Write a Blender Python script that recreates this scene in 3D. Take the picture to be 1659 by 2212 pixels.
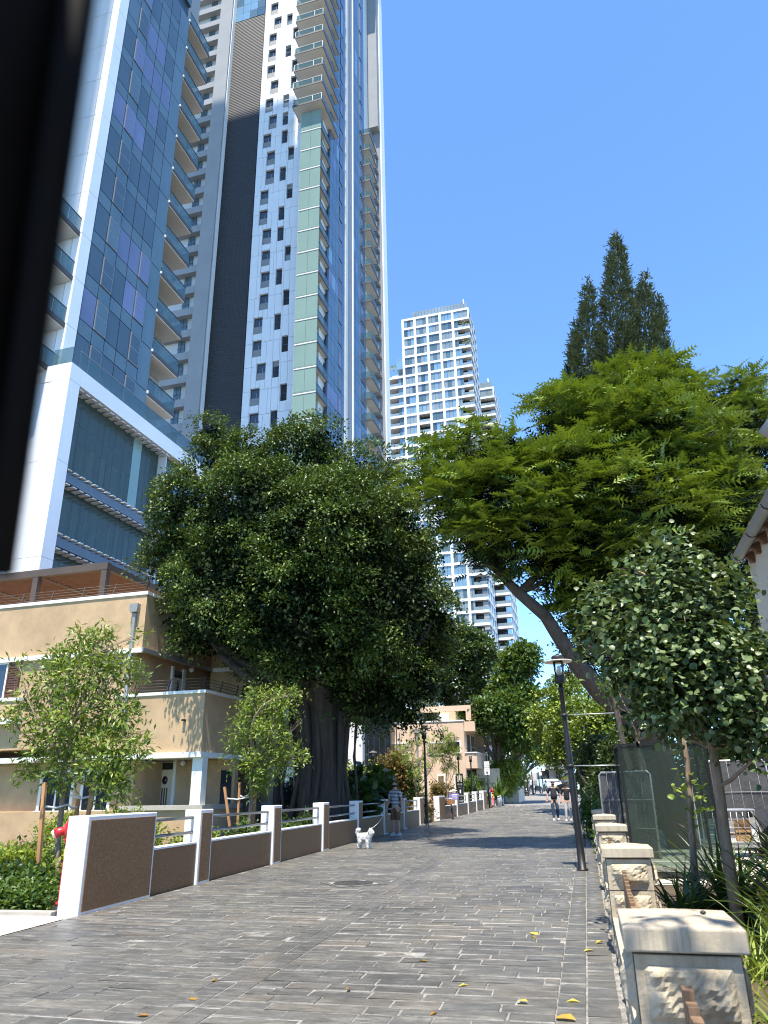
import bpy, bmesh, math, random
import numpy as np
from mathutils import Matrix, Vector
R_ = math.radians
scene = bpy.context.scene
COL = scene.collection
for o in list(bpy.data.objects):
    bpy.data.objects.remove(o)

# ------------------------------------------------------------------ camera
H = 1.38
FPX, CX, CY, PH = 1577.0, 829.5, 1106.0, 2212.0
def _n(v): return v / np.linalg.norm(v)
_Z = _n(np.array([-72.5, 4100.0, -FPX]))
_Y = np.array([366.5, -601.0, -FPX]); _Y = _n(_Y - _Z * (_Y @ _Z))
_X = np.cross(_Y, _Z)
CAMR = np.array([_X, _Y, _Z])
cam_d = bpy.data.cameras.new('camera')
cam = bpy.data.objects.new('camera', cam_d)
COL.objects.link(cam)
cam_d.sensor_fit = 'VERTICAL'
cam_d.sensor_height = 32.0
cam_d.lens = FPX / PH * 32.0
cam_d.clip_start = 0.05
cam_d.clip_end = 3000
cam_d.dof.use_dof = True
cam_d.dof.focus_distance = 22.0
cam_d.dof.aperture_fstop = 4.2
cam.matrix_world = Matrix.Translation((0, 0, H)) @ Matrix([list(r) for r in CAMR]).to_4x4()
scene.camera = cam

# ------------------------------------------------------------------ sky, sun, exposure
SUN_EL, SUN_AZ = R_(69.0), math.atan2(0.03, -1.0)      # azimuth of the direction to the sun: atan2(x, y)
world = bpy.data.worlds.new('World'); scene.world = world
world.use_nodes = True
wn = world.node_tree
bg = wn.nodes['Background']
sky = wn.nodes.new('ShaderNodeTexSky')
sky.sky_type = 'NISHITA'
sky.sun_disc = False
sky.sun_elevation = SUN_EL
sky.sun_rotation = SUN_AZ
sky.air_density = 0.55
sky.dust_density = 0.0
sky.ozone_density = 7.5
wb = wn.nodes.new('ShaderNodeMix'); wb.data_type = 'RGBA'; wb.blend_type = 'MULTIPLY'; wb.inputs[0].default_value = 1.0
wb.inputs[7].default_value = (0.93, 1.035, 1.0, 1.0)                  # the camera's white balance, the same all over the sky
wn.links.new(sky.outputs[0], wb.inputs[6]); wn.links.new(wb.outputs[2], bg.inputs[0])
bg.inputs[1].default_value = 0.15
sun_d = bpy.data.lights.new('sun', 'SUN')
sun_d.energy = 2.7
sun_d.angle = R_(0.53)
sun_d.color = (1.0, 0.92, 0.78)
sun = bpy.data.objects.new('sun', sun_d); COL.objects.link(sun)
_s = Vector((math.sin(SUN_AZ) * math.cos(SUN_EL), math.cos(SUN_AZ) * math.cos(SUN_EL), math.sin(SUN_EL)))
sun.rotation_euler = _s.to_track_quat('Z', 'Y').to_euler()
sun.location = (0, -20, 60)
vs = scene.view_settings
vs.view_transform = 'Standard'; vs.look = 'None'; vs.gamma = 1.0; vs.use_curve_mapping = False
vs.exposure = 1.95
scene.render.engine = 'CYCLES'
scene.cycles.filter_width = 1.1

# ------------------------------------------------------------------ measuring helpers (photo coordinates on a 1659 x 2212 copy)
CPOS = np.array([0, 0, H])
def ray(px, py): return CAMR @ np.array([px - CX, CY - py, -FPX])
def gz(y):
    """height of the street above the near ground: level at first, then gently uphill"""
    if y < 36: return 0.0
    if y < 44: return 0.02 * (y - 36) ** 2 / 16
    return min(0.08 + 0.02 * (y - 44), 1.22)
def aty(px, py, Y): d = ray(px, py); return CPOS + d * (Y / d[1])
def atx(px, py, X): d = ray(px, py); return CPOS + d * (X / d[0])
def gnd(px, py, z=0.0): d = ray(px, py); return CPOS + d * ((z - H) / d[2])
BA = R_(4.0)
BU = np.array([math.cos(BA), -math.sin(BA), 0]); BV = np.array([math.sin(BA), math.cos(BA), 0])
def tob(p): return np.array([p @ BU, p @ BV, p[2]])
def fromb(u, v, z=0.0): return u * BU + v * BV + np.array([0, 0, z])
def onv(px, py, v): d = ray(px, py); return tob(CPOS + d * (v / (d @ BV)))
def onu(px, py, u): d = ray(px, py); return tob(CPOS + d * (u / (d @ BU)))
def pxm(p):
    """metres per photo pixel at world point p"""
    c = CAMR.T @ (np.array(p) - CPOS); return -c[2] / FPX

# ------------------------------------------------------------------ objects
def link(o, parent=None):
    COL.objects.link(o)
    if parent is not None: o.parent = parent
    return o
def tag(o, label, cat, group=None, kind=None):
    if label: o['label'] = label
    if cat: o['category'] = cat
    if group: o['group'] = group
    if kind: o['kind'] = kind
    return o
def thing(name, label, cat, loc=(0, 0, 0), rotz=0.0, group=None):
    o = bpy.data.objects.new(name, None); COL.objects.link(o)
    o.empty_display_size = 0.2
    o.location = tuple(float(c) for c in loc); o.rotation_euler = (0, 0, rotz)
    return tag(o, label, cat, group)
def structure(o): o['kind'] = 'structure'; return o
def bthing(name, label, cat, u, v, z=0.0, group=None):
    """a building: its children use (u, v, z) relative to this corner, all buildings share one orientation"""
    return thing(name, label, cat, fromb(u, v, z), -BA, group)

class MB:
    def __init__(s): s.v = []; s.f = []; s.sm = []
    def add(s, vs_, fs, smooth=False):
        k = len(s.v); s.v += [tuple(map(float, p)) for p in vs_]
        s.f += [tuple(i + k for i in f) for f in fs]; s.sm += [smooth] * len(fs); return s
    def box(s, x0, y0, z0, x1, y1, z1):
        x0, x1 = min(x0, x1), max(x0, x1); y0, y1 = min(y0, y1), max(y0, y1); z0, z1 = min(z0, z1), max(z0, z1)
        return s.add([(x0, y0, z0), (x1, y0, z0), (x1, y1, z0), (x0, y1, z0), (x0, y0, z1), (x1, y0, z1), (x1, y1, z1), (x0, y1, z1)],
                     [(0, 3, 2, 1), (4, 5, 6, 7), (0, 1, 5, 4), (1, 2, 6, 5), (2, 3, 7, 6), (3, 0, 4, 7)])
    def hexa(s, p):  # eight corners, bottom loop then top loop
        return s.add(p, [(0, 3, 2, 1), (4, 5, 6, 7), (0, 1, 5, 4), (1, 2, 6, 5), (2, 3, 7, 6), (3, 0, 4, 7)])
    def beam(s, a, b, w, h, up=(0, 0, 1)):
        a = np.array(a, float); b = np.array(b, float); d = _n(b - a); r = np.cross(d, np.array(up, float)); r = _n(r); u = np.cross(r, d)
        c = []
        for q in (a, b):
            for i, j in ((-1, -1), (1, -1), (1, 1), (-1, 1)): c.append(q + r * i * w / 2 + u * j * h / 2)
        return s.add(c, [(3, 2, 1, 0), (4, 5, 6, 7), (0, 1, 5, 4), (1, 2, 6, 5), (2, 3, 7, 6), (3, 0, 4, 7)])
    def tube(s, pts, rad, n=8, cap=True):
        pts = [np.array(p, float) for p in pts]; m = len(pts)
        if not hasattr(rad, '__len__'): rad = [rad] * m
        vs_ = []; prev = None
        for i in range(m):
            d = pts[min(i + 1, m - 1)] - pts[max(i - 1, 0)]; d = d / (np.linalg.norm(d) + 1e-9)
            if prev is None:
                r = np.cross(d, (0, 0, 1.0))
                if np.linalg.norm(r) < 1e-3: r = np.array([1.0, 0, 0])
            else: r = prev - d * (prev @ d)
            r = r / (np.linalg.norm(r) + 1e-9); prev = r; u = np.cross(d, r)
            for k in range(n):
                a = 2 * math.pi * k / n; vs_.append(pts[i] + (r * math.cos(a) + u * math.sin(a)) * rad[i])
        fs = [(i * n + k, i * n + (k + 1) % n, (i + 1) * n + (k + 1) % n, (i + 1) * n + k) for i in range(m - 1) for k in range(n)]
        s.add(vs_, fs, True)
        if cap:
            k = len(s.v) - m * n
            s.f += [tuple(k + j for j in range(n))[::-1], tuple(k + (m - 1) * n + j for j in range(n))]; s.sm += [False, False]
        return s
    def lathe(s, prof, n=16, c=(0, 0, 0), smooth=True):
        vs_ = []; 
        for r, z in prof:
            for k in range(n):
                a = 2 * math.pi * k / n; vs_.append((c[0] + r * math.cos(a), c[1] + r * math.sin(a), c[2] + z))
        m = len(prof)
        fs = [(i * n + k, i * n + (k + 1) % n, (i + 1) * n + (k + 1) % n, (i + 1) * n + k) for i in range(m - 1) for k in range(n)]
        s.add(vs_, fs, smooth); k = len(s.v) - m * n
        s.f += [tuple(k + j for j in range(n))[::-1], tuple(k + (m - 1) * n + j for j in range(n))]; s.sm += [False, False]
        return s
    def torus(s, c, R, r, axis='x', n=28, k=6):
        pts = []
        for i in range(n + 1):
            a = 2 * math.pi * i / n
            p = {'x': (0, math.cos(a), math.sin(a)), 'y': (math.cos(a), 0, math.sin(a)), 'z': (math.cos(a), math.sin(a), 0)}[axis]
            pts.append(np.array(c) + R * np.array(p))
        return s.tube(pts, r, k, cap=False)
    def prism(s, poly, z0, z1, axis='z'):
        n = len(poly)
        def mk(p, z): return {'z': (p[0], p[1], z), 'x': (z, p[0], p[1]), 'y': (p[0], z, p[1])}[axis]
        return s.add([mk(p, z0) for p in poly] + [mk(p, z1) for p in poly],
                     [tuple(range(n))[::-1], tuple(range(n, 2 * n))] + [(i, (i + 1) % n, n + (i + 1) % n, n + i) for i in range(n)])
    def mesh(s, name, mat):
        me = bpy.data.meshes.new(name); me.from_pydata(s.v, [], s.f); me.validate(clean_customdata=False)
        if len(me.polygons) == len(s.sm): me.polygons.foreach_set('use_smooth', s.sm)
        me.materials.append(mat); me.update()
        bm = bmesh.new(); bm.from_mesh(me); bmesh.ops.recalc_face_normals(bm, faces=bm.faces); bm.to_mesh(me); bm.free()
        return me
    def build(s, name, mat, parent=None, label=None, bevel=0.0):
        o = bpy.data.objects.new(name, s.mesh(name, mat)); link(o, parent)
        if label: o['label'] = label
        if bevel:
            b = o.modifiers.new('bevel', 'BEVEL'); b.width = bevel; b.segments = 2; b.limit_method = 'ANGLE'; b.angle_limit = R_(40)
        return o

_ub = {}
def ubox(mat):
    if mat.name not in _ub:
        m = MB().box(-.5, -.5, -.5, .5, .5, .5).mesh('box_' + mat.name, mat); _ub[mat.name] = m
    return _ub[mat.name]
def bx(name, mat, parent, x0, y0, z0, x1, y1, z1, label=None):
    """an axis-aligned block as an object of its own; alike pieces share one mesh"""
    o = bpy.data.objects.new(name, ubox(mat))
    o.location = ((x0 + x1) / 2, (y0 + y1) / 2, (z0 + z1) / 2)
    o.scale = (abs(x1 - x0), abs(y1 - y0), abs(z1 - z0))
    link(o, parent)
    if label: o['label'] = label
    return o
def inst(name, mesh, parent, loc, rot=(0, 0, 0), scale=(1, 1, 1)):
    o = bpy.data.objects.new(name, mesh); o.location = tuple(map(float, loc)); o.rotation_euler = rot; o.scale = scale
    return link(o, parent)
def copy_tree(o, parent=None):
    c = o.copy(); COL.objects.link(c)
    if parent is not None: c.parent = parent
    for ch in o.children: copy_tree(ch, c)
    return c

# ------------------------------------------------------------------ materials
def new_mat(name):
    m = bpy.data.materials.new(name); m.use_nodes = True
    return m, m.node_tree, m.node_tree.nodes['Principled BSDF']
def noise(nt, scale, detail=4, rough=.6, src=None, stretch=None):
    t = nt.nodes.new('ShaderNodeTexNoise'); t.inputs['Scale'].default_value = scale
    t.inputs['Detail'].default_value = detail; t.inputs['Roughness'].default_value = rough
    g = nt.nodes.new('ShaderNodeNewGeometry') if src is None else None
    s_ = g.outputs['Position'] if src is None else src
    if stretch:
        mp = nt.nodes.new('ShaderNodeMapping'); mp.inputs['Scale'].default_value = stretch
        nt.links.new(s_, mp.inputs['Vector']); s_ = mp.outputs['Vector']
    nt.links.new(s_, t.inputs['Vector']); return t
def ramp(nt, fac, stops):
    r = nt.nodes.new('ShaderNodeValToRGB'); e = r.color_ramp.elements
    while len(e) < len(stops): e.new(0.5)
    for i, (p, c) in enumerate(stops):
        e[i].position = p; e[i].color = (*c, 1) if len(c) == 3 else c
    nt.links.new(fac, r.inputs[0]); return r
def mixc(nt, fac, a, b, mode='MIX'):
    m = nt.nodes.new('ShaderNodeMix'); m.data_type = 'RGBA'; m.blend_type = mode
    for s_, v in ((m.inputs[0], fac), (m.inputs[6], a), (m.inputs[7], b)):
        if isinstance(v, (int, float)): s_.default_value = v
        elif isinstance(v, tuple): s_.default_value = (*v, 1)
        else: nt.links.new(v, s_)
    return m.outputs[2]
def math_(nt, op, a, b=0.0):
    m = nt.nodes.new('ShaderNodeMath'); m.operation = op
    for s_, v in ((m.inputs[0], a), (m.inputs[1], b)):
        if isinstance(v, (int, float)): s_.default_value = v
        else: nt.links.new(v, s_)
    return m.outputs[0]
def add_bump(nt, p, h, strength=.3, dist=.02):
    b = nt.nodes.new('ShaderNodeBump'); b.inputs['Strength'].default_value = strength; b.inputs['Distance'].default_value = dist
    nt.links.new(h, b.inputs['Height']); nt.links.new(b.outputs[0], p.inputs['Normal'])
def M(name, base, rough=.6, metal=0.0, var=.12, vscale=1.5, bump=0.0, bscale=60, bdist=.01, spec=.5, stretch=None, coat=0.0, var2=0.0, v2scale=.3):
    m, nt, p = new_mat(name)
    p.inputs['Roughness'].default_value = rough; p.inputs['Metallic'].default_value = metal
    p.inputs['Specular IOR Level'].default_value = spec; p.inputs['Coat Weight'].default_value = coat
    t = noise(nt, vscale, 5, .65, stretch=stretch)
    lo = tuple(c * (1 - var) for c in base); hi = tuple(min(1, c * (1 + var)) for c in base)
    c = ramp(nt, t.outputs[0], [(.3, lo), (.7, hi)]).outputs[0]
    if var2:
        t2 = noise(nt, v2scale, 4, .6)
        r2 = ramp(nt, t2.outputs[0], [(.35, (1 - var2,) * 3), (.65, (1.0,) * 3)]).outputs[0]
        c = mixc(nt, 1.0, c, r2, 'MULTIPLY')
    nt.links.new(c, p.inputs['Base Color'])
    if bump:
        add_bump(nt, p, noise(nt, bscale, 4, .6, stretch=stretch).outputs[0], bump, bdist)
    return m
def leaf_mat(name, dark, light, rough=.45, trans=.3, spec=.4, back=None):
    m, nt, p = new_mat(name)
    a = nt.nodes.new('ShaderNodeAttribute'); a.attribute_name = 'tint'
    oi = nt.nodes.new('ShaderNodeObjectInfo')
    f = math_(nt, 'FRACT', math_(nt, 'ADD', a.outputs['Fac'], oi.outputs['Random']))
    c = ramp(nt, f, [(0.0, dark), (.6, tuple((x + y) / 2 for x, y in zip(dark, light))), (1.0, light)]).outputs[0]
    if back:
        g = nt.nodes.new('ShaderNodeNewGeometry'); c = mixc(nt, g.outputs['Backfacing'], c, back)
    nt.links.new(c, p.inputs['Base Color'])
    p.inputs['Roughness'].default_value = rough; p.inputs['Specular IOR Level'].default_value = spec
    tr = nt.nodes.new('ShaderNodeBsdfTranslucent'); mx = nt.nodes.new('ShaderNodeMixShader'); mx.inputs[0].default_value = trans
    cc = mixc(nt, .5, c, (.25, .34, .02), 'MIX'); nt.links.new(cc, tr.inputs[0])
    out = nt.nodes['Material Output']
    nt.links.new(p.outputs[0], mx.inputs[1]); nt.links.new(tr.outputs[0], mx.inputs[2]); nt.links.new(mx.outputs[0], out.inputs[0])
    return m
def clear_glass(name, tint, k=1.0):
    """thin clear sheet: looks through, with the mirror of bare glass"""
    m, nt, p = new_mat(name); nt.nodes.remove(p)
    tr = nt.nodes.new('ShaderNodeBsdfTransparent'); tr.inputs[0].default_value = (*tint, 1)
    gl = nt.nodes.new('ShaderNodeBsdfGlossy'); gl.inputs['Roughness'].default_value = .02
    fr = nt.nodes.new('ShaderNodeFresnel'); fr.inputs[0].default_value = 1.5; mx = nt.nodes.new('ShaderNodeMixShader')
    nt.links.new(math_(nt, 'MULTIPLY', fr.outputs[0], k), mx.inputs[0]); nt.links.new(tr.outputs[0], mx.inputs[1]); nt.links.new(gl.outputs[0], mx.inputs[2])
    nt.links.new(mx.outputs[0], nt.nodes['Material Output'].inputs[0]); return m
def glass_mat(name, tint, rough=.03, alpha_mix=.75, through=None):
    """see-through pane: part clear, part mirror and tint"""
    m, nt, p = new_mat(name)
    p.inputs['Base Color'].default_value = (*tint, 1); p.inputs['Roughness'].default_value = rough; p.inputs['Specular IOR Level'].default_value = .8
    tr = nt.nodes.new('ShaderNodeBsdfTransparent'); mx = nt.nodes.new('ShaderNodeMixShader'); mx.inputs[0].default_value = 1 - alpha_mix
    tr.inputs[0].default_value = (*(through or [min(1, .55 + t) for t in tint]), 1)
    out = nt.nodes['Material Output']
    nt.links.new(tr.outputs[0], mx.inputs[1]); nt.links.new(p.outputs[0], mx.inputs[2]); nt.links.new(mx.outputs[0], out.inputs[0])
    return m

def pave_mat():
    m, nt, p = new_mat('paving_slate')
    a = nt.nodes.new('ShaderNodeAttribute'); a.attribute_name = 'tint'
    oi = nt.nodes.new('ShaderNodeObjectInfo')
    f = math_(nt, 'FRACT', math_(nt, 'ADD', a.outputs['Fac'], oi.outputs['Random']))
    c = ramp(nt, f, [(0, (.085, .085, .084)), (.35, (.112, .110, .105)), (.6, (.098, .099, .10)), (.82, (.128, .122, .113)), (.94, (.118, .108, .095)), (1, (.098, .098, .10))]).outputs[0]
    n1 = noise(nt, 9, 8, .75, stretch=(.6, 1.6, 1))
    c = mixc(nt, 1.0, c, ramp(nt, n1.outputs[0], [(.3, (.62, .62, .62)), (.7, (1.35, 1.33, 1.3))]).outputs[0], 'MULTIPLY')
    n2 = noise(nt, 5.5, 10, .82, stretch=(.45, 1.7, 1))      # pale mortar haze worn over the stone
    s2 = ramp(nt, n2.outputs[0], [(.50, (0, 0, 0)), (.68, (.75, .75, .75))]).outputs[0]
    c = mixc(nt, s2, c, (.28, .268, .25))
    n3 = noise(nt, .7, 3, .5)
    c = mixc(nt, 1.0, c, ramp(nt, n3.outputs[0], [(.35, (.8, .8, .8)), (.65, (1.15, 1.14, 1.1))]).outputs[0], 'MULTIPLY')
    nt.links.new(c, p.inputs['Base Color'])
    rr = ramp(nt, n1.outputs[0], [(.3, (.30,) * 3), (.7, (.52,) * 3)]).outputs[0]; nt.links.new(rr, p.inputs['Roughness'])
    add_bump(nt, p, noise(nt, 22, 9, .75, stretch=(.6, 1.5, 1)).outputs[0], .5, .012)
    return m
def joint_mat():
    m, nt, p = new_mat('joint_mortar')
    n = noise(nt, 6, 8, .8)
    c = ramp(nt, n.outputs[0], [(.40, (.11, .105, .098)), (.54, (.24, .23, .215)), (.70, (.38, .365, .34))]).outputs[0]
    nt.links.new(c, p.inputs['Base Color']); p.inputs['Roughness'].default_value = .85
    return m
def brown_stucco():
    m, nt, p = new_mat('brown_stucco')
    n = noise(nt, 38, 6, .7); n2 = noise(nt, 55, 3, .6, stretch=(1, 2.5, 1))
    c = ramp(nt, n.outputs[0], [(.3, (.15, .076, .030)), (.55, (.235, .125, .052)), (.72, (.37, .24, .125))]).outputs[0]
    nt.links.new(c, p.inputs['Base Color']); p.inputs['Roughness'].default_value = .75
    add_bump(nt, p, n.outputs[0], .9, .015)
    return m
def bark(name, base, bscale=14, strength=.8):
    m, nt, p = new_mat(name)
    n = noise(nt, bscale, 8, .7, stretch=(1, 1, .25))
    c = ramp(nt, n.outputs[0], [(.3, tuple(.5 * x for x in base)), (.6, base), (.78, tuple(1.5 * x for x in base))]).outputs[0]
    nt.links.new(c, p.inputs['Base Color']); p.inputs['Roughness'].default_value = .85
    add_bump(nt, p, n.outputs[0], strength, .03); return m
def louvre_mat():
    m, nt, p = new_mat('dark_louvre')
    n = noise(nt, 3, 5, .7, stretch=(.15, .15, 5)); w = nt.nodes.new('ShaderNodeTexWave'); w.bands_direction = 'Z'; w.inputs['Scale'].default_value = .95; w.inputs['Distortion'].default_value = .4
    g = nt.nodes.new('ShaderNodeNewGeometry'); nt.links.new(g.outputs['Position'], w.inputs['Vector'])
    c = ramp(nt, n.outputs[0], [(.3, (.014, .013, .014)), (.7, (.034, .031, .029))]).outputs[0]
    nt.links.new(c, p.inputs['Base Color']); p.inputs['Roughness'].default_value = .6
    add_bump(nt, p, w.outputs[0], .6, .1); return m

W_WHITE = M('white_render', (.75, .745, .73), .8, var=.07, vscale=3, bump=.15, bscale=120)
W_TOWER = M('white_cladding', (.70, .705, .715), .75, var=.05, vscale=.25, spec=.15)
W_BEIGE = M('pale_cladding', (.55, .545, .54), .8, var=.06, vscale=.3, spec=.1)
G_SLAB = M('grey_slab', (.29, .295, .30), .8, var=.07, vscale=.4, spec=.15)
SOFFIT = M('soffit_cream', (.56, .54, .505), .8, var=.05, vscale=.5)
FASCIA = M('dark_fascia', (.055, .05, .048), .5, var=.15)
LOUVRE = louvre_mat()
JOINT = M('joint_dark', (.26, .27, .28), .8, var=.1)
PANE_DK = M('pane_dark', (.055, .088, .112), .06, var=.15, vscale=.12, spec=.65)
PANE_TEAL = M('pane_teal', (.085, .135, .16), .08, var=.15, vscale=.15, spec=.65)
PANE_VIO = M('pane_violet', (.12, .14, .235), .06, var=.2, vscale=.2, spec=.9)
PANE_BLUE = M('pane_blue', (.062, .112, .165), .06, var=.18, vscale=.1, spec=.65)
PANE_LBLUE = M('pane_light_blue', (.16, .27, .36), .06, var=.2, vscale=.15, spec=1.0)
PANE_GREEN = M('pane_green', (.21, .30, .265), .12, var=.06, vscale=.2, spec=.8)
PANE_GREY = M('pane_grey', (.20, .25, .27), .12, var=.2, vscale=.2, spec=.8)
PANE_BLACK = M('pane_black', (.018, .022, .026), .08, var=.3, vscale=.6, spec=.8)
MULLION = M('mullion_dark', (.025, .045, .065), .4, var=.1)
ALU = M('aluminium', (.24, .25, .26), .5, .4, var=.08)
RAILGLASS = glass_mat('rail_glass', (.12, .20, .22), .03, .55)
POD_GLASS = glass_mat('podium_glass', (.12, .165, .15), .04, .6)
PODIN = M('podium_interior', (.13, .17, .16), .8, var=.3, vscale=.5)
VIT_GLASS = glass_mat('vitrine_glass', (.075, .092, .084), .02, .84, (.80, .86, .83))
CLEAR = clear_glass('clear_glass', (.9, .92, .92), 1.5)
TAN = M('tan_stucco', (.51, .355, .205), .9, var=.10, vscale=2.2, bump=.5, bscale=45, bdist=.015, var2=.2, v2scale=.6)
TAN2 = M('peach_stucco', (.70, .52, .37), .9, var=.08, vscale=.8, bump=.3, bscale=30, bdist=.02, var2=.10, v2scale=.35)
CREAMP = M('cream_paint', (.60, .53, .40), .6, var=.06)
TRIMW = M('trim_white', (.74, .74, .70), .6, var=.05, vscale=4)
GUTTERG = M('gutter_grey', (.33, .34, .33), .45, .3, var=.1)
WOODBR = M('wood_brown', (.17, .085, .05), .6, var=.25, vscale=3, stretch=(1, 1, 6))
SHUTTER = M('shutter_brown', (.10, .045, .03), .6, var=.2)
SHUTTAN = M('shutter_tan', (.33, .26, .15), .6, var=.15)
PERGOLA = M('pergola_frame', (.085, .06, .045), .55, var=.15)
STAKE = M('stake_wood', (.42, .22, .09), .7, var=.25, vscale=5, stretch=(1, 1, .2))
PICKET = M('picket_wood', (.20, .125, .075), .75, var=.3, vscale=9, stretch=(2, 2, .3), bump=.4, bscale=60)
BLACKM = M('black_metal', (.014, .014, .015), .45, .2, var=.25, vscale=6, bump=.15, bscale=90)
DKMETAL = M('dark_metal', (.03, .03, .032), .5, .4, var=.2, vscale=5)
DISC = M('lamp_disc', (.6, .55, .46), .5, var=.06)
STEEL = M('steel_tube', (.19, .19, .19), .35, .8, var=.15, vscale=5)
GALV = M('galvanised', (.5, .51, .52), .4, .6, var=.15, vscale=8)
PAVE = pave_mat(); MORTAR = joint_mat(); BROWN = brown_stucco()
CONC = M('concrete_pale', (.40, .37, .32), .9, var=.12, vscale=2.5, bump=.3, bscale=80)
SOIL = M('soil', (.085, .06, .04), .95, var=.4, vscale=8, bump=.8, bscale=25, bdist=.04)
EARTH = M('ground_earth', (.14, .12, .085), .95, var=.3, vscale=1.2, bump=.5, bscale=12, bdist=.04)
GRASSM = leaf_mat('grass_blades', (.05, .11, .018), (.13, .23, .03), .6, .3)
LAWNM = M('lawn_base', (.07, .13, .022), .9, var=.3, vscale=6, bump=.6, bscale=50, bdist=.03)
ASPH = M('asphalt', (.06, .06, .062), .85, var=.15, vscale=3, bump=.3, bscale=120)
RED = M('hydrant_red', (.50, .02, .022), .35, var=.15, vscale=9, coat=.2)
YELLOW = M('band_yellow', (.75, .55, .03), .5, var=.1)
STONE = None
BK_FIC = bark('bark_ficus', (.058, .044, .032), 9); BK_JAC = bark('bark_brown', (.10, .072, .05), 12); BK_PALE = bark('bark_pale', (.30, .22, .155), 18, .5); BK_GREY = bark('bark_grey', (.17, .145, .115), 14)
LF_FIC = leaf_mat('leaf_ficus', (.022, .052, .012), (.16, .215, .036), .42, .08, .25)
LF_JAC = leaf_mat('leaf_jacaranda', (.03, .07, .010), (.225, .295, .024), .5, .16, .3)
LF_CYP = leaf_mat('leaf_cypress', (.055, .075, .036), (.155, .175, .09), .65, .12, .25)
LF_RND = leaf_mat('leaf_rounded', (.035, .075, .018), (.185, .245, .105), .4, .14, .4)
LF_YNG = leaf_mat('leaf_young', (.07, .13, .018), (.30, .37, .05), .42, .26, .5)
LF_YG = leaf_mat('leaf_yellowgreen', (.10, .17, .02), (.34, .38, .05), .5, .35, .3)
LF_MID = leaf_mat('leaf_mid', (.03, .075, .014), (.10, .17, .03), .45, .28, .4)
LF_CROWN_SHADE = leaf_mat('leaf_crown_shade', (.006, .014, .004), (.016, .032, .008), .7, .0, .1)  # near-black leaf colour, paints in the deep shade inside the crowns
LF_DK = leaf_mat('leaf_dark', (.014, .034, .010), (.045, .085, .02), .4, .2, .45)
LF_STRAP = leaf_mat('leaf_strap', (.025, .055, .016), (.10, .16, .04), .3, .22, .6)
LF_STRAPY = leaf_mat('leaf_strap_yellow', (.16, .25, .04), (.34, .40, .08), .4, .35, .4)
LF_FALL = leaf_mat('leaf_fallen', (.30, .15, .035), (.55, .42, .08), .6, .2, .3)
LF_GREY = leaf_mat('leaf_silver', (.20, .24, .2), (.34, .38, .33), .6, .2, .3)
LF_RUST = leaf_mat('leaf_rust', (.10, .06, .02), (.25, .16, .05), .6, .25, .3)
FLOWER = M('flower_violet', (.35, .2, .6), .6)

# ================================================================== SETTING: ground, street, walls
rng = np.random.default_rng(7)
random.seed(5)
from mathutils import noise as mnoise
def lerp_pts(pts, y):
    if y <= pts[0][0]: return pts[0][1]
    for (a, x0), (b, x1) in zip(pts, pts[1:]):
        if y <= b: return x0 + (x1 - x0) * (y - a) / (b - a)
    return pts[-1][1]
def xl(y): return lerp_pts([(0, -6.0), (37, -6.0), (41, -5.7), (52, -4.6), (55, -4.3), (76, -3.4), (100, -3.2)], y)
def xr(y): return lerp_pts([(0, .08), (45, 1.83), (60, 2.5), (100, 4.5)], y)
GUT_L, GUT_R = -2.78, -2.40

def sheet(name, mat, ys, fx0, fx1, dz, nx=2):
    mb = MB(); n = len(ys)
    for y in ys:
        for i in range(nx):
            t = i / (nx - 1); mb.v.append((fx0(y) * (1 - t) + fx1(y) * t, y, gz(y) + dz))
    for j in range(n - 1):
        for i in range(nx - 1):
            a = j * nx + i; mb.f.append((a, a + 1, a + nx + 1, a + nx)); mb.sm.append(True)
    return mb.build(name, mat)
YS = [-60, -20, 0, 10, 20, 30, 36, 38, 40, 42, 44, 50, 60, 70, 80, 90, 100, 102, 140, 300, 900]
structure(sheet('ground', EARTH, YS, lambda y: -500, lambda y: 500, -.09, 12))
street = structure(sheet('street', MORTAR, [-3] + list(range(2, 102, 2)), lambda y: xl(y), lambda y: xr(y) + .05, -.0052))

# paving stones: courses across the street, each stone with its own edge
def stone_mesh(seed):
    r = random.Random(seed); mb = MB(); e = .035
    j = lambda s: r.uniform(-s, s)
    base = [(-.5, -.5, -1), (.5, -.5, -1), (.5, .5, -1), (-.5, .5, -1)]
    mid = [(x + j(.012), y + j(.03), -.22) for x, y, z in base]
    top = [(x * (1 - e) + j(.012), y * (1 - 2.2 * e) + j(.03), j(.08)) for x, y, z in base]
    mb.v = base + mid + top
    for k in (0, 4): mb.f += [(k + i, k + (i + 1) % 4, k + 4 + (i + 1) % 4, k + 4 + i) for i in range(4)]
    mb.f.append((8, 9, 10, 11)); mb.sm = [False] * len(mb.f)
    me = mb.mesh('paving_stone', PAVE); return me
STM = [stone_mesh(i) for i in range(6)]
stones = []                                      # (cx, cy, length, width, yaw, lift)
CW = .205
def lay_row(xa, xb, y, skew, xref, wid=CW):
    x = xa - random.uniform(0, .3)
    while x < xb - .04:
        L = random.choice([.26, .34, .42, .5, .58, .72]) * random.uniform(.9, 1.1)
        a, b = max(x, xa), min(x + L, xb)
        if b - a > .07:
            cx = (a + b) / 2
            stones.append((cx, y + skew * (cx - xref), b - a - .011, wid - .016, math.atan(skew), random.gauss(0, .0018)))
        x += L
y = 3.6
while y < 58:
    jw = CW * random.uniform(.9, 1.12)
    lay_row(GUT_R, xr(y) - .42, y, -.012, 0, jw)
    ya = y + .08 * (0 - 0)
    if y < 40: lay_row(xl(y) + .02, GUT_L, y, -.06, GUT_L, jw)
    else: lay_row(xl(y) + .02, GUT_L, y, -.03, GUT_L, jw)
    y += jw
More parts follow.
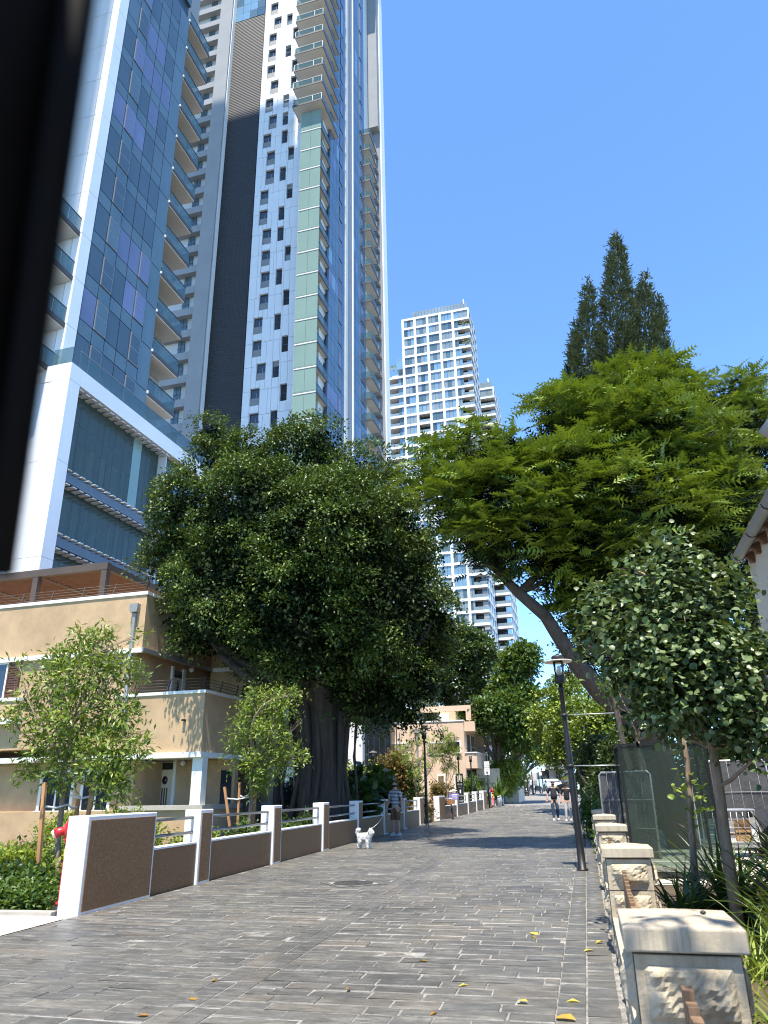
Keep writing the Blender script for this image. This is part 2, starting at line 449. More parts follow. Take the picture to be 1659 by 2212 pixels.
for k, (o, w) in enumerate(((-.42, .2), (-.22, .22))):             # border strips by the stone piers
    y = 3.4
    while y < 52:
        L = random.uniform(.22, .42); stones.append((xr(y) + o + w / 2, y + L / 2, w - .010, L - .010, -.039, random.gauss(0, .002))); y += L
y = 3.4
while y < 56:                                                     # shallow gutter of long stones
    L = random.uniform(.45, .8)
    for (cx, w, dz) in ((GUT_L + .095, .180, -.0005), (GUT_R - .095, .180, -.0005)):
        stones.append((cx, y + L / 2, w, L - .012, 0, dz))
    y += L
# mask stones under the left driveway corner, sort by distance
stones = [s for s in stones if not (s[0] < -6.0)]
stones.sort(key=lambda s: (s[0] ** 2 + s[1] ** 2) if (s[1] > 4.6 - (s[0] * .1) and s[1] > 5.0) else 1e6)
for k, (cx, cy, L, w, a, dz) in enumerate(stones[:300]):
    inst('paving_stone', STM[k % 6], street, (cx, cy, gz(cy) + dz), (random.gauss(0, .004), random.gauss(0, .004), a), (L, w, .03))
def stuff_stones():
    rest = stones[300:]; n = len(rest)
    tv = np.array([list(v.co) for v in STM[0].vertices]); tf = [tuple(p.vertices) for p in STM[0].polygons]
    tvs = [np.array([list(v.co) for v in m.vertices]) for m in STM]
    allv = np.zeros((n, 12, 3)); 
    for k, (cx, cy, L, w, a, dz) in enumerate(rest):
        p = tvs[k % 6] * (L, w, .03); c, s_ = math.cos(a), math.sin(a)
        allv[k, :, 0] = cx + p[:, 0] * c - p[:, 1] * s_; allv[k, :, 1] = cy + p[:, 0] * s_ + p[:, 1] * c; allv[k, :, 2] = gz(cy) + dz + p[:, 2]
    fs = np.array([f for f in tf]); faces = (fs[None] + 12 * np.arange(n)[:, None, None]).reshape(-1, 4)
    tint = np.repeat(rng.random(n), 12)
    return quads_mesh('paving_field', allv.reshape(-1, 3), faces, PAVE, tint)
def quads_mesh(name, V, F, mat, tint=None, parent=None, smooth=False):
    me = bpy.data.meshes.new(name); nv, nf, k = len(V), len(F), F.shape[1]
    me.vertices.add(nv); me.vertices.foreach_set('co', V.astype(np.float32).ravel())
    me.loops.add(nf * k); me.loops.foreach_set('vertex_index', F.astype(np.int32).ravel())
    me.polygons.add(nf); me.polygons.foreach_set('loop_start', np.arange(0, nf * k, k, dtype=np.int32))
    if smooth: me.polygons.foreach_set('use_smooth', np.ones(nf, bool))
    if tint is not None:
        at = me.attributes.new('tint', 'FLOAT', 'POINT'); at.data.foreach_set('value', tint.astype(np.float32))
    me.materials.append(mat); me.update(calc_edges=True); me.validate(clean_customdata=False)
    o = bpy.data.objects.new(name, me); return link(o, parent)
o = stuff_stones(); o.parent = street; o['kind'] = 'stuff'

# pale concrete crossing at the left, with a ribbed drain
drv = structure(sheet('driveway', CONC, [4.0, 6.0, 8.0, 9.25], lambda y: -30, lambda y: -6.0, .004))
for k in range(7):
    bx('groove_bar', TRIMW, drv, -9.5, 7.05 + k * .14, .004, -6.35, 7.12 + k * .14, .016)
bx('kerb_edge', CONC, drv, -30, 9.25, -.08, -6.32, 9.4, .045)
# garden ground behind the left wall, and planting bed behind the right wall
structure(sheet('garden_soil', SOIL, list(range(9, 100, 3)), lambda y: -40, lambda y: xl(y) - .2, -.035))
structure(sheet('lawn', LAWNM, [10.2, 14, 18, 22], lambda y: -22, lambda y: -9.2, -.01))
structure(sheet('planting_bed', SOIL, [-2, 4, 8, 12, 13.2], lambda y: xr(y) + .3, lambda y: 14, -.03))
structure(sheet('courtyard_paving', CONC, [13.2, 20, 26, 34], lambda y: xr(y) + .3, lambda y: 16, -.02))

# manhole set in the paving
mp = gnd(763, 1909)
mh = thing('manhole_cover', 'round iron manhole cover in a square stone frame in the dark paving', 'manhole', (mp[0], mp[1], .002), R_(38))
f = MB(); f.box(-.42, -.42, -.02, .42, -.34, .012); f.box(-.42, .34, -.02, .42, .42, .012); f.box(-.42, -.34, -.02, -.34, .34, .012); f.box(.34, -.34, -.02, .42, .34, .012)
f.build('frame', PAVE, mh)
bx('bed', JOINT, mh, -.34, -.34, -.02, .34, .34, .004)
l = MB(); l.lathe([(.33, -.01), (.33, .012), (.30, .012), (.30, .008), (.25, .008), (.25, .014), (.2, .014), (.2, .008), (.13, .008), (.13, .014), (.08, .014), (.08, .008), (.001, .008)], 32, smooth=False)
l.build('lid', M('iron_lid', (.075, .072, .068), .55, .3, var=.2, vscale=8), mh)

# ------------------------------------------------------------------ white and brown street wall on the left
def street_wall(name, label, y0, posts, ends, thick=.3, hp=1.16, hl=.62, xf=xl):
    """posts: list of (ya, yb); a broad end block is simply a long post"""
    w = thing(name, label, 'wall', (xf(y0), y0, gz(y0)))
    ang = lambda ya: math.atan2(xf(ya + .5) - xf(ya), .5)
    def place(o, ya):
        o.location = (xf(ya) - xf(y0), ya - y0, gz(ya) - gz(y0)); o.rotation_euler = (0, 0, -ang(ya)); return o
    for ya, yb in posts:
        L = yb - ya
        m = MB().box(-thick, 0, -.1, 0, L, hp); p = place(m.build('post', W_WHITE, w, bevel=.012), ya)
        MB().box(-.002, .055, .03, .010, L - .055, hp - .055).build('stucco_inset', BROWN, p, bevel=.004)
        if L < 2: MB().box(-thick + .05, -.008, .2, -.05, .002, hp - .3)
    for (a, b), (c, d) in zip(posts, posts[1:]):
        L = c - b - .004
        m = MB().box(-.24, .002, -.1, -.05, L, hl); p = place(m.build('low_panel', BROWN, w, bevel=.006), b)
        MB().box(-.255, .002, hl + .002, -.035, L, hl + .03).build('coping', TRIMW, p)
        for z in (.80, 1.035):
            t = MB().tube([(-.145, -.03, z), (-.145, L + .03, z)], .026, 10); place(t.build('rail', STEEL, w), b)
    return w
street_wall('garden_wall', 'long low wall of white posts and brown stucco panels with two steel rails, nearest section on the left', 9.34,
            [(9.34, 11.15), (12.68, 13.19), (16.3, 16.82), (20.05, 20.6), (23.85, 24.4), (27.7, 28.25), (31.5, 32.05), (35.3, 36.3)], None)
street_wall('garden_wall', 'second section of white and brown wall, with the bicycle leaning on it', 39.9,
            [(39.9, 41.3), (44.2, 44.7), (47.2, 47.7), (49.8, 50.3), (52.2, 53.4)], None)
street_wall('garden_wall', 'farthest section of white and brown wall beyond the white sign post', 57.5,
            [(57.5, 59.2), (61.5, 62), (64.2, 64.7), (67, 67.5), (69.6, 71.6), (73.6, 74.1), (76, 76.5)], None)
# black bar fence beyond it
fn = thing('bar_fence', 'low black bar fence at the far left end of the street', 'fence', (xl(78), 78, gz(78)))
for k in range(15): bx('bar', DKMETAL, fn, -.02, k * .5, .25, .02, k * .5 + .04, 1.1)
bx('top_rail', DKMETAL, fn, -.03, 0, 1.1, .03, 7.1, 1.15); bx('plinth', BROWN, fn, -.1, 0, -.1, .1, 7.1, .25)

# ------------------------------------------------------------------ stone piers, low walls and picket fences on the right
def stone_mat():
    m, nt, p = new_mat('limestone')
    n = noise(nt, 7, 6, .65); n2 = noise(nt, 30, 4, .6); n3 = noise(nt, 5, 5, .7, stretch=(5, 5, .35))
    c = ramp(nt, n.outputs[0], [(.3, (.34, .285, .20)), (.6, (.47, .41, .31)), (.8, (.54, .49, .39))]).outputs[0]
    c = mixc(nt, 1.0, c, ramp(nt, n3.outputs[0], [(.34, (.82, .8, .77)), (.52, (1, 1, 1))]).outputs[0], 'MULTIPLY')
    nt.links.new(c, p.inputs['Base Color']); p.inputs['Roughness'].default_value = .9
    add_bump(nt, p, n2.outputs[0], .45, .012); return m
STONE = stone_mat()
def cap_mat():
    m, nt, p = new_mat('cap_stone')
    n = noise(nt, 5, 6, .6); n3 = noise(nt, 6, 5, .75, stretch=(6, 6, .25))
    c = ramp(nt, n.outputs[0], [(.3, (.40, .345, .26)), (.7, (.49, .435, .34))]).outputs[0]
    c = mixc(nt, 1.0, c, ramp(nt, n3.outputs[0], [(.34, (.75, .73, .7)), (.5, (1, 1, 1))]).outputs[0], 'MULTIPLY')
    nt.links.new(c, p.inputs['Base Color']); p.inputs['Roughness'].default_value = .85
    add_bump(nt, p, noise(nt, 70, 4).outputs[0], .25, .006); return m
CAPST = cap_mat()
def rough_block(w, d, h, seed, name='stone_block', deep=.07, sides=True):
    """dressed block with a drafted margin and a bulging quarry face on the street, front and garden sides"""
    mb = MB(); g = .004
    def face(org, ax, az, nrm, L, Hh, k):
        nx, nz = max(6, int(L / .016)), max(5, int(Hh / .016)); org, ax, az, nrm = map(np.array, (org, ax, az, nrm)); V = []
        for j in range(nz + 1):
            for i in range(nx + 1):
                s, t = i / nx * L, j / nz * Hh
                e = min(s, L - s, t, Hh - t); mg = .038
                f_ = 0 if e < mg else min(1, (e - mg) / .05) ** .6
                q = Vector((s * 5.5 + seed * 3.7 + k * 11, t * 6.5 + seed * 1.3, seed))
                b = f_ * (.004 + deep * (.38 + .8 * mnoise.noise(q) + .45 * mnoise.noise(q * 2.3) + .3 * abs(mnoise.noise(q * 4.1)) + .16 * mnoise.noise(q * 9)))
                b = min(b, .052)
                V.append(org + ax * s + az * t + nrm * max(b, -.004))
        F = [(j * (nx + 1) + i, j * (nx + 1) + i + 1, (j + 1) * (nx + 1) + i + 1, (j + 1) * (nx + 1) + i) for j in range(nz) for i in range(nx)]
        mb.add(V, F, False)
    face((g, 0, g), (1, 0, 0), (0, 0, 1), (0, -1, 0), w - 2 * g, h - 2 * g, 0)
    face((0, d - g, g), (0, -1, 0), (0, 0, 1), (-1, 0, 0), d - 2 * g, h - 2 * g, 1)
    if sides: face((w, g, g), (0, 1, 0), (0, 0, 1), (1, 0, 0), d - 2 * g, h - 2 * g, 2)
    mb.box(g, g, g * .5, w - g, d - g, h - g * .5)
    return mb.mesh(name, STONE)
PW, PD, CH = .40, .44, .26
blocks = [rough_block(PW, PD, CH, s) for s in range(6)]
capm = MB(); o_ = .028
c0 = [(-o_, -o_), (PW + o_, -o_), (PW + o_, PD + o_), (-o_, PD + o_)]
capm.v = [(x, y, 0) for x, y in c0] + [(x, y, .085) for x, y in c0] + [(PW * .5, PD * .32, .112), (PW * .5, PD * .68, .112)]
capm.f = [(3, 2, 1, 0), (0, 1, 5, 4), (1, 2, 6, 5), (2, 3, 7, 6), (3, 0, 4, 7), (4, 5, 8), (5, 6, 9, 8), (6, 7, 9), (7, 4, 8, 9)]; capm.sm = [False] * 9
CAPM = capm.mesh('cap', CAPST)
pier_y = [3.43, 7.72, 12.3, 16.9, 21.1, 25.4, 29.8, 34.2, 38.6, 43.0]
plabel = ['nearest square limestone pier with a wide weathered cap at the bottom right corner', 'limestone pier behind the nearest one, beside the strap leaves', 'third limestone pier, just left of the foot of the glass case',
          'fourth limestone pier beyond the leaning lamp post', 'fifth limestone pier along the right edge of the street', 'sixth limestone pier, small and partly hidden', 'seventh limestone pier under the trees',
          'eighth limestone pier in tree shade', 'ninth limestone pier near the parked bicycle', 'farthest limestone pier on the right']
ra = -math.atan(.039)
for k, yy in enumerate(pier_y):
    t = thing('stone_pier', plabel[k], 'pier', (xr(yy) + .03, yy, gz(yy)), ra, 'limestone piers along the right edge')
    for j in range(3): inst('stone_block', blocks[(k * 3 + j) % 6], t, (0, 0, -.005 + j * CH))
    c = inst('cap', CAPM, t, (0, 0, 3 * CH + .004)); b = c.modifiers.new('bevel', 'BEVEL'); b.width = .008; b.segments = 2
    if k == 0:
        s = MB(); s.lathe([(.001, 0), (.013, .003), (.012, .009), (.004, .014), (.001, .014)], 9, (PW * .78, PD * .55, .100)); s.build('pebble', DKMETAL, c)
        s = MB(); s.add([(PW * .66, PD * .42, .108), (PW * .74, PD * .41, .104), (PW * .76, PD * .45, .103), (PW * .68, PD * .47, .107)], [(0, 1, 2, 3)]); s.build('white_smear', W_WHITE, c)
LWB = [rough_block(.62, .2, .26, 20 + s, 'stone_block', .03) for s in range(3)]
lw_src = []
for k, (ya, yb) in enumerate(zip(pier_y, pier_y[1:])):
    a = ya + PD + .02; L = yb - a - .02
    wl = thing('low_wall', ['low rough limestone wall between the nearest and the second pier', 'low rough limestone wall between the second and third pier', 'low rough limestone wall beside the lamp post'][k] if k < 3 else
               'low limestone wall %s' % ['past the lamp post, between the fourth and fifth piers', 'between the fifth and sixth piers', 'between the sixth and seventh piers', 'between the seventh and eighth piers', 'between the eighth and ninth piers', 'at the far end, before the last pier'][k - 3],
               'wall', (xr(a) + .05, a, gz(a)), ra, 'low limestone walls between the piers')
    n = max(1, round(L / .62)); bl = L / n
    for j in range(n):
        o = inst('stone_block', LWB[(j + k) % 3], wl, (0.0, (j + 1) * bl, -.01), (0, 0, -math.pi / 2), (bl / .62, 1.0, 1.0))
    bx('coping', CAPST, wl, -.015, 0, .256, .215, L, .30)
    if k < 5:
        fe = thing('picket_fence', ['brown wooden picket fence between the nearest and second stone piers', 'brown picket fence between the second and third piers', 'brown picket fence between the third and fourth piers', 'brown picket fence between the fourth and fifth piers', 'brown picket fence between the fifth and sixth piers'][k],
                   'fence', (xr(a) + .18, a, gz(a) + .30), ra, 'wooden picket fences between the piers')
        npk = int(L / .105)
        for j in range(npk):
            t_ = (j + .5) / npk; hh = .20 + .19 * (2 * t_ - 1) ** 2
            bx('picket', PICKET, fe, -.018, j * L / npk + .012, .0, .018, (j + 1) * L / npk - .014, hh + random.uniform(-.008, .008))
        for z in (.05, .15): bx('rail', PICKET, fe, .02, .01, z, .05, L - .01, z + .04)
# stub of fence between the camera and the nearest pier
fe = thing('picket_fence', 'brown wooden picket fence in front of the nearest stone pier at the bottom edge', 'fence', (xr(.2) + .20, .2, .30), ra, 'wooden picket fences between the piers')
for j in range(29):
    t_ = (j + .5) / 29; bx('picket', PICKET, fe, -.018, j * .107 + .012, 0, .018, (j + 1) * .107 - .014, .20 + .22 * (2 * t_ - 1) ** 2 + random.uniform(-.008, .008))
for z in (.05, .15): bx('rail', PICKET, fe, .02, .01, z, .05, 3.18, z + .04)
wl = thing('low_wall', 'low limestone wall under the picket fence at the bottom edge', 'wall', (xr(.2) + .05, .2, 0), ra, 'low limestone walls between the piers')
for j in range(4): inst('stone_block', LWB[j % 3], wl, (0, (j + 1) * .79, -.01), (0, 0, -math.pi / 2), (.79 / .62, 1, 1))
bx('coping', CAPST, wl, -.015, 0, .256, .215, 3.18, .30)

# ================================================================== BUILDINGS (u, v, z in one shared orientation)
class Bld:
    def __init__(s, name, label, u, v, z=0.0, cat='building', group=None):
        s.r = bthing(name, label, cat, u, v, z, group); s.o = (u, v, z)
    def box(s, name, mat, u0, v0, z0, u1, v1, z1, parent=None, label=None):
        """parent may be one of this building's boxes: the sub-part keeps its place in the building"""
        a, b, c = s.o; o = bx(name, mat, s.r, u0 - a, v0 - b, z0 - c, u1 - a, v1 - b, z1 - c, label)
        if parent is not None:
            o.parent = parent
            m = Matrix.LocRotScale(parent.location, None, parent.scale)
            o.matrix_parent_inverse = m.inverted()
        return o
    def mesh(s, name, mb, mat, parent=None, bevel=0):
        a, b, c = s.o; mb.v = [(x - a, y - b, z - c) for x, y, z in mb.v]; return mb.build(name, mat, parent or s.r, bevel=bevel)
rb = random.Random(11)
def pick(ws): 
    t = rb.random() * sum(w for _, w in ws)
    for m, w in ws:
        t -= w
        if t <= 0: return m
    return ws[-1][0]

# ---------------------------------------------------------------- off-frame neighbour whose shade lies on the near tower's front
T0 = Bld('neighbour_tower', 'tall white tower standing left of the frame behind the viewer', -44, -34)
T0.box('core', W_BEIGE, -44, -34, 0, -24.95, -4, 150)
for k in range(43):
    T0.box('window_band', PANE_BLUE, -24.95, -33, 2 + k * 3.4, -24.85, -5, 4.1 + k * 3.4)
    T0.box('window_band', PANE_BLUE, -43, -4, 2 + k * 3.4, -26.5, -3.9, 4.1 + k * 3.4)

# ---------------------------------------------------------------- near glass tower with podium
UA, VF, FL = -27.7, 29.67, 3.38
TA = Bld('glass_tower', 'tall tower at left with dark blue glass side and stacked corner balconies', UA, VF)
VA1 = 38.0
TA.box('core', G_SLAB, -48, VF + .3, 23.9, -29.3, 41.5, 172)
TA.box('core', MULLION, -29.3, VF + .3, 23.9, -27.95, VA1 - .02, 172)
zf = 24.18
k = 0
for k in range(-1, 14):
    z0 = zf + k * FL * 1.0
    if z0 > 66: break
    TA.box('cladding_panel', W_TOWER, -28.3, VF, z0 + .015, UA, 30.55, z0 + FL - .015)
    for j in range(5): TA.box('cladding_panel', W_BEIGE, -28.32 - 1.55 * (j + 1), VF + .01, z0 + .015, -28.32 - 1.55 * j - .02, VF + .3, z0 + FL - .015)
TA.box('cladding_upper', W_TOWER, -28.3, VF, 66.5, UA, 30.55, 172)
TA.box('glazing_upper', PANE_DK, -28.0, 30.6, 66.5, UA - .02, VA1, 172)
MU = [30.6, 31.85, 33.05, 34.25, 35.45, 36.65, 38.0]
vio = {}
for k in range(-1, 12):
    z0 = zf + k * FL
    hot = rb.random() < .5; pos = rb.choice([0, 1, 2, 2, 3]); run = rb.choice([2, 3, 4])
    for c in range(6):
        a, b = MU[c] + .03, MU[c + 1] - .03
        if c == 5:
            TA.box('window_pane', PANE_TEAL, -27.9, a, z0 + .03, UA - .02, b, z0 + FL - .03); continue
        TA.box('spandrel_pane', PANE_TEAL, -27.9, a, z0 + .03, UA - .02, b, z0 + 1.02)
        m = PANE_VIO if hot and pos <= c < pos + run else pick([(PANE_DK, 6), (PANE_TEAL, 1.5), (PANE_VIO, .25)])
        if c == 1 or (c == 4 and k < 4):
            w = TA.box('window_frame', ALU, -27.9, a + .02, z0 + 1.10, UA + .03, b - .02, z0 + FL - .06)
            TA.box('pane', m, -27.8, a + .08, z0 + 1.16, UA + .036, b - .08, z0 + 2.18, w)
            TA.box('pane', m, -27.8, a + .08, z0 + 2.24, UA + .036, b - .08, z0 + FL - .12, w)
        else:
            TA.box('window_pane', m, -27.9, a, z0 + 1.08, UA - .02, b, z0 + FL - .03)
# stacked corner balconies on the far side of the glass
for k in range(0, 13):
    z = zf + k * FL
    s = TA.box('balcony_slab', SOFFIT, -29.25, VA1, z - .30, UA - .02, 41.32, z)
    TA.box('fascia', FASCIA, UA - .02, VA1 + .02, z - .22, UA + .05, 41.38, z + .06, s)
    TA.box('fascia', FASCIA, -29.25, 41.32, z - .22, UA + .05, 41.4, z + .06, s)
    TA.box('slab_nib', W_WHITE, UA - .01, VA1 - .09, z - .10, UA + .07, VA1 + .02, z + .10, s)
    TA.box('rail_pane', RAILGLASS, UA - .03, VA1 + .04, z + .08, UA, 39.6, z + 1.1, s)
    TA.box('rail_pane', RAILGLASS, UA - .03, 39.64, z + .08, UA, 41.32, z + 1.1, s)
    TA.box('rail_pane', RAILGLASS, -29.2, 41.30, z + .08, UA - .04, 41.33, z + 1.1, s)
    TA.box('top_rail', DKMETAL, UA - .04, VA1 + .02, z + 1.1, UA + .02, 41.34, z + 1.15, s)
    d = TA.box('balcony_window', PANE_BLACK, -29.32, 38.3, z + .1, -29.27, 41.0, z + 2.6)
    if k in (2, 5): TA.box('balcony_chair', W_WHITE, -28.6, 39.2, z, -28.1, 39.7, z + .8)
# four balconies on the front
for k in range(0, 4):
    z = zf + k * FL
    s = TA.box('balcony_slab', SOFFIT, -42, 27.4, z - .32, -27.9, VF - .01, z - .02)
    TA.box('fascia', FASCIA, -27.9, 27.4, z - .26, -27.82, VF - .01, z + .06, s)
    TA.box('fascia', FASCIA, -42, 27.32, z - .26, -27.82, 27.4, z + .06, s)
    for j in range(2): TA.box('rail_pane', RAILGLASS, -27.9, 27.44 + j * 1.12, z + .06, -27.87, 28.5 + j * 1.12, z + 1.08, s)
    TA.box('top_rail', DKMETAL, -27.92, 27.4, z + 1.08, -27.86, VF - .01, z + 1.13, s)
    if k < 2:
        mb = MB(); bz = z + .0
        for q in (0, .5): mb.tube([(-28.5, 28.2 + q, bz), (-28.55, 28.25 + q, bz + .45), (-28.2, 28.3 + q, bz + .45), (-28.15, 28.3 + q, bz)], .02, 5); mb.tube([(-28.55, 28.25 + q, bz + .45), (-28.7, 28.25 + q, bz + .85)], .02, 5)
        TA.mesh('balcony_chair', mb, W_WHITE)
# podium
UP = -26.2
PO = Bld('podium_building', 'white framed podium with dark green glass under the blue glass tower', UP, 28.9)
PO.box('roof_slab', G_SLAB, -60, 29.8, 23.1, UP - .5, 88, 23.8)
PO.box('core', PODIN, -60, 30, 0, -29.5, 88, 23.1)
for z0, z1 in ((0, 6.4), (6.42, 12.78), (12.8, 18.2), (18.22, 23.1)): 
    PO.box('cladding_panel', W_TOWER, -27.4, 28.9, z0, UP, 29.78, z1)
    PO.box('cladding_panel', W_TOWER, -29.2, 28.92, z0, -27.43, 29.6, z1)
PO.box('glass_wall', PANE_BLACK, -60, 29.2, 0, -29.2, 29.4, 23.1)
PO.box('top_beam', W_TOWER, -60, 28.9, 23.12, UP, 29.78, 24.15)
PO.box('top_beam', W_TOWER, -27.2, 29.79, 23.12, UP, 62, 24.15)
zb = [(17.35, 17.85), (13.7, 14.2), (10.0, 10.5)]
for a, b in zb: PO.box('floor_band', M('band_slate', (.09, .125, .165), .5) if a == 17.35 else bpy.data.materials['band_slate'], -27.0, 29.79, a, UP - .15, 62, b)
for a, b in zb: PO.box('floor_slab', G_SLAB, -29.4, 29.8, a + .03, -27.02, 62, b - .03)
FINM = M('fin_grey', (.46, .46, .45), .7)
def fins(z, d, n, v0):
    for i in range(n): PO.box('fin', FINM, -26.75, v0 + i * .56, z, UP + .03, v0 + .30 + i * .56, z + .06)
fins(22.86, 0, 17, 29.85)
for a, b in zb: fins(b + .10, 0, 17, 29.85); fins(a - .22, 0, 17, 29.85)
for z0, z1 in ((17.87, 23.1), (14.22, 17.33), (10.52, 13.68)):
    v = 29.8; i = 0
    while v < 38.9:
        w = rb.choice([.55, .7, .9]); PO.box('glass_panel', POD_GLASS if i % 3 else PANE_GREEN if rb.random() < .12 else POD_GLASS, -26.95, v, z0, -26.9, min(v + w - .02, 38.95), z1); v += w; i += 1
    for i in range(9): PO.box('curtain_strip', M('curtain', (.42, .52, .49), .9) if (z0 == 17.87 and i == 0) else bpy.data.materials['curtain'], -28.6 + rb.uniform(0, .7), 30.2 + i + rb.uniform(0, .4), z0, -28.5 + .05 + .7, 30.2 + i + rb.uniform(.45, .8), z1 - rb.uniform(0, .6))
    v = 39.0
    while v < 61:
        zz = z0
        while zz < z1 - .3:
            PO.box('window_pane', pick([(PANE_DK, 3), (PANE_BLUE, 2)]), -26.9, v, zz, -26.75, v + 1.15, min(zz + 1.7, z1)); zz += 1.74
        v += 1.2
PO.box('end_mullion', W_BEIGE, -27, 38.9, 10.5, UP - .1, 39.0, 23.1)
v = 29.6
while v < 60:
    PO.box('rail_pane', RAILGLASS, UP - .1, v, 24.17, UP - .07, v + 1.9, 25.25); v += 1.94
PO.box('top_rail', ALU, UP - .12, 29.6, 25.25, UP - .05, 60, 25.29)
PO.box('rail_pane', RAILGLASS, -27.6, 29.0, 24.17, UP - .1, 29.03, 25.25)

# ---------------------------------------------------------------- second tower: white panels, dark louvre strip, green glass, cantilever balconies
VB, UB, FB = 70.7, -27.7, 3.44
TB = Bld('white_tower', 'tall white tower with black louvred strip, scattered windows and cantilevered balconies', UB, VB)
TB.box('core', W_BEIGE, -62, VB + .45, 20, -28.2, 93, 150)
TB.box('louvre_panel', LOUVRE, -43.2, VB + .15, 37.0, -38.12, VB + .46, 115.4)
TB.box('gap_post', BLACKM, -38.12, VB + .2, 24, -37.95, VB + .46, 150)
for i in range(4):
    for k in range(6): TB.box('window_pane', pick([(PANE_LBLUE, 3), (PANE_BLUE, 1), (PANE_TEAL, 1)]), -43.2 + i * 1.27, VB + .15, 115.6 + k * 1.72, -43.2 + i * 1.27 + 1.23, VB + .46, 115.6 + k * 1.72 + 1.68)
TB.box('base_band', G_SLAB, -62, VB + .0, 24, -27.7, VB + .46, 36.9)
# grey bays left of the louvre strip
TB.box('bay_column', G_SLAB, -45.4, VB - .9, 24, -43.3, VB + .44, 150)
TB.box('bay_lit_strip', W_WHITE, -43.3, VB - .6, 24, -43.2, VB + .44, 150)  # white strip painting in the sunlit line along the grey column
for k in range(0, 33):
    z = 37.0 + k * FB
    TB.box('bay_beam', G_SLAB, -60, VB - .5, z - .55, -45.4, VB + .40, z + .55)
    TB.box('bay_soffit', SOFFIT, -60, VB + .40, z - .6, -45.4, VB + .46, z - .5)
    for q in range(2):
        u = -47.4 - q * 4.6
        w = TB.box('bay_window', PANE_TEAL, u - .5, VB + .30, z + .62, u + .45, VB + .47, z + FB - .58)
        TB.box('frame', FASCIA, u - .56, VB + .27, z + 1.7, u + .5, VB + .31, z + 1.78, w)
        TB.box('frame', FASCIA, u - .06, VB + .27, z + .62, u + .0, VB + .31, z + FB - .58, w)
# white clad wall with window openings cut out of it
def winpx(box, x0, y0, s):
    a = onv(x0 + box[0] * s, y0 + box[3] * s, VB); b = onv(x0 + box[2] * s, y0 + box[1] * s, VB); a2 = onv(x0 + box[0] * s, y0 + box[1] * s, VB); b2 = onv(x0 + box[2] * s, y0 + box[3] * s, VB)
    return ((a[0] + a2[0]) / 2, (b[0] + b2[0]) / 2, (a[2] + b2[2]) / 2, (b[2] + a2[2]) / 2)
WA = [winpx(b, 384, 494, .2976) for b in [(606, 157, 667, 268), (600, 313, 664, 427), (591, 473, 655, 587), (548, 645, 613, 763), (540, 812, 605, 930), (569, 977, 635, 1098), (522, 1160, 590, 1284), (513, 1340, 583, 1466)]]
WA += [winpx(b, 439, 0, .2645) for b in [(555, 25, 612, 118), (580, 140, 638, 233), (540, 275, 598, 370), (533, 403, 590, 500), (523, 535, 585, 635), (550, 657, 612, 764), (508, 807, 570, 915), (535, 940, 598, 1050), (488, 1095, 553, 1205), (518, 1235, 582, 1347), (508, 1387, 577, 1503), (465, 1555, 530, 1670), (455, 1715, 523, 1835), (482, 1870, 552, 1993)]]
WB_ = [winpx(b, 384, 494, .2976) for b in [(775, 122, 818, 231), (710, 290, 755, 404), (762, 440, 808, 553), (698, 616, 746, 732), (752, 775, 800, 892), (684, 960, 733, 1078), (740, 1125, 790, 1248), (669, 1318, 720, 1441), (665, 1503, 714, 1590)]]
WB_ += [winpx(b, 439, 0, .2645) for b in [(685, 113, 728, 200), (735, 222, 775, 312), (673, 370, 717, 460), (725, 485, 768, 580), (715, 620, 760, 717), (653, 772, 700, 873), (647, 915, 693, 1018), (640, 1062, 687, 1167), (692, 1195, 740, 1302), (623, 1362, 673, 1473), (680, 1502, 728, 1617), (612, 1685, 660, 1795), (603, 1850, 655, 1965)]]
WINS = [(*w, 'a') for w in WA] + [(*w, 'b') for w in WB_]
for k in range(3): WINS += [(-36.0 + k % 2 * .9, -34.4 + k % 2 * .9, 120.2 + k * FB, 122.4 + k * FB, 'a'), (-32.6, -31.6, 121.0 + k * FB, 123.2 + k * FB, 'b')]
U0, U1 = -37.93, -30.66
for k in range(-1, 32):
    z0 = 37.2 + k * FB; z1 = z0 + FB
    ws = [w for w in WINS if w[2] < z1 - .02 and w[3] > z0 + .02]
    cuts = {U0, U1}
    for w in ws: cuts |= {w[0], w[1]}
    for j in [U0 + 1.1, U0 + 2.35 + (k % 3) * .5, U0 + 3.9 + (k % 2) * .6, U0 + 5.4 - (k % 2) * .5]:
        if all(abs(j - c) > .35 for c in cuts) and not any(w[0] - .05 < j < w[1] + .05 for w in ws): cuts.add(j)
    cs = sorted(cuts)
    for a, b in zip(cs, cs[1:]):
        hit = [w for w in ws if w[0] <= (a + b) / 2 <= w[1]]
        segs = [(z0, z1)]
        for w in hit:
            ns = []
            for s0, s1 in segs:
                if w[2] > s0: ns.append((s0, min(w[2], s1)))
                if w[3] < s1: ns.append((max(w[3], s0), s1))
            segs = [s for s in ns if s[1] - s[0] > .02] if (w[2] < z1 and w[3] > z0) else segs
        for s0, s1 in segs:
            ga = 0.0 if any(abs(a - w[0]) < 1e-6 or abs(a - w[1]) < 1e-6 for w in ws) else .02
            TB.box('cladding_panel', W_TOWER, a + .018, VB, s0 + .02, b - .018, VB + .40, s1 - .02)
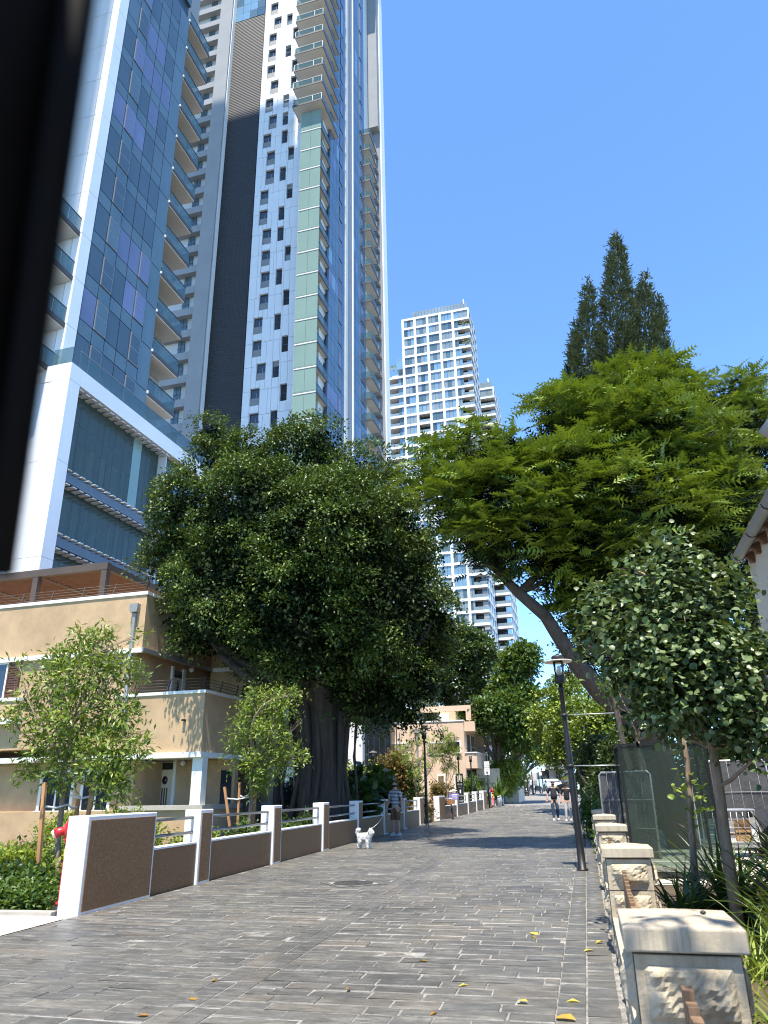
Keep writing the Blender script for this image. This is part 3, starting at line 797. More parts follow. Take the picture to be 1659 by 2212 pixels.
for a, b, z0, z1, t in WINS:
    h = z1 - z0
    fr = TB.box('window', PANE_BLACK, a, VB + .28, z0 + (.45 * h if t == 'a' else 0), b, VB + .46, z1)
    if t == 'a':
        TB.box('sill_panel', M('sill_grey', (.22, .22, .215), .6) if 'sill_grey' not in bpy.data.materials else bpy.data.materials['sill_grey'], a, VB + .12, z0, b, VB + .46, z0 + .45 * h)
        TB.box('frame', G_SLAB, (a + b) / 2 + .1, VB + .25, z0 + .5 * h, (a + b) / 2 + .16, VB + .29, z1 - .25 * h, fr)
    else:
        if rb.random() < .4: TB.box('blind', bpy.data.materials['sill_grey'] if 'sill_grey' in bpy.data.materials else G_SLAB, a + .05, VB + .255, z1 - h * rb.uniform(.1, .38), b - .05, VB + .272, z1 - .02, fr)
        TB.box('frame', MULLION, a + .02, VB + .24, z0 + .47 * h, b - .02, VB + .29, z0 + .53 * h, fr)
        TB.box('lower_pane', PANE_GREY if rb.random() < .25 else PANE_BLACK, a + .05, VB + .26, z0 + .04, b - .05, VB + .275, z0 + .46 * h, fr)
# green glass corner and the recessed balconies beside it
zg = [1.38 + (z - 1.38) * 1.122 for z in (37.39, 40.42, 43.46, 46.40, 49.43, 52.55, 55.66, 58.86)]
FG = (zg[-1] - zg[0]) / 7
zg = [zg[0] + (i - 4) * FG for i in range(0, 18)]
for z in zg:
    if z > 90: break
    top = min(z + FG, 89.9)
    for u0, u1 in ((-30.62, -29.2), (-29.17, -27.72)):
        TB.box('green_pane', PANE_GREEN, u0, 69.25, z + .20, u1, 69.32, top - .02)
    s = TB.box('balcony_slab', SOFFIT, -30.6, 69.2, z - .22, UB, 72.9, z)
    TB.box('green_edge', PANE_GREEN, -30.62, 69.18, z + .02, UB - .01, 69.24, z + .13, s)
    TB.box('fascia', FASCIA, UB - .02, 69.24, z - .25, UB + .06, 72.95, z + .05, s)
    TB.box('rail_pane', RAILGLASS, UB - .03, 69.34, z + .06, UB, 72.9, z + 1.1, s)
    TB.box('top_rail', DKMETAL, UB - .04, 69.3, z + 1.1, UB + .02, 72.92, z + 1.15, s)
    TB.box('door_pane', PANE_BLACK, -29.9, 72.75, z + .02, -28.0, 72.82, z + 2.5)
    TB.box('side_wall', W_BEIGE, -30.66, 69.3, z, -30.62, 72.9, top)
TB.box('side_block', W_BEIGE, -31, 72.9, 24, -28.15, 74, 150)
# cantilevered balconies above
for k in range(0, 13):
    z = 90.1 + k * 3.40
    s = TB.box('balcony_slab', SOFFIT, -31.5, 68.2, z, -27.25, 74.8, z + .28)
    TB.box('fascia', FASCIA, -31.55, 68.12, z + .06, -27.2, 68.2, z + .36, s)
    TB.box('fascia', FASCIA, -27.25, 68.2, z + .06, -27.17, 74.8, z + .36, s)
    TB.box('fascia', FASCIA, -31.58, 68.2, z + .06, -31.5, VB, z + .36, s)
    for a, b in ((-31.5, -28.6), (-28.57, -27.3)): TB.box('rail_pane', RAILGLASS, a, 68.2, z + .38, b, 68.23, z + 1.4, s)
    TB.box('rail_pane', RAILGLASS, -27.3, 68.2, z + .38, -27.27, 74.7, z + 1.4, s)
    TB.box('rail_pane', RAILGLASS, -31.5, 68.22, z + .38, -31.47, VB, z + 1.4, s)
    for q in (-31.5, -28.6, -27.3): TB.box('rail_post', TRIMW, q - .03, 68.17, z + .36, q + .03, 68.23, z + 1.44, s)
    TB.box('top_rail', TRIMW, -31.5, 68.17, z + 1.4, -27.25, 68.24, z + 1.45, s)
    TB.box('wall_face', SOFFIT, -31.0, VB, z + .28, -28.0, VB + .40, z + 3.4)
    TB.box('door_pane', PANE_TEAL, -30.2, VB - .05, z + .3, -28.6, VB - .01, z + 2.7)
    if k in (0, 1): TB.box('balcony_table', W_WHITE, -29.8, 68.9, z + .28, -28.9, 69.5, z + 1.05)
for i in range(5): TB.box('soffit_light', JOINT, -30.9 + i * .62, 69.6, 90.08, -30.8 + i * .62, 69.7, 90.1)
# right hand side: blue glass, white piers, small balconies, end frame
def glass_bay(v0, v1, n, zlo, zhi):
    w = (v1 - v0) / n; z = zlo; k = 0
    while z < zhi:
        big = z > 112
        st = FB if not big else FB * 2
        for i in range(n):
            a, b = v0 + i * w + .03, v0 + (i + 1) * w - .03
            m = pick([(PANE_BLUE, 6), (PANE_DK, 1.2), (PANE_TEAL, 1.5), (PANE_VIO, 1.2), (PANE_LBLUE, .5)])
            TB.box('spandrel_pane', PANE_BLUE, -27.95, a, z + .03, UB, b, z + 1.0)
            if i == n - 2:
                f_ = TB.box('window_frame', FASCIA, -27.95, a, z + 1.06, UB + .05, b, z + st - .04)
                TB.box('pane', m, -27.9, a + .1, z + 1.15, UB + .056, b - .1, z + st - .14, f_)
            else: TB.box('window_pane', m, -27.95, a, z + 1.06, UB, b, z + st - .03)
        z += st
TB.box('mullion_back', MULLION, -28.2, 74.0, 22, -27.9, 89.4, 150)
glass_bay(72.95, 79.3, 5, 24.6, 150); glass_bay(82.9, 89.1, 5, 24.6, 150)
PIERG = M('pier_grey', (.27, .275, .295), .85, var=.05, vscale=.4, spec=.1)
z = 22
while z < 150:
    TB.box('white_pier', W_BEIGE, -28.0, 79.35, z, UB + .12, 80.3, z + FB - .03); TB.box('white_pier', PIERG, -28.0, 80.35, z, UB + .02, 82.85, z + FB - .03); z += FB
TB.box('pier_edge', W_WHITE, UB + .02, 82.5, 22, UB + .16, 82.85, 150)
for k in range(0, 24):
    z = 27.5 + k * FB
    s = TB.box('balcony_slab', SOFFIT, -30.5, 89.2, z - .25, UB + .85, 93.3, z)
    TB.box('fascia', FASCIA, UB + .85, 89.2, z - .25, UB + .93, 93.35, z + .06, s)
    TB.box('fascia', FASCIA, UB, 89.12, z - .25, UB + .93, 89.2, z + .06, s)
    TB.box('rail_pane', RAILGLASS, UB + .86, 89.2, z + .06, UB + .9, 93.3, z + 1.1, s)
    TB.box('rail_pane', RAILGLASS, UB, 89.16, z + .06, UB + .86, 89.2, z + 1.1, s)
    TB.box('frame_rail', G_SLAB, UB - 3, 93.4, z - .5, UB + .9, 94.6, z + .2)
TB.box('end_frame', PIERG, -32, 94.6, 22, UB + 1.3, 96.6, 150)
TB.box('end_edge', W_WHITE, UB + 1.3, 94.5, 22, UB + 1.5, 96.65, 150)
zt = onu(800, 22, UB + .5)[2]
TB.box('end_panel', G_SLAB, -29.5, 93.2, 112.5, UB + 1.28, 94.6, 150)
TB.box('roof_soffit', SOFFIT, -31, 88, 150, UB + 1.6, 96.7, 151)

# ---------------------------------------------------------------- far white gridded tower and its rear wing
def grid_tower(name, label, us, vf, vr, ztop, fl, nfl, wing=None, pent=None, seed=3):
    r = random.Random(seed)
    T = Bld(name, label, us[-1], vf)
    ul, ur = us[0], us[-1]
    T.box('core', PANE_GREY, ul + .3, vf + 2.2, 0, ur - 2.0, vr, ztop - .4)
    zs = [ztop - i * fl for i in range(nfl)]
    zs = [z for z in zs if z > 8]
    wl = wing[0] if wing else ul
    for i, z in enumerate(zs):
        a = wl if wing and z < wing[1] + .3 else ul
        T.box('floor_beam', W_TOWER if i % 2 else W_TOWER, a, vf, z - .72, ur, vf + .36, z - .0)
        T.box('floor_beam', W_TOWER, ur - .36, vf + .37, z - .72, ur, vr, z - .0)
        T.box('floor_plate', SOFFIT, ul + .2, vf + .37, z - .6, ur - .38, vf + 2.3, z - .1)
        if a != ul: T.box('floor_plate', SOFFIT, a + .2, vf + .37, z - .6, ul + .2, vf + 4, z - .1)
    zb_, zt_ = zs[-1] - fl, ztop - .02
    for j, u in enumerate(us):
        w = .72
        u0 = u if j == 0 else (u - w if j == len(us) - 1 else u - w / 2)
        if j == len(us) - 1:                                     # open corner bays: column only at the top
            T.box('column', W_TOWER, u0 + .3, vf + .01, zs[1], u0 + w - .01, vf + .35, zt_ - .02)
        else: T.box('column', W_TOWER, u0, vf + .01, zb_, u0 + w, vf + .35, zt_ - .02)
    nv = max(2, int((vr - vf) / 3.6)); dv = (vr - vf) / nv
    for j in range(1, nv + 1): T.box('column', W_TOWER, ur - .35, vf + j * dv - .3, zb_, ur - .01, vf + j * dv + .3 if j < nv else vf + j * dv, zt_ - .02)
    for i, z in enumerate(zs[:-1]):
        zl, zh = z - fl, z - .72
        for j in range(len(us) - 1):
            a, b = us[j] + .36 + (.36 if j == 0 else 0), us[j + 1] - .36
            corner = j == len(us) - 2 and i > 0
            bay3 = (4 <= i < 9 or 19 <= i < 24) and j == len(us) - 2
            balcony = (j == 1 and 10 <= i < 13)
            v = vf + .24
            if corner: b = a + 1.2 if not bay3 else a + 2.0
            if balcony or corner:
                T.box('rail_pane', PANE_GREY, (b if corner else a), vf + .1, zl + .02, (us[j + 1] - .1 if corner else b), vf + .16, zl + .95)
                T.box('balcony_back', PANE_BLACK, a, vf + 2.1, zl, us[j + 1] - (.3 if not corner else 1.8), vf + 2.19, zh)
                if r.random() < .35: T.box('balcony_chair', W_WHITE, a + 1.6, vf + .7, zl, a + 2.2, vf + 1.2, zl + .8)
            if not balcony:
                n = 3 if not corner else 2; w = (b - a) / n
                lead = pick([(PANE_LBLUE, 2), (PANE_TEAL, 1), (PANE_GREY, 2)])
                for q in range(n):
                    m = lead if r.random() < .5 else r.choice([PANE_GREY, PANE_LBLUE, PANE_DK, PANE_GREY, PANE_TEAL])
                    T.box('window_pane', m, a + q * w + .04, v, zl + .04, a + (q + 1) * w - .04, v + .1, zh - .03)
                T.box('window_back', MULLION, a, v + .1, zl, b, v + .14, zh)
        for j in range(nv):
            a, b = vf + j * dv + .4, vf + (j + 1) * dv - .4
            T.box('window_pane', r.choice([PANE_BLUE, PANE_LBLUE, PANE_DK, PANE_GREY]), ur - .3, a + (2.4 if j == 0 else 0), zl + .03, ur - .2, b, zh - .03)
            if j == 0: T.box('rail_pane', PANE_GREY, ur - .12, a, zl + .02, ur - .06, b, zl + .95)
        if wing and z < wing[1]:
            T.box('rail_pane', PANE_GREY, wl + .1, vf + .1, zl + .02, ul - 1.5, vf + .16, zl + .95)
            T.box('balcony_back', PANE_BLACK, wl + 1.0, vf + 3.2, zl, ul, vf + 3.3, zh)
            for q in range(2): T.box('window_pane', r.choice([PANE_LBLUE, PANE_TEAL]), ul - 1.6 + q * .8, vf + .5, zl + .04, ul - .84 + q * .8, vf + .6, zh)
    if wing:
        T.box('wing_core', W_BEIGE, wl + 1.0, vf + 3.4, 0, ul, vf + 14, wing[1])
        T.box('wing_room', PANE_LBLUE, wl + 3.4, vf + .4, wing[1] + .1, ul - .05, vf + 6, wing[1] + 4.2)
        T.box('terrace_rail', PANE_GREY, wl + .1, vf + .1, wing[1] + .05, wl + 3.3, vf + .15, wing[1] + 1.0)
        mb = MB()
        for q in range(60): 
            p = np.array([wl + 2 + r.gauss(0, .7), vf + 1.5 + r.gauss(0, .5), wing[1] + 1.6 + r.gauss(0, .45)]); mb.add([p, p + [.5, 0, .2], p + [.1, .1, .5]], [(0, 1, 2)])
        T.mesh('terrace_plant', mb, LF_MID)
        for (jj, zz) in ((1, zs[1] - fl + .4), (2, zs[3] - fl + .4)):
            mb = MB()
            for q in range(70):
                p = np.array([ur - 1.6 + r.gauss(0, .8), vf + .4 + r.gauss(0, .4), zz + .7 + r.gauss(0, .45)]); mb.add([p, p + [.5, 0, .2], p + [.1, .1, .5]], [(0, 1, 2)])
            T.mesh('terrace_plant', mb, LF_DK)
    if pent:
        n = 17; w = (pent[1] - pent[0]) / n
        for q in range(n): T.box('roof_panel', PANE_GREY, pent[0] + q * w + .05, vf + .9, ztop, pent[0] + (q + 1) * w - .05, vf + 1.1, ztop + pent[2])
        T.box('roof_core', PANE_GREY, pent[0] + .1, vf + 1.2, ztop - .3, pent[1] - .1, vr - 1, ztop + pent[2] - .3)
        T.mesh('roof_mast', MB().tube([(pent[1] - 1.2, vf + 2, ztop), (pent[1] - 1.2, vf + 2, ztop + pent[2] + 1.9)], .13, 6), TRIMW)
    return T
grid_tower('gridded_tower', 'far white tower with square window grid and planted left terrace', [-47.2, -42.94, -38.87, -34.83, -30.8, -25.6], 190, 203.5, 142.3, 3.43, 40, wing=(-52.75, 124.3), pent=(-43.9, -26.1, 2.75))
q = onv(1048, 842, 219)
grid_tower('gridded_tower', 'rear white gridded tower showing just right of the larger one', [-38, -34, -30, q[0] + 2.9], 219, 236, onv(1044, 838, 219)[2], 3.43, 36, seed=8, pent=(-37, q[0] + 2.2, 2.6))

# ---------------------------------------------------------------- tan stucco house on the left
HV = 22.0
HO = Bld('stucco_house', 'tan stucco house with stepped terraces and a brown roof pergola behind the left garden', -15.08, HV, 0, 'house')
ZG, ZU, ZT = 2.69, 6.17, 8.22
# upper storey
HO.box('wall', TAN, -27, HV, ZU - .02, -15.08, 31, ZT - .10)
HO.box('parapet_coping', TRIMW, -27, HV - .04, ZT - .10, -15.04, HV + .3, ZT + .02)
HO.box('parapet_coping', TRIMW, -15.4, HV + .302, ZT - .10, -15.03, 31, ZT + .02)
HO.box('wall', TAN, -27, HV + .01, ZG + .3, -15.38, 31, ZU - .021)
HO.box('rear_block_wall', TAN, -15.079, 26.87, 0, -12.35, 34, ZT - .1)
HO.box('parapet_coping', TRIMW, -15.03, 26.83, ZT - .099, -12.3, 34, ZT + .02)
# gutters
HO.box('gutter', TRIMW, -27, HV - .13, ZU - .13, -15.0, HV - .001, ZU + .03)
HO.box('gutter', GUTTERG, -15.079, HV - .129, ZU - .10, -14.94, 26.74, ZU + .03)
HO.box('gutter', TRIMW, -14.93, 26.74, ZU - .13, -12.2, 26.869, ZU + .03)
HO.box('gutter', GUTTERG, -12.349, 26.88, ZU - .10, -12.2, 34, ZU + .03)
# downpipe with its hopper head
dp = onv(293, 1335, HV)
mb = MB(); mb.box(dp[0] - .06, HV - .13, 4.0, dp[0] + .06, HV - .01, 7.45)
d = HO.mesh('downpipe', mb, GUTTERG, bevel=.015)
mb = MB(); mb.prism([(dp[0] - .14, 7.48), (dp[0] + .14, 7.48), (dp[0] + .16, 7.62), (dp[0] + .16, 7.78), (dp[0] - .16, 7.78), (dp[0] - .16, 7.62)], HV - .2, HV - .005, 'y')
HO.mesh('hopper', mb, GUTTERG)
# first-floor terrace parapet
HO.box('terrace_parapet', TAN, -27, HV + .0, ZG + .02, -12.52, HV + .299, 4.56) if False else None
HO.box('terrace_parapet', TAN, -15.9, HV - .02, ZG + .02, -12.50, HV + .25, 4.56)
HO.box('terrace_parapet', TAN, -12.75, HV + .251, ZG + .02, -12.50, 27.6, 4.56)
HO.box('parapet_coping', TRIMW, -15.9, HV - .06, 4.56, -12.46, HV + .29, 4.66)
HO.box('parapet_coping', TRIMW, -12.79, HV + .291, 4.56, -12.461, 27.6, 4.66)
HO.box('terrace_floor', CONC, -15.38, HV + .25, ZG + .02, -12.75, 27, ZG + .28)
HO.box('terrace_parapet', TAN, -27, HV - .25, 4.05, -19.7, HV - .02, 4.62) ; HO.box('parapet_coping', TRIMW, -27, HV - .29, 4.62, -19.66, HV + .0, 4.74)
HO.box('balcony_floor', TRIMW, -27, HV - .3, 3.85, -19.65, HV - .005, 4.048)
# eaves band over the ground floor, porch
HO.box('eaves_band', TRIMW, -27, HV - .14, ZG - .15, -12.42, HV + .3, ZG + .019)
HO.box('eaves_band', TRIMW, -12.8, HV + .301, ZG - .15, -12.42, 27.6, ZG + .019)
HO.box('porch_ceiling', CREAMP, -15.6, HV + .3, ZG - .12, -12.81, 27, ZG - .02)
HO.box('ground_wall', TAN, -27, HV + .45, -.2, -15.2, 24.2, ZG - .16)
HO.box('ground_wall', TAN, -27, HV + .02, -.2, -12.36, HV + .449, .98)
HO.box('ledge', CONC, -15.3, HV - .06, .98, -12.30, HV + .45, 1.12)
HO.box('ledge', CONC, -12.7, HV + .451, .98, -12.30, 27.6, 1.12)
HO.box('ground_wall', TAN, -12.68, HV + .45, -.2, -12.36, 27.6, .979)
HO.box('porch_back_wall', TAN, -15.2, 24.2, -.2, -12.4, 24.45, ZG - .13)
HO.box('porch_floor', CONC, -15.2, HV + .45, .3, -12.7, 24.2, .5)
HO.box('column', TRIMW, -12.80, HV + .02, 1.121, -12.44, HV + .36, ZG - .15)
def panel_door(u0, u1, v, z0, z1, glazed, hu):
    d = HO.box('door', CREAMP, u0, v - .06, z0, u1, v, z1); w = u1 - u0
    HO.box('door_frame', TRIMW, u0 - .12, v - .09, z0, u0 - .002, v - .001, z1 + .12, d); HO.box('door_frame', TRIMW, u1 + .002, v - .09, z0, u1 + .12, v - .001, z1 + .12, d)
    HO.box('transom', PANE_BLACK, u0, v - .075, z1 - .25, u1, v - .061, z1 - .02, d)
    if glazed: HO.box('door_pane', PANE_BLACK, u0 + .3 * w, v - .075, z0 + .2, u1 - .2 * w, v - .061, z1 - .35, d)
    else:
        for q in range(3): HO.box('door_slit', SHUTTER, u0 + (.32 + .16 * q) * w, v - .075, z0 + .35, u0 + (.40 + .16 * q) * w, v - .061, z1 - .85, d)
        m = MB().lathe([(.11, 0), (.11, .02), (.001, .02)], 8); a, b, c = HO.o
        m.v = [((u0 + u1) / 2 + x, v - .062 - z, z1 - .6 + y * 1.3) for x, y, z in m.v]
        HO.mesh('door_window', m, PANE_BLACK)
    HO.box('handle', DKMETAL, hu - .015, v - .13, z0 + .95, hu + .015, v - .061, z0 + 1.15, d)
p0, p1 = onv(347, 1640, 24.2), onv(378, 1640, 24.2)
panel_door(p0[0], p1[0], 24.2, .5, 2.52, False, p0[0] + .1)
# the porch's side door further back, and the terrace door in the shaded side wall
sd = HO.box('side_door', CREAMP, -14.2, 24.44, .5, -13.3, 24.46, .52)
def side_door(u, v0, v1, z0, z1):
    d = HO.box('door', CREAMP, u, v0, z0, u + .05, v1, z1)
    HO.box('door_frame', TRIMW, u, v0 - .13, z0, u + .08, v0 - .002, z1 + .1, d); HO.box('door_frame', TRIMW, u, v1 + .002, z0, u + .08, v1 + .22, z1 + .1, d)
    HO.box('transom', PANE_BLACK, u + .051, v0 + .02, z1 - .28, u + .06, v1 - .02, z1 - .02, d)
    HO.box('door_pane', PANE_BLACK, u + .051, v0 + .42 * (v1 - v0), z0 + .25, u + .06, v0 + .68 * (v1 - v0), z1 - .4, d)
a = onu(371, 1440, -15.38); b = onu(396, 1440, -15.38)
side_door(-15.38, a[1] + .1, b[1] - .1, ZG + .28, 5.86)
def globe_lamp(p, nrm):
    m = MB(); m.lathe([(.001, -.1), (.06, -.08), (.1, -.03), (.1, .03), (.06, .08), (.001, .1)], 12, p); m.box(p[0] - .03 - .06 * nrm[0], p[1] - .03 - .06 * nrm[1], p[2] - .03, p[0] + .03, p[1] + .03, p[2] + .03)
    HO.mesh('globe_lamp', m, W_WHITE)
g = onu(415, 1447, -15.2); globe_lamp((-15.22, g[1], g[2]), (1, 0))
g = onv(396, 1649, 24.1); globe_lamp((g[0], 24.08, g[2]), (0, -1))
HO.box('wall_spout', DKMETAL, onv(403, 1556, HV)[0] - .1, HV - .16, onv(403, 1556, HV)[2] - .03, onv(403, 1556, HV)[0] + .0, HV - .02, onv(403, 1556, HV)[2] + .03)
# dark porch opening at the right side
HO.box('side_window', PANE_BLACK, -12.349, 28, .9, -12.33, 29.2, 2.4); HO.box('side_window', PANE_BLACK, -12.349, 28.2, 4.0, -12.33, 29.4, 5.9)
HO.box('porch_window', PANE_BLACK, -12.9, 24.16, 1.12, -12.5, 24.19, 2.2)
# windows with brown shutters
def win(u0, u1, z0, z1, v, shutter=True):
    w = HO.box('window', PANE_BLACK, u0, v - .02, z0, u1, v + .02, z1)
    for a_, b_, c_, d_ in ((u0 - .09, u0, z0 - .09, z1 + .09), (u1, u1 + .09, z0 - .09, z1 + .09)): HO.box('frame', TRIMW, a_, v - .06, c_, b_, v + .03, d_, w)
    HO.box('frame', TRIMW, u0, v - .06, z1, u1, v + .03, z1 + .09, w); HO.box('sill', TRIMW, u0 - .15, v - .12, z0 - .12, u1 + .15, v + .03, z0 - .001, w)
    HO.box('glazing_bar', TRIMW, (u0 + u1) / 2 - .03, v - .04, z0, (u0 + u1) / 2 + .03, v - .021, z1, w)
    if shutter:
        for s, (a_, b_) in enumerate(((u0 - .62, u0 - .1), (u1 + .1, u1 + .62))):
            n = 14; 
            for q in range(n): HO.box('shutter_slat', SHUTTER, a_ + .05, v - .075, z0 + q * (z1 - z0) / n + .012, b_ - .05, v - .03, z0 + (q + .72) * (z1 - z0) / n + .012)
            HO.box('shutter_frame', SHUTTER, a_, v - .09, z0 - .03, a_ + .05, v - .02, z1 + .03); HO.box('shutter_frame', SHUTTER, b_ - .05, v - .09, z0 - .03, b_, v - .02, z1 + .03)
a = onv(2, 1460, HV); win(a[0] - .9, a[0] + .25, 4.75, 5.98, HV)
a = onv(112, 1745, HV + .45); win(a[0] - .5, a[0] + .7, 1.0, 2.2, HV + .45, False)
a = onv(165, 1745, HV + .45); win(a[0] + .2, a[0] + 1.2, 1.0, 2.2, HV + .45, False)
# terrace railings: slanting posts with thin bars
def rails(pts, zb_):
    for (u0, v0), (u1, v1) in zip(pts, pts[1:]):
        L = math.hypot(u1 - u0, v1 - v0); n = max(1, round(L / 1.3)); mb = MB(); r2 = MB()
        ou, ov = (v1 - v0) / L * -.0, 0
        for k in range(n + 1):
            t = k / n; mb.beam((u0 + (u1 - u0) * t, v0 + (v1 - v0) * t, zb_), (u0 + (u1 - u0) * t + .06, v0 + (v1 - v0) * t + .08, zb_ + .45), .035, .05, (0, 1, .01) if k else (0, 1, .01))
        for q in range(4): r2.tube([(u0 + .05, v0 + .05, zb_ + .1 + q * .1), (u1 + .05, v1 + .05, zb_ + .1 + q * .1)], .011, 5)
        HO.mesh('railing_posts', mb, PERGOLA); HO.mesh('railing_bars', r2, PERGOLA)
rails([(-15.3, HV + .05), (-12.65, HV + .05), (-12.65, 26.8)], 4.66)
rails([(-26, HV + .1), (-15.25, HV + .1), (-15.25, 27)], ZT + .02)
# roof pergola of dark beams with louvred wooden slats, and a small chimney
PG = Bld('roof_pergola', 'brown louvred pergola standing on the roof of the tan house', -17.3, HV + .6, ZT - .1, 'pergola')
for u in (-17.42, -20.5, -23.6):
    for v in (HV + .5, 27.0): PG.box('post', PERGOLA, u - .12, v, ZT - .1, u + .12, v + .22, 9.42)
for v in (HV + .5, 27.0): PG.box('front_beam', PERGOLA, -26, v - .01, 9.42, -17.28, v + .21, 9.70)
for u in (-17.42, -20.5, -23.6): PG.box('side_beam', PERGOLA, u - .10, HV + .72, 9.44, u + .10, 26.98, 9.68)
for bay in ((-20.38, -17.54), (-23.48, -20.62), (-26, -23.72)):
    for q in range(24):
        m = MB(); v = HV + .82 + q * .256
        m.beam((bay[0], v, 9.52), (bay[1], v, 9.52), .20, .03, (0, .75, .66)); PG.mesh('slat', m, WOODBR)
HO.box('chimney', TAN2, -14.9, 24.3, ZT, -14.5, 24.9, 8.75); HO.box('chimney_cap', TRIMW, -14.97, 24.23, 8.75, -14.43, 24.97, 8.86)

# ---------------------------------------------------------------- peach house further along
V2 = 58.0; K = .2315
def q2(x, y, v=V2): return onv(768 + x * K, 1454 + y * K, v)
HB = Bld('peach_house', 'peach rendered house with a roof garden and shuttered windows beyond the big dark tree', q2(1010, 700)[0], V2, .3, 'house')
uL, uR = -21.0, q2(1012, 600)[0]; uR2 = uR
zp = q2(1005, 447)[2]
ro = q2(1003, 540)[2]                                             # ceiling of the balcony recess
bl = q2(1010, 745)[2]; bt = q2(1010, 850)[2]
HB.box('wall', TAN2, uL, V2, 0, uR, 63.6, zp)
HB.box('parapet_coping', TRIMW, uL, V2 - .05, zp, uR + .03, 63.6, zp + .1)
# corner balconies on the right side
HB.box('balcony_roof', TAN2, uR, V2 + .3, ro, uR + .85, 63.4, zp - .02); HB.box('balcony_front', TAN2, uR + .001, V2 + .1, bt - .3, uR + .9, 63.4, bl - .02)
HB.box('balcony_slab', TRIMW, uR + .001, V2 + .02, bl - .02, uR + .95, 63.4, bl + .06)
HB.box('balcony_back', CREAMP, uR + .001, 63.1, .6, uR + .9, 63.4, ro)
HB.box('balcony_window', PANE_DK, uR + .001, 59.2, bl + .1, uR + .03, 60.4, ro - .2); HB.box('balcony_window', PANE_DK, uR + .001, 61.2, bl + .1, uR + .03, 62.4, ro - .2)
m = MB(); m.tube([(uR + .1, V2 + .1, bl + .35), (uR + .9, V2 + .1, bl + .35), (uR + .9, 63, bl + .35)], .03, 6); HB.mesh('balcony_rail', m, DKMETAL)
HB.box('doorway', PANE_BLACK, uR - .01, 58.6, .6, uR + .02, 60.2, bt - .4)
HB.box('door_return', CREAMP, uR + .4, 60.5, .3, uR + 2.2, 60.8, bt - .3)
HB.box('side_wing', TAN2, uR + .9, 63.6, .3, uR + 3.2, 68, q2(1230, 845, 63.6)[2])
# roof level room with a pergola frame
rz = q2(1025, 292)[2]
HB.box('roof_wall', TAN2, q2(560, 330)[0], V2 + 1.6, zp + .1, q2(895, 330)[0], 62, q2(560, 345)[2])
HB.box('roof_beam', TAN2, q2(555, 300)[0], V2 + .5, rz - .42, uR + .55, V2 + .9, rz)
HB.box('roof_beam', TAN2, uR + .15, V2 + .901, rz - .42, uR + .55, 63, rz)
HB.box('roof_column', TAN2, uR + .15, V2 + .5, zp + .1, uR + .55, V2 + .9, rz - .42); HB.box('roof_column', TAN2, uR + .15, 61, zp + .1, uR + .55, 61.4, rz - .42)
HB.box('roof_back_wall', TAN2, q2(895, 400)[0], 61.5, zp + .1, uR, 61.8, rz - .5)
HB.box('roof_door', W_WHITE, q2(700, 400)[0], V2 + 1.4, zp + .1, q2(838, 400)[0], V2 + 1.59, q2(700, 368)[2])
HB.box('roof_screen', WOODBR, q2(340, 350)[0], V2 + 2.5, zp + .1, q2(556, 350)[0], V2 + 2.6, q2(400, 325)[2])
def win2(x0, x1, y0, y1, kind):
    a, b = q2(x0, y1), q2(x1, y0); u0, u1, z0, z1 = a[0], b[0], a[2], b[2]
    w = HB.box('window', PANE_BLACK, u0 + .1, V2 - .02, z0 + .1, u1 - .1, V2 + .02, z1 - .1)
    for a_, b_, c_, d_ in ((u0, u0 + .1, z0, z1), (u1 - .1, u1, z0, z1), (u0 + .1, u1 - .1, z0, z0 + .1), (u0 + .1, u1 - .1, z1 - .1, z1)): HB.box('frame', TRIMW, a_, V2 - .06, c_, b_, V2 + .03, d_, w)
    if kind == 's':
        n = 4; ww = (u1 - u0 - .2) / n
        for q in range(n): HB.box('shutter', SHUTTAN, u0 + .1 + q * ww + .02, V2 - .05, z0 + .12, u0 + .1 + (q + 1) * ww - .02, V2 - .021, z1 - .12, w)
    if kind == 'g':
        for q in range(4): HB.box('bar', DKMETAL, u0 + .15 + q * .12, V2 - .05, z0 + .1, u0 + .18 + q * .12, V2 - .03, z1 - .1, w)
        for q in range(6): HB.box('bar', DKMETAL, u0 + .1, V2 - .05, z0 + .15 + q * .2, u1 - .1, V2 - .032, z0 + .18 + q * .2, w)
win2(345, 487, 648, 772, 's'); win2(682, 818, 640, 765, 's'); win2(908, 982, 628, 752, 'g'); win2(765, 835, 945, 1080, 's'); win2(925, 985, 945, 1080, 's')
m = MB(); dpx = q2(575, 560); m.box(dpx[0] - .07, V2 - .15, 2, dpx[0] + .07, V2 - .01, dpx[2]); HB.mesh('downpipe', m, GUTTERG)
m = MB(); m.box(dpx[0] - .2, V2 - .24, dpx[2], dpx[0] + .2, V2 - .005, dpx[2] + .3); HB.mesh('hopper', m, GUTTERG)

# white fronted glass lobby seen under the big tree
LB = Bld('lobby_building', 'white and dark glass building seen between the big tree trunk and the peach house', -24, 62, 0)
a, b = onv(752, 1620, 56), onv(775, 1620, 56)
LB.box('core', PANE_BLACK, -34, 56.6, 0, onv(838, 1600, 56)[0], 60, 9.5)
LB.box('column', W_TOWER, a[0], 56, 0, b[0] + .3, 56.59, 9.5)
for i in range(6): LB.box('mullion', MULLION, b[0] + .6 + i * .45, 56.5, 0, b[0] + .66 + i * .45, 56.59, 9.5)
LB.box('floor_band', W_TOWER, -34, 56.3, 4.6, -19.5, 56.59, 5.1); LB.box('side_panel', TAN2, a[0] - 2.2, 56.4, 0, a[0] - .2, 56.58, 9.4)

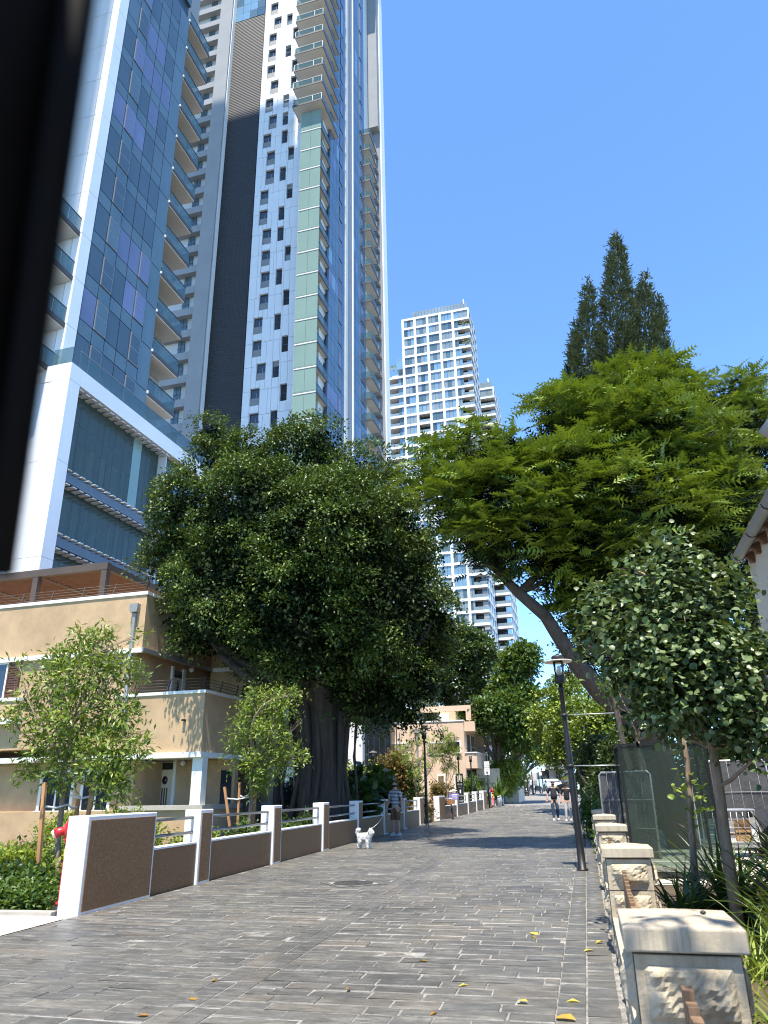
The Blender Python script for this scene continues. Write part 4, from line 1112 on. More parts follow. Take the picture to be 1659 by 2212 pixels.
# white gabled house beyond it
V3 = 74.0
def q3(x, y, v=V3): return onv(768 + x * K, 1454 + y * K, v)
GH = Bld('gabled_house', 'small white house with a tiled gable roof and a square chimney at the far end', q3(1130, 700)[0], V3, .7, 'house')
ul, ur_ = q3(1060, 700)[0], q3(1405, 720)[0]; uc = q3(1225, 640)[0]; ze, zr = q3(1405, 722)[2], q3(1215, 643)[2]
m = MB(); m.prism([(ul, 0), (ur_, 0), (ur_, ze), (uc, zr), (ul, ze)], V3, V3 + 10, 'y'); GH.mesh('wall', m, W_WHITE)
m = MB(); m.beam((uc - .15, V3 + 4.9, zr + .14), (ur_ + .45, V3 + 4.9, ze - .02), 10.8, .16, (0, 1, 0) if False else (0, 0, 1)); GH.mesh('roof', m, M('roof_tile', (.32, .21, .15), .8, var=.2))
m = MB(); m.beam((uc + .15, V3 + 4.9, zr + .14), (ul - .45, V3 + 4.9, ze - .02), 10.8, .16, (0, 0, 1)); GH.mesh('roof', m, bpy.data.materials['roof_tile'])
c = q3(1358, 650); GH.box('chimney', W_WHITE, c[0] - .4, V3 + 3, ze - .3, c[0] + .4, V3 + 3.8, zr + .2); GH.box('chimney_cap', W_WHITE, c[0] - .55, V3 + 2.85, zr + .2, c[0] + .55, V3 + 3.95, zr + .4)
c = q3(1273, 757); w = GH.box('window', PANE_BLACK, c[0] - .75, V3 - .03, c[2] - 1.3, c[0] + .75, V3 + .01, c[2] + 1.3)
GH.box('glazing_bar', TRIMW, c[0] - .05, V3 - .08, c[2] - 1.3, c[0] + .05, V3 - .031, c[2] + 1.3, w); GH.box('glazing_bar', TRIMW, c[0] - .75, V3 - .08, c[2] + .5, c[0] + .75, V3 - .032, c[2] + .6, w)
GH.box('shutter', SHUTTAN, c[0] + .9, V3 - .1, c[2] - 1.3, c[0] + 1.6, V3 - .01, c[2] + 1.3)
# timber balcony with flowers in front of it
DK = Bld('timber_deck', 'dark timber deck with white balusters in front of the gabled house', q3(1160, 800, 70)[0], 70, .7, 'deck')
a, b = q3(1165, 860, 70), q3(1235, 780, 70)
for k in range(7): DK.box('baluster', W_WHITE, a[0] + k * .45, 70, a[2], a[0] + .2 + k * .45, 70.1, a[2] + 1.7)
DK.box('deck_beam', PERGOLA, a[0] - .2, 69.9, a[2] + 1.7, a[0] + 3.6, 70.2, a[2] + 2.5); DK.box('deck_post', PERGOLA, a[0] + 2.9, 69.9, .7, a[0] + 3.5, 70.2, a[2] + 1.7); DK.box('deck_floor', PERGOLA, a[0] - .3, 69.9, a[2] - .5, a[0] + 3.6, 71.5, a[2])

# end of the street: white building under a grey canopy slab
Z3 = lambda x, y: (1015 + x * .16546, 1618 + y * .16546)
VE = 112.0
def qe(x, y, Y=VE): return aty(*Z3(x, y), Y)
EB = thing('canopy_building', 'white building under a thick grey canopy closing the far end of the street', 'building', (qe(1140, 500)[0], VE, 1.2))
def eb(name, mat, x0, y0, x1, y1, d0=0, d1=1.0):
    a, b = qe(x0, y1, VE + d0), qe(x1, y0, VE + d0)
    o = EB.location; return bx(name, mat, EB, a[0] - o[0], d0, a[2] - o[2], b[0] - o[0], d1, b[2] - o[2])
eb('canopy_slab', G_SLAB, 970, 200, 1330, 262, -4, 4); eb('white_wall', W_WHITE, 1000, 262, 1335, 430, 1, 3); eb('white_wall', W_WHITE, 860, 130, 1330, 205, 5, 8)
eb('dark_screen', PANE_BLACK, 930, 280, 1000, 410, 0, .5); eb('yellow_lintel', YELLOW, 1195, 360, 1300, 392, 0, .9); eb('wall_base', G_SLAB, 700, 400, 1400, 560, 3.2, 5)
for x in (1015, 1135, 1160): eb('column', DKMETAL, x, 265, x + 12, 420, .5, .9)
eb('side_block', W_BEIGE, 560, 300, 960, 520, 6, 9); eb('notice_board', W_WHITE, 895, 297, 945, 345, -1, -.9)
eb('window_row', PANE_GREY, 1150, 290, 1180, 350, .85, .98)

# ---------------------------------------------------------------- tiled-eaves house on the right
UE, ZE = 2.42, 5.0
RH = Bld('eaves_house', 'cream rendered house with wooden rafters and a half round gutter at the right edge', UE + .55, 13.3, 0, 'house')
RH.box('wall', M('cream_render', (.62, .54, .43), .9, var=.06, vscale=1.5, bump=.2, bscale=40), UE + .30, -6, 0, UE + 8, 13.4, ZE + .02)
m = MB(); n = 7
prof = [(UE - .0 + .085 + .085 * math.cos(math.pi + math.pi * i / n), ZE + .085 * math.sin(math.pi + math.pi * i / n)) for i in range(n + 1)]
prof += [(x + (.012 if x < UE + .085 else -.012), z + .005) for x, z in prof[::-1]]
m.prism(prof, -6, 13.35, 'y'); RH.mesh('gutter', m, GUTTERG)
for q in range(12): 
    m = MB(); v = 12.9 - q * 1.25; m.prism([(x + (-.006 if x < UE + .085 else .006), z - .006) for x, z in prof[:8]] + [(x, z) for x, z in prof[:8]][::-1], v, v + .03, 'y'); RH.mesh('gutter_joint', m, DKMETAL)
for q in range(26):
    v = 12.9 - q * .52; m = MB()
    m.prism([(UE + .175, ZE + .0), (UE + .31, ZE + .05), (UE + .31, ZE - .16), (UE + .24, ZE - .16), (UE + .175, ZE - .07)], v - .1, v, 'y'); RH.mesh('rafter', m, WOODBR)
m = MB(); m.hexa([(UE + .05, -6, ZE + .06), (UE + 5, -6, ZE + 2.2), (UE + 5, 13.4, ZE + 2.2), (UE + .05, 13.4, ZE + .06), (UE + .05, -6, ZE + .11), (UE + 5, -6, ZE + 2.28), (UE + 5, 13.4, ZE + 2.28), (UE + .05, 13.4, ZE + .11)]); RH.mesh('roof', m, bpy.data.materials['roof_tile'])
RH.box('eaves_board', WOODBR, UE + .17, -6, ZE - .02, UE + .2, 13.35, ZE + .1)
# upper roof corner peeping in at the right edge
c = onv(1652, 935, 11.0)
RH.mesh('upper_gutter', MB().tube([(c[0] - .02, 11.0, c[2] - .05), (c[0] + .6, 10.6, c[2] + .55)], .11, 10), GUTTERG)
RH.box('upper_wall', W_WHITE, c[0] + .06, 9, ZE + 1.0, c[0] + 3, 10.9, c[2] + .2)

# ================================================================== VEGETATION
def tmpl_oval(w=.36, fold=.10):
    return np.array([(0, 0, 0), (.5, w / 1, fold), (1, 0, -.06), (.5, -w, fold)]) * (1, .5 * 2, 1), [(0, 2, 1), (0, 3, 2)]
def tmpl_round():
    v = [(0, 0, 0), (.22, .40, .05), (.62, .46, .08), (1, 0, -.10), (.62, -.46, .08), (.22, -.40, .05), (.5, 0, 0)]
    return np.array(v), [(6, 0, 5), (6, 1, 0), (6, 2, 1), (6, 3, 2), (6, 4, 3), (6, 5, 4)]
def tmpl_frond(n=6, droop=.40, w=.26):
    V, F = [], []
    for i in range(n):
        t = (i + .6) / n; x = t; z = -droop * t * t; l = w * math.sin(math.pi * min(.96, t * .85 + .12)) + .02
        for s in (1, -1):
            k = len(V); V += [(x - .055, 0, z), (x + .085, 0, z - .01), (x + .13, s * l, z - .05)]; F.append((k, k + 1, k + 2) if s > 0 else (k + 1, k, k + 2))
    V += [(0, .008, 0), (0, -.008, 0), (1, 0, -droop)]; k = len(V); F.append((k - 3, k - 2, k - 1))
    return np.array(V), F
def tmpl_pinnate(n=7, droop=.25):
    V, F = [], []
    for i in range(n):
        t = (i + .5) / n; z = -droop * t * t
        for s in (1, -1):
            k = len(V); V += [(t, 0, z), (t + .06, s * .14, z + .03), (t + .05, s * .3, z - .03), (t - .04, s * .16, z + .02)]; F += [(k, k + 1, k + 2), (k, k + 2, k + 3)]
    return np.array(V), F
def tmpl_tuft():
    V = []; F = []
    for a in (0, 1.05, 2.1):
        c, s = math.cos(a) * .16, math.sin(a) * .16; k = len(V)
        V += [(0, c, s), (0, -c, -s), (1, 0, 0)]; F.append((k, k + 1, k + 2))
    return np.array(V), F
def foliage(name, mat, C, X, N, S, tmpl, parent=None, tint=None):
    V, F = tmpl; F = np.array(F); n = len(C)
    X = X / (np.linalg.norm(X, axis=1, keepdims=True) + 1e-9)
    N = N - X * (N * X).sum(1, keepdims=True); N = N / (np.linalg.norm(N, axis=1, keepdims=True) + 1e-9)
    Yv = np.cross(N, X)
    P = C[:, None, :] + S[:, None, None] * (V[None, :, 0:1] * X[:, None, :] + V[None, :, 1:2] * Yv[:, None, :] + V[None, :, 2:3] * N[:, None, :])
    FF = (F[None] + len(V) * np.arange(n)[:, None, None]).reshape(-1, F.shape[1])
    if tint is None: tint = rng.random(n)
    return quads_mesh(name, P.reshape(-1, 3), FF, mat, np.repeat(tint, len(V)), parent)
def lobes_px(lst, rs=1.0):
    """(px, py, distance, radius in photo pixels) -> centre and metric radius"""
    out = []
    for px, py, Y, r in lst:
        c = aty(px, py, Y); m = r * pxm(c) * rs; out.append((c, np.array([m, m, m * .92])))
    return out
def sample_shell(lobes, n, inner=.62, lump=.18, up=0.0, cull=.72):
    """points on the lumpy outer skin of a set of lobes, with outward normals"""
    A = np.array([l[1][0] ** 2 for l in lobes]); A = A / A.sum(); idx = rng.choice(len(lobes), n, p=A)
    Cn = np.array([l[0] for l in lobes])[idx]; Rd = np.array([l[1] for l in lobes])[idx]
    D = rng.normal(size=(n, 3)); D[:, 2] += up; D /= np.linalg.norm(D, axis=1, keepdims=True)
    ph = idx * 1.7
    lum = 1 + lump * (np.sin(D[:, 0] * 5 + ph) * np.sin(D[:, 1] * 4.3 + ph * 2) + .6 * np.sin(D[:, 2] * 7 + D[:, 0] * 6 + ph))
    rad = (inner + (1 - inner) * rng.random(n) ** .5) * lum
    P = Cn + D * Rd * rad[:, None]
    keep = np.ones(n, bool)
    for j, (c, r) in enumerate(lobes):
        q = (((P - c) / r) ** 2).sum(1); keep &= ~((q < cull ** 2) & (idx != j))
    return P[keep], D[keep]
def sub_lobes(lobes, n, rmin, rmax, inner=.78, lump=.12, up=.25, cull=.7):
    """small leaf masses sitting on the skin of the big lobes"""
    P, D = sample_shell(lobes, n, inner, lump, up, cull); R = rng.uniform(rmin, rmax, len(P)); return P, D, R
def on_masses(P, D, R, m, up=.9, flat=.75):
    """m points on the upper and outer skin of each small mass, with normals"""
    n = len(P); d = rng.normal(size=(n * m, 3)) + np.repeat(D, m, 0) * .7; d[:, 2] += up; d /= np.linalg.norm(d, axis=1, keepdims=True)
    Q = np.repeat(P, m, 0) + d * (np.repeat(R, m) * (.75 + .35 * rng.random(n * m)))[:, None] * (1, 1, flat); return Q, d
def clusters(P, D, k, spread, out=.5, upw=.5, rnd=.6, droop=0.0):
    """k leaves round each clump centre: positions, pointing axes, facing normals"""
    n = len(P); C = np.repeat(P, k, 0) + rng.normal(size=(n * k, 3)) * spread
    O = np.repeat(D, k, 0)
    X = O * out + rng.normal(size=(n * k, 3)) * rnd; X[:, 2] -= droop
    N = O * .55 + rng.normal(size=(n * k, 3)) * .32; N[:, 2] += upw
    return C, X, N
def limb(mb, a, b, ra, rb_, bend=.12, n=6, sides=7, sag=0.0):
    a, b = np.array(a, float), np.array(b, float); L = np.linalg.norm(b - a); off = rng.normal(size=3) * L * bend; pts = []
    for i in range(n + 1):
        t = i / n; p = a + (b - a) * t + off * math.sin(math.pi * t) + np.array([0, 0, sag * L * math.sin(math.pi * t)]); pts.append(p + rng.normal(size=3) * L * .008)
    mb.tube(pts, [ra + (rb_ - ra) * i / n for i in range(n + 1)], sides); return pts
def branches(mb, hub, lobes, r0, twigs=4, bend=.14):
    for c, r in lobes:
        p = limb(mb, hub, c, r0, r0 * .3, bend, 7, 6)
        for _ in range(twigs):
            d = rng.normal(size=3); d[2] = abs(d[2]) * .8; d /= np.linalg.norm(d)
            limb(mb, p[rng.integers(3, 7)], c + d * r * .9, r0 * .28, r0 * .06, .12, 4, 4)

# ---------------------------------------------------------------- the big dark ficus
def big_ficus():
    Y0 = 25.5
    t = thing('ficus_tree', 'huge dark fig tree with a dense spreading crown and fluted trunk behind the left wall', 'tree', (-7.75, Y0, 0))
    L = [(480, 995, 25.5, 52), (455, 945, 25.5, 26), (640, 1020, 25.5, 92), (540, 1010, 25, 60), (760, 1065, 26, 88), (430, 1110, 24.5, 92), (560, 1130, 23, 135), (700, 1180, 22.8, 145), (815, 1160, 25, 98), (395, 1235, 24.5, 72), (520, 1290, 23, 135), (655, 1335, 22.6, 140), (800, 1320, 23.5, 135), (878, 1290, 26.6, 82),
         (440, 1350, 24.5, 72), (620, 1415, 26, 95), (750, 1450, 27, 105), (868, 1430, 27.2, 88), (912, 1385, 27.5, 54), (540, 1375, 23.5, 62), (900, 1200, 27, 55), (805, 1535, 28.5, 38), (660, 1440, 24.6, 62), (740, 1480, 25, 62), (830, 1500, 25.4, 58), (900, 1470, 26, 50), (600, 1430, 24.6, 52), (880, 1540, 27, 34), (600, 1200, 27.5, 140), (750, 1300, 28, 150), (690, 960, 25, 40), (850, 1090, 26, 50), (370, 1180, 25, 45), (940, 1330, 26.5, 38)]
    lob = lobes_px(L)
    Ps, Ds, Rs = sub_lobes(lob, 900, .38, .85, .86, .14, .25, .78)
    P, D = on_masses(Ps, Ds, Rs, 30, .9, .75)
    C, X, N = clusters(P, D, 8, .10, .6, .75, .55, .35)
    ti = np.clip(np.repeat(np.repeat(rng.random(len(Ps)), 30), 8) * .35 + .65 * rng.random(len(C)), 0, .999)
    l1 = foliage('crown', LF_FIC, C - np.array(t.location), X, N, rng.uniform(.09, .16, len(C)), tmpl_oval(.27, .05), t, ti)
    l1['kind'] = 'stuff'
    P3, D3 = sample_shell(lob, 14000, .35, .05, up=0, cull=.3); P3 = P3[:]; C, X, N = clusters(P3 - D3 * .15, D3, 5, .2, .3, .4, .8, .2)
    l2 = foliage('inner_leaves', LF_CROWN_SHADE, C - np.array(t.location), X, N, rng.uniform(.13, .20, len(C)), tmpl_oval(.34, .05), t); l2['kind'] = 'stuff'
    # extra mid-green leaves on the upward-facing skin
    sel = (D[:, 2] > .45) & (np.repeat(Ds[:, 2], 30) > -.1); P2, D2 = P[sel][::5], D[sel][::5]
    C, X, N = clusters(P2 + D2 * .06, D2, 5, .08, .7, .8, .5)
    o = foliage('top_leaves', LF_MID, C - np.array(t.location), X, N, rng.uniform(.07, .14, len(C)), tmpl_oval(.24, .05), t); o['kind'] = 'stuff'
    # dense dark core so that little sky shows through
    tr = MB(); base = np.array([-7.7, Y0, 0.0]); loc = np.array(t.location)
    n = 26; rings = []; zs = [-.1, .3, .9, 1.6, 2.4, 3.2, 4.0, 4.8]
    rr = [1.15, .98, .86, .80, .78, .82, .95, 1.15]
    for z, r in zip(zs, rr):
        for k in range(n):
            a = 2 * math.pi * k / n; f = 1 + .13 * math.sin(a * 6 + z * .5) + .08 * math.sin(a * 11 - z * .8 + 1) ; tr.v.append((r * f * math.cos(a) + .0 - .05 * z * .3, r * f * math.sin(a), z))
    m = len(zs); tr.f += [(i * n + k, i * n + (k + 1) % n, (i + 1) * n + (k + 1) % n, (i + 1) * n + k) for i in range(m - 1) for k in range(n)]; tr.sm += [True] * ((m - 1) * n)
    for i in range(16):                                            # fluted aerial roots grown onto the trunk
        a = rng.uniform(0, 6.28); r = rng.uniform(.82, 1.02); p0 = (r * 1.12 * math.cos(a), r * 1.12 * math.sin(a), -.1); p1 = (r * .85 * math.cos(a + .25), r * .85 * math.sin(a + .25), 2.2); p2 = (r * 1.05 * math.cos(a + .1), r * 1.05 * math.sin(a + .1), 4.6)
        tr.tube([p0, tuple((np.array(p0) + p1) / 2 + rng.normal(size=3) * .05), p1, tuple((np.array(p1) + p2) / 2), p2], [.13, .10, .09, .10, .12], 7)
    for c, r in lob: limb(tr, (rng.normal() * .4, rng.normal() * .4, 4.2), c - loc, .26, .05, .1, 6, 7)
    for (dx, dy, r) in ((-2.6, -.2, .16), (-1.9, .4, .13), (-2.25, .1, .07), (-3.6, .5, .12), (1.25, .3, .04), (1.35, .1, .03), (-1.2, -.3, .06)): limb(tr, (dx, dy, -.1), (dx * .9 + .1, dy, 5.2), r, r * .9, .02, 6, 8)
    tr.build('trunk', BK_FIC, t)
    return lob
FIC = big_ficus()

# ---------------------------------------------------------------- jacaranda leaning over the street
def jacaranda(name, label, base, hub_pts, lst, nfr, size, r0, seed_trunk=True, mat=LF_JAC, tw=5):
    t = thing(name, label, 'tree', base); loc = np.array(base, float); lob = lobes_px(lst)
    Ps, Ds, Rs = sub_lobes(lob, int(nfr / 8), .5, 1.0, .74, .2, .3, .62)
    P, D = on_masses(Ps, Ds, Rs, 8, .9, .8)
    # flat sprays: several fronds radiate from each twig tip
    k = 6; n = len(P); C = np.repeat(P, k, 0) + rng.normal(size=(n * k, 3)) * (.10, .10, .05)
    a = np.tile(np.arange(k) / k * 6.28, n) + np.repeat(rng.uniform(0, 6.28, n), k)
    X = np.stack([np.cos(a), np.sin(a), rng.uniform(-.25, .45, n * k)], 1) + np.repeat(D, k, 0) * .55
    N = rng.normal(size=(n * k, 3)) * .42; N[:, 2] += 1
    ti = np.clip(np.repeat(rng.random(n), k) * .6 + rng.random(n * k) * .4, 0, .999)
    o = foliage('crown', mat, C - loc, X, N, rng.uniform(.6, 1.15, n * k) * size, tmpl_frond(), t, ti); o['kind'] = 'stuff'
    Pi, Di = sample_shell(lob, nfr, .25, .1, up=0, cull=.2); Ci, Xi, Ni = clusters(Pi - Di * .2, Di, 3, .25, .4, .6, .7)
    o = foliage('inner_leaves', LF_CROWN_SHADE, Ci - loc, Xi, Ni, rng.uniform(.3, .6, len(Ci)) * size / .6, tmpl_frond(), t); o['kind'] = 'stuff'
    tr = MB()
    for pts, rad in hub_pts: tr.tube([np.array(p) - loc for p in pts], rad, 9)
    hubs = [np.array(p) for pts, _ in hub_pts for p in pts[1:]]
    for c, r in lob:
        h = min(hubs, key=lambda q: np.linalg.norm(q - c) + (0 if q[2] < c[2] else 3))
        p = limb(tr, h - loc, c - loc, r0, .035, .10, 7, 6)
        for _ in range(tw):
            d = rng.normal(size=3); d[2] = abs(d[2]); d /= np.linalg.norm(d); limb(tr, p[rng.integers(2, 7)], c - loc + d * r * .85, .035, .010, .12, 4, 4)
    tr.build('trunk', BK_JAC, t)
    return lob
jb = aty(1450, 1700, 21); jb[2] = 0
A_ = lambda *p: aty(*p)
trunk = [(jb[0] + .15, jb[1], -.1), A_(1410, 1600, 21), A_(1372, 1545, 20.8), A_(1300, 1495, 20.5), A_(1250, 1440, 20.2), A_(1210, 1380, 20), A_(1178, 1330, 20), A_(1120, 1280, 20), A_(1085, 1245, 20)]
limb2 = [A_(1372, 1545, 20.8), A_(1400, 1480, 21.5), A_(1420, 1380, 22), A_(1440, 1250, 22.5), A_(1450, 1120, 22.5)]
limb3 = [A_(1120, 1280, 20), A_(1180, 1225, 20.5), A_(1230, 1190, 21), A_(1300, 1130, 21)]
limb4 = [A_(1340, 1500, 20.6), A_(1345, 1400, 20), A_(1370, 1300, 20), A_(1380, 1150, 20.5)]
jacaranda('jacaranda_tree', 'large feathery bright green tree leaning over the street from the right', jb,
          [(trunk, [.42, .40, .36, .30, .22, .19, .17, .15, .11]), (limb2, [.34, .3, .25, .2, .12]), (limb3, [.10, .12, .12, .06]), (limb4, [.2, .18, .15, .1])],
          [(990, 1035, 20, 58), (1085, 1005, 20, 75), (1015, 1110, 19.5, 66), (1100, 1110, 19.5, 95), (1235, 945, 21, 80), (1240, 1070, 20, 115), (1385, 865, 22, 55), (1270, 855, 22.5, 42), (1330, 925, 22, 70), (1400, 985, 21, 120), (1360, 1120, 19.5, 125), (1470, 950, 22, 75), (1500, 1060, 21, 110),
           (1420, 1190, 20, 100), (1250, 1180, 20, 85), (1150, 1190, 19.5, 60), (1570, 1110, 21, 85), (1560, 1190, 20.5, 80), (1040, 1190, 19.5, 45), (965, 1090, 19.5, 40), (1005, 960, 20, 24), (1330, 1260, 20, 70), (1290, 1340, 20.5, 40), (1270, 1280, 21.5, 60), (1350, 1330, 21.5, 75), (1225, 1225, 20.5, 50), (1420, 1290, 21, 85), (1320, 1420, 22, 55), (1520, 1260, 20.5, 75), (1600, 1270, 21.5, 70), (1170, 1215, 20.5, 42), (1300, 1350, 21.5, 55), (1390, 1370, 21.5, 60), (1060, 1150, 19.5, 50), (1450, 880, 22.5, 50)], 2500, .62, .09)
jb2 = aty(1640, 1650, 27); jb2[2] = 0
jacaranda('jacaranda_tree', 'second feathery tree behind at the right edge, topping out against the sky', jb2, [([(jb2[0], jb2[1], -.1), A_(1630, 1400, 27), A_(1625, 1150, 27), A_(1620, 1000, 27)], [.35, .3, .22, .12])],
          [(1560, 880, 26, 52), (1590, 930, 26, 70), (1650, 885, 27, 36), (1640, 985, 26, 80), (1545, 970, 26.5, 60), (1640, 1060, 26, 70)], 520, .52, .07)

# ---------------------------------------------------------------- cypress with several spires
def cypress(label, Y, spires, n, base, size=.155):
    t = thing('cypress_tree', label, 'tree', base); loc = np.array(base, float); Ps, Ds = [], []
    tot = sum(r * (y1 - y0) for (x0, y0, x1, y1, r) in spires); tr = MB()
    for (x0, y0, x1, y1, r) in spires:
        a, b = aty(x0, y0, Y), aty(x1, y1, Y); R = r * pxm(b); m = int(n * r * (y1 - y0) / tot); off = rng.normal(size=2) * R * .08
        tt = rng.random(m) ** .62; ang = rng.uniform(0, 6.28, m)
        lump = 1 + .13 * np.sin(ang * 4 + tt * 16) + .13 * np.sin(tt * 34 + ang * 2) + .12 * np.sin(tt * 61 - ang * 5)
        rad = R * (tt ** .72) * (.72 + .28 * rng.random(m) ** .5) * lump
        P = a + (b - a) * tt[:, None]; P[:, 0] += np.cos(ang) * rad + off[0] * tt; P[:, 1] += np.sin(ang) * rad + off[1] * tt; P[:, 2] += rng.normal(size=m) * .1
        Ps.append(P); Ds.append(np.stack([np.cos(ang), np.sin(ang), np.full(m, .9)], 1))
        tr.tube([b - loc + (0, 0, 1.0), (a + b) / 2 - loc, a - loc], [.14, .10, .02], 6)
    tr.tube([(0, 0, -.1), (0, 0, 5.0), (0, 0, 9.0)], [.35, .3, .2], 9)
    P = np.concatenate(Ps); D = np.concatenate(Ds); k = 9
    C = np.repeat(P, k, 0) + rng.normal(size=(len(P) * k, 3)) * .10; X = np.repeat(D, k, 0) + rng.normal(size=(len(P) * k, 3)) * .5; N = rng.normal(size=(len(P) * k, 3))
    ti = np.clip(np.repeat(rng.random(len(P)), k) * .7 + .3 * rng.random(len(P) * k), 0, .999)
    o = foliage('crown', LF_CYP, C - loc, X, N, rng.uniform(.7, 1.3, len(C)) * size, tmpl_tuft(), t, ti); o['kind'] = 'stuff'
    tr.build('trunk', BK_GREY, t)
cb = aty(1340, 1500, 31); cb[2] = 0
cypress('tall dark green cypress with several pointed spires rising above the bright tree', 31, [(1330, 502, 1340, 1300, 108), (1272, 606, 1264, 1200, 74), (1392, 588, 1398, 1250, 78), (1424, 640, 1420, 1200, 56), (1305, 740, 1305, 1200, 70), (1365, 700, 1370, 1200, 75), (1242, 690, 1238, 1200, 50), (1345, 700, 1350, 1450, 110), (1442, 770, 1440, 1300, 60), (1220, 820, 1225, 1250, 48)], 24000, cb)
cb = aty(1500, 1500, 34); cb[2] = 0
cypress('lower dark cypress clump behind, between the bright tree and the second feathery tree', 34, [(1488, 830, 1485, 1100, 40), (1513, 828, 1512, 1100, 34), (1455, 850, 1460, 1100, 40), (1205, 880, 1210, 1100, 28), (1535, 880, 1530, 1100, 30)], 2000, cb)

# ---------------------------------------------------------------- other leafy trees
def leafy(name, label, base, lst, n, k, size, mat, tmpl, bk=BK_GREY, r0=.10, spread=.16, cat='tree', trunk_r=.14, inner=.6, droop=.2, upw=.6, hub=None, cull=.6, lump=.2, grp=None, tw=3):
    t = thing(name, label, cat, base, group=grp); loc = np.array(base, float); lob = lobes_px(lst)
    if r0 > .04:
        mr = np.mean([l[1][0] for l in lob]); Ps, Ds, Rs = sub_lobes(lob, max(40, n // 8), mr * .22, mr * .42, max(inner, .62), lump, .2, cull); P, D = on_masses(Ps, Ds, Rs, 8)
    else: P, D = sample_shell(lob, n, inner, lump, up=.2, cull=cull)
    C, X, N = clusters(P, D, k, spread if r0 <= .04 else spread * .7, .7, upw, .55, droop)
    ti = np.clip(np.repeat(rng.random(len(P)), k) * .5 + .5 * rng.random(len(P) * k), 0, .999)
    o = foliage('crown', mat, C - loc, X, N, rng.uniform(.7, 1.3, len(C)) * size, tmpl, t, ti); o['kind'] = 'stuff'
    tr = MB(); hub = np.array(hub if hub is not None else (loc[0], loc[1], loc[2] + .5 * (min(c[2] for c, _ in lob) - loc[2]) + .2))
    limb(tr, (0, 0, -.1), hub - loc, trunk_r, trunk_r * .75, .03, 5, 8)
    branches(tr, hub - loc, [(c - loc, r) for c, r in lob], r0, tw); tr.build('trunk', bk, t)
    return t, lob
def gp(px, py_unused, Y, dx=0): p = aty(px, 1700, Y); return (p[0] + dx, Y, gz(Y))
OV = tmpl_oval(.3, .06); OVN = tmpl_oval(.17, .04)
leafy('shade_tree', 'dark round-topped tree behind the right flank of the big fig, before the far tower', gp(985, 0, 70), [(960, 1395, 70, 52), (1015, 1415, 69, 50), (1040, 1440, 70, 30), (985, 1470, 69, 50), (930, 1480, 69, 45), (1010, 1490, 70, 30)], 2300, 9, .38, LF_DK, OV, spread=.36, trunk_r=.3, r0=.2)
leafy('shade_tree', 'dark clumpy tree standing alone against the sky gap at mid street', gp(1082, 0, 62), [(1128, 1428, 62, 32), (1105, 1468, 62, 28), (1142, 1440, 62, 20), (1130, 1505, 62, 27), (1105, 1545, 61, 45), (1065, 1545, 60, 38), (1125, 1585, 61, 36), (1085, 1500, 62, 20)], 2600, 8, .33, LF_MID, OV, spread=.34, trunk_r=.3, r0=.2)
leafy('street_tree', 'light green bushy tree behind the leaning lamp post', gp(1265, 0, 44), [(1185, 1530, 48, 38), (1235, 1520, 46, 45), (1200, 1570, 46, 48), (1260, 1570, 44, 60), (1300, 1600, 42, 60), (1240, 1620, 44, 50), (1290, 1660, 42, 45), (1320, 1560, 42, 50), (1225, 1480, 47, 20)], 2800, 9, .21, LF_YNG, OV, spread=.24, trunk_r=.22, r0=.13)
leafy('street_tree', 'low umbrella tree over the street end with feathery leaves', gp(1135, 0, 84), [(1110, 1610, 84, 26), (1140, 1618, 84, 26), (1170, 1622, 83, 24), (1195, 1605, 80, 26), (1150, 1590, 84, 24), (1190, 1630, 80, 18)], 900, 9, .36, LF_JAC, OV, spread=.4, trunk_r=.2, r0=.1)
leafy('garden_tree', 'leafy young tree in front of the white gabled house', gp(1088, 0, 63), [(1078, 1672, 62, 20), (1100, 1668, 62, 22), (1085, 1692, 62, 20), (1120, 1676, 64, 18), (1112, 1650, 63, 14)], 900, 9, .22, LF_YNG, OV, spread=.28, trunk_r=.09, r0=.05)
leafy('hedge_tree', 'tall dark shrub mass on the right beyond the grey screen panels', gp(1310, 0, 32), [(1295, 1640, 34, 40), (1320, 1680, 31, 40), (1280, 1690, 34, 24), (1350, 1640, 30, 45), (1300, 1720, 31, 22)], 1300, 8, .14, LF_DK, OV, spread=.2, trunk_r=.1, r0=.06)
leafy('hedge_tree', 'dark evergreen backdrop behind the glass case on the right', gp(1500, 0, 30), [(1450, 1600, 30, 80), (1530, 1570, 30, 90), (1610, 1600, 30, 90), (1480, 1680, 29, 70), (1570, 1690, 29, 80), (1640, 1690, 29, 60), (1640, 1480, 32, 80), (1540, 1440, 32, 90), (1420, 1500, 31, 55)], 2800, 8, .17, LF_DK, OV, spread=.25, trunk_r=.2, r0=.1)
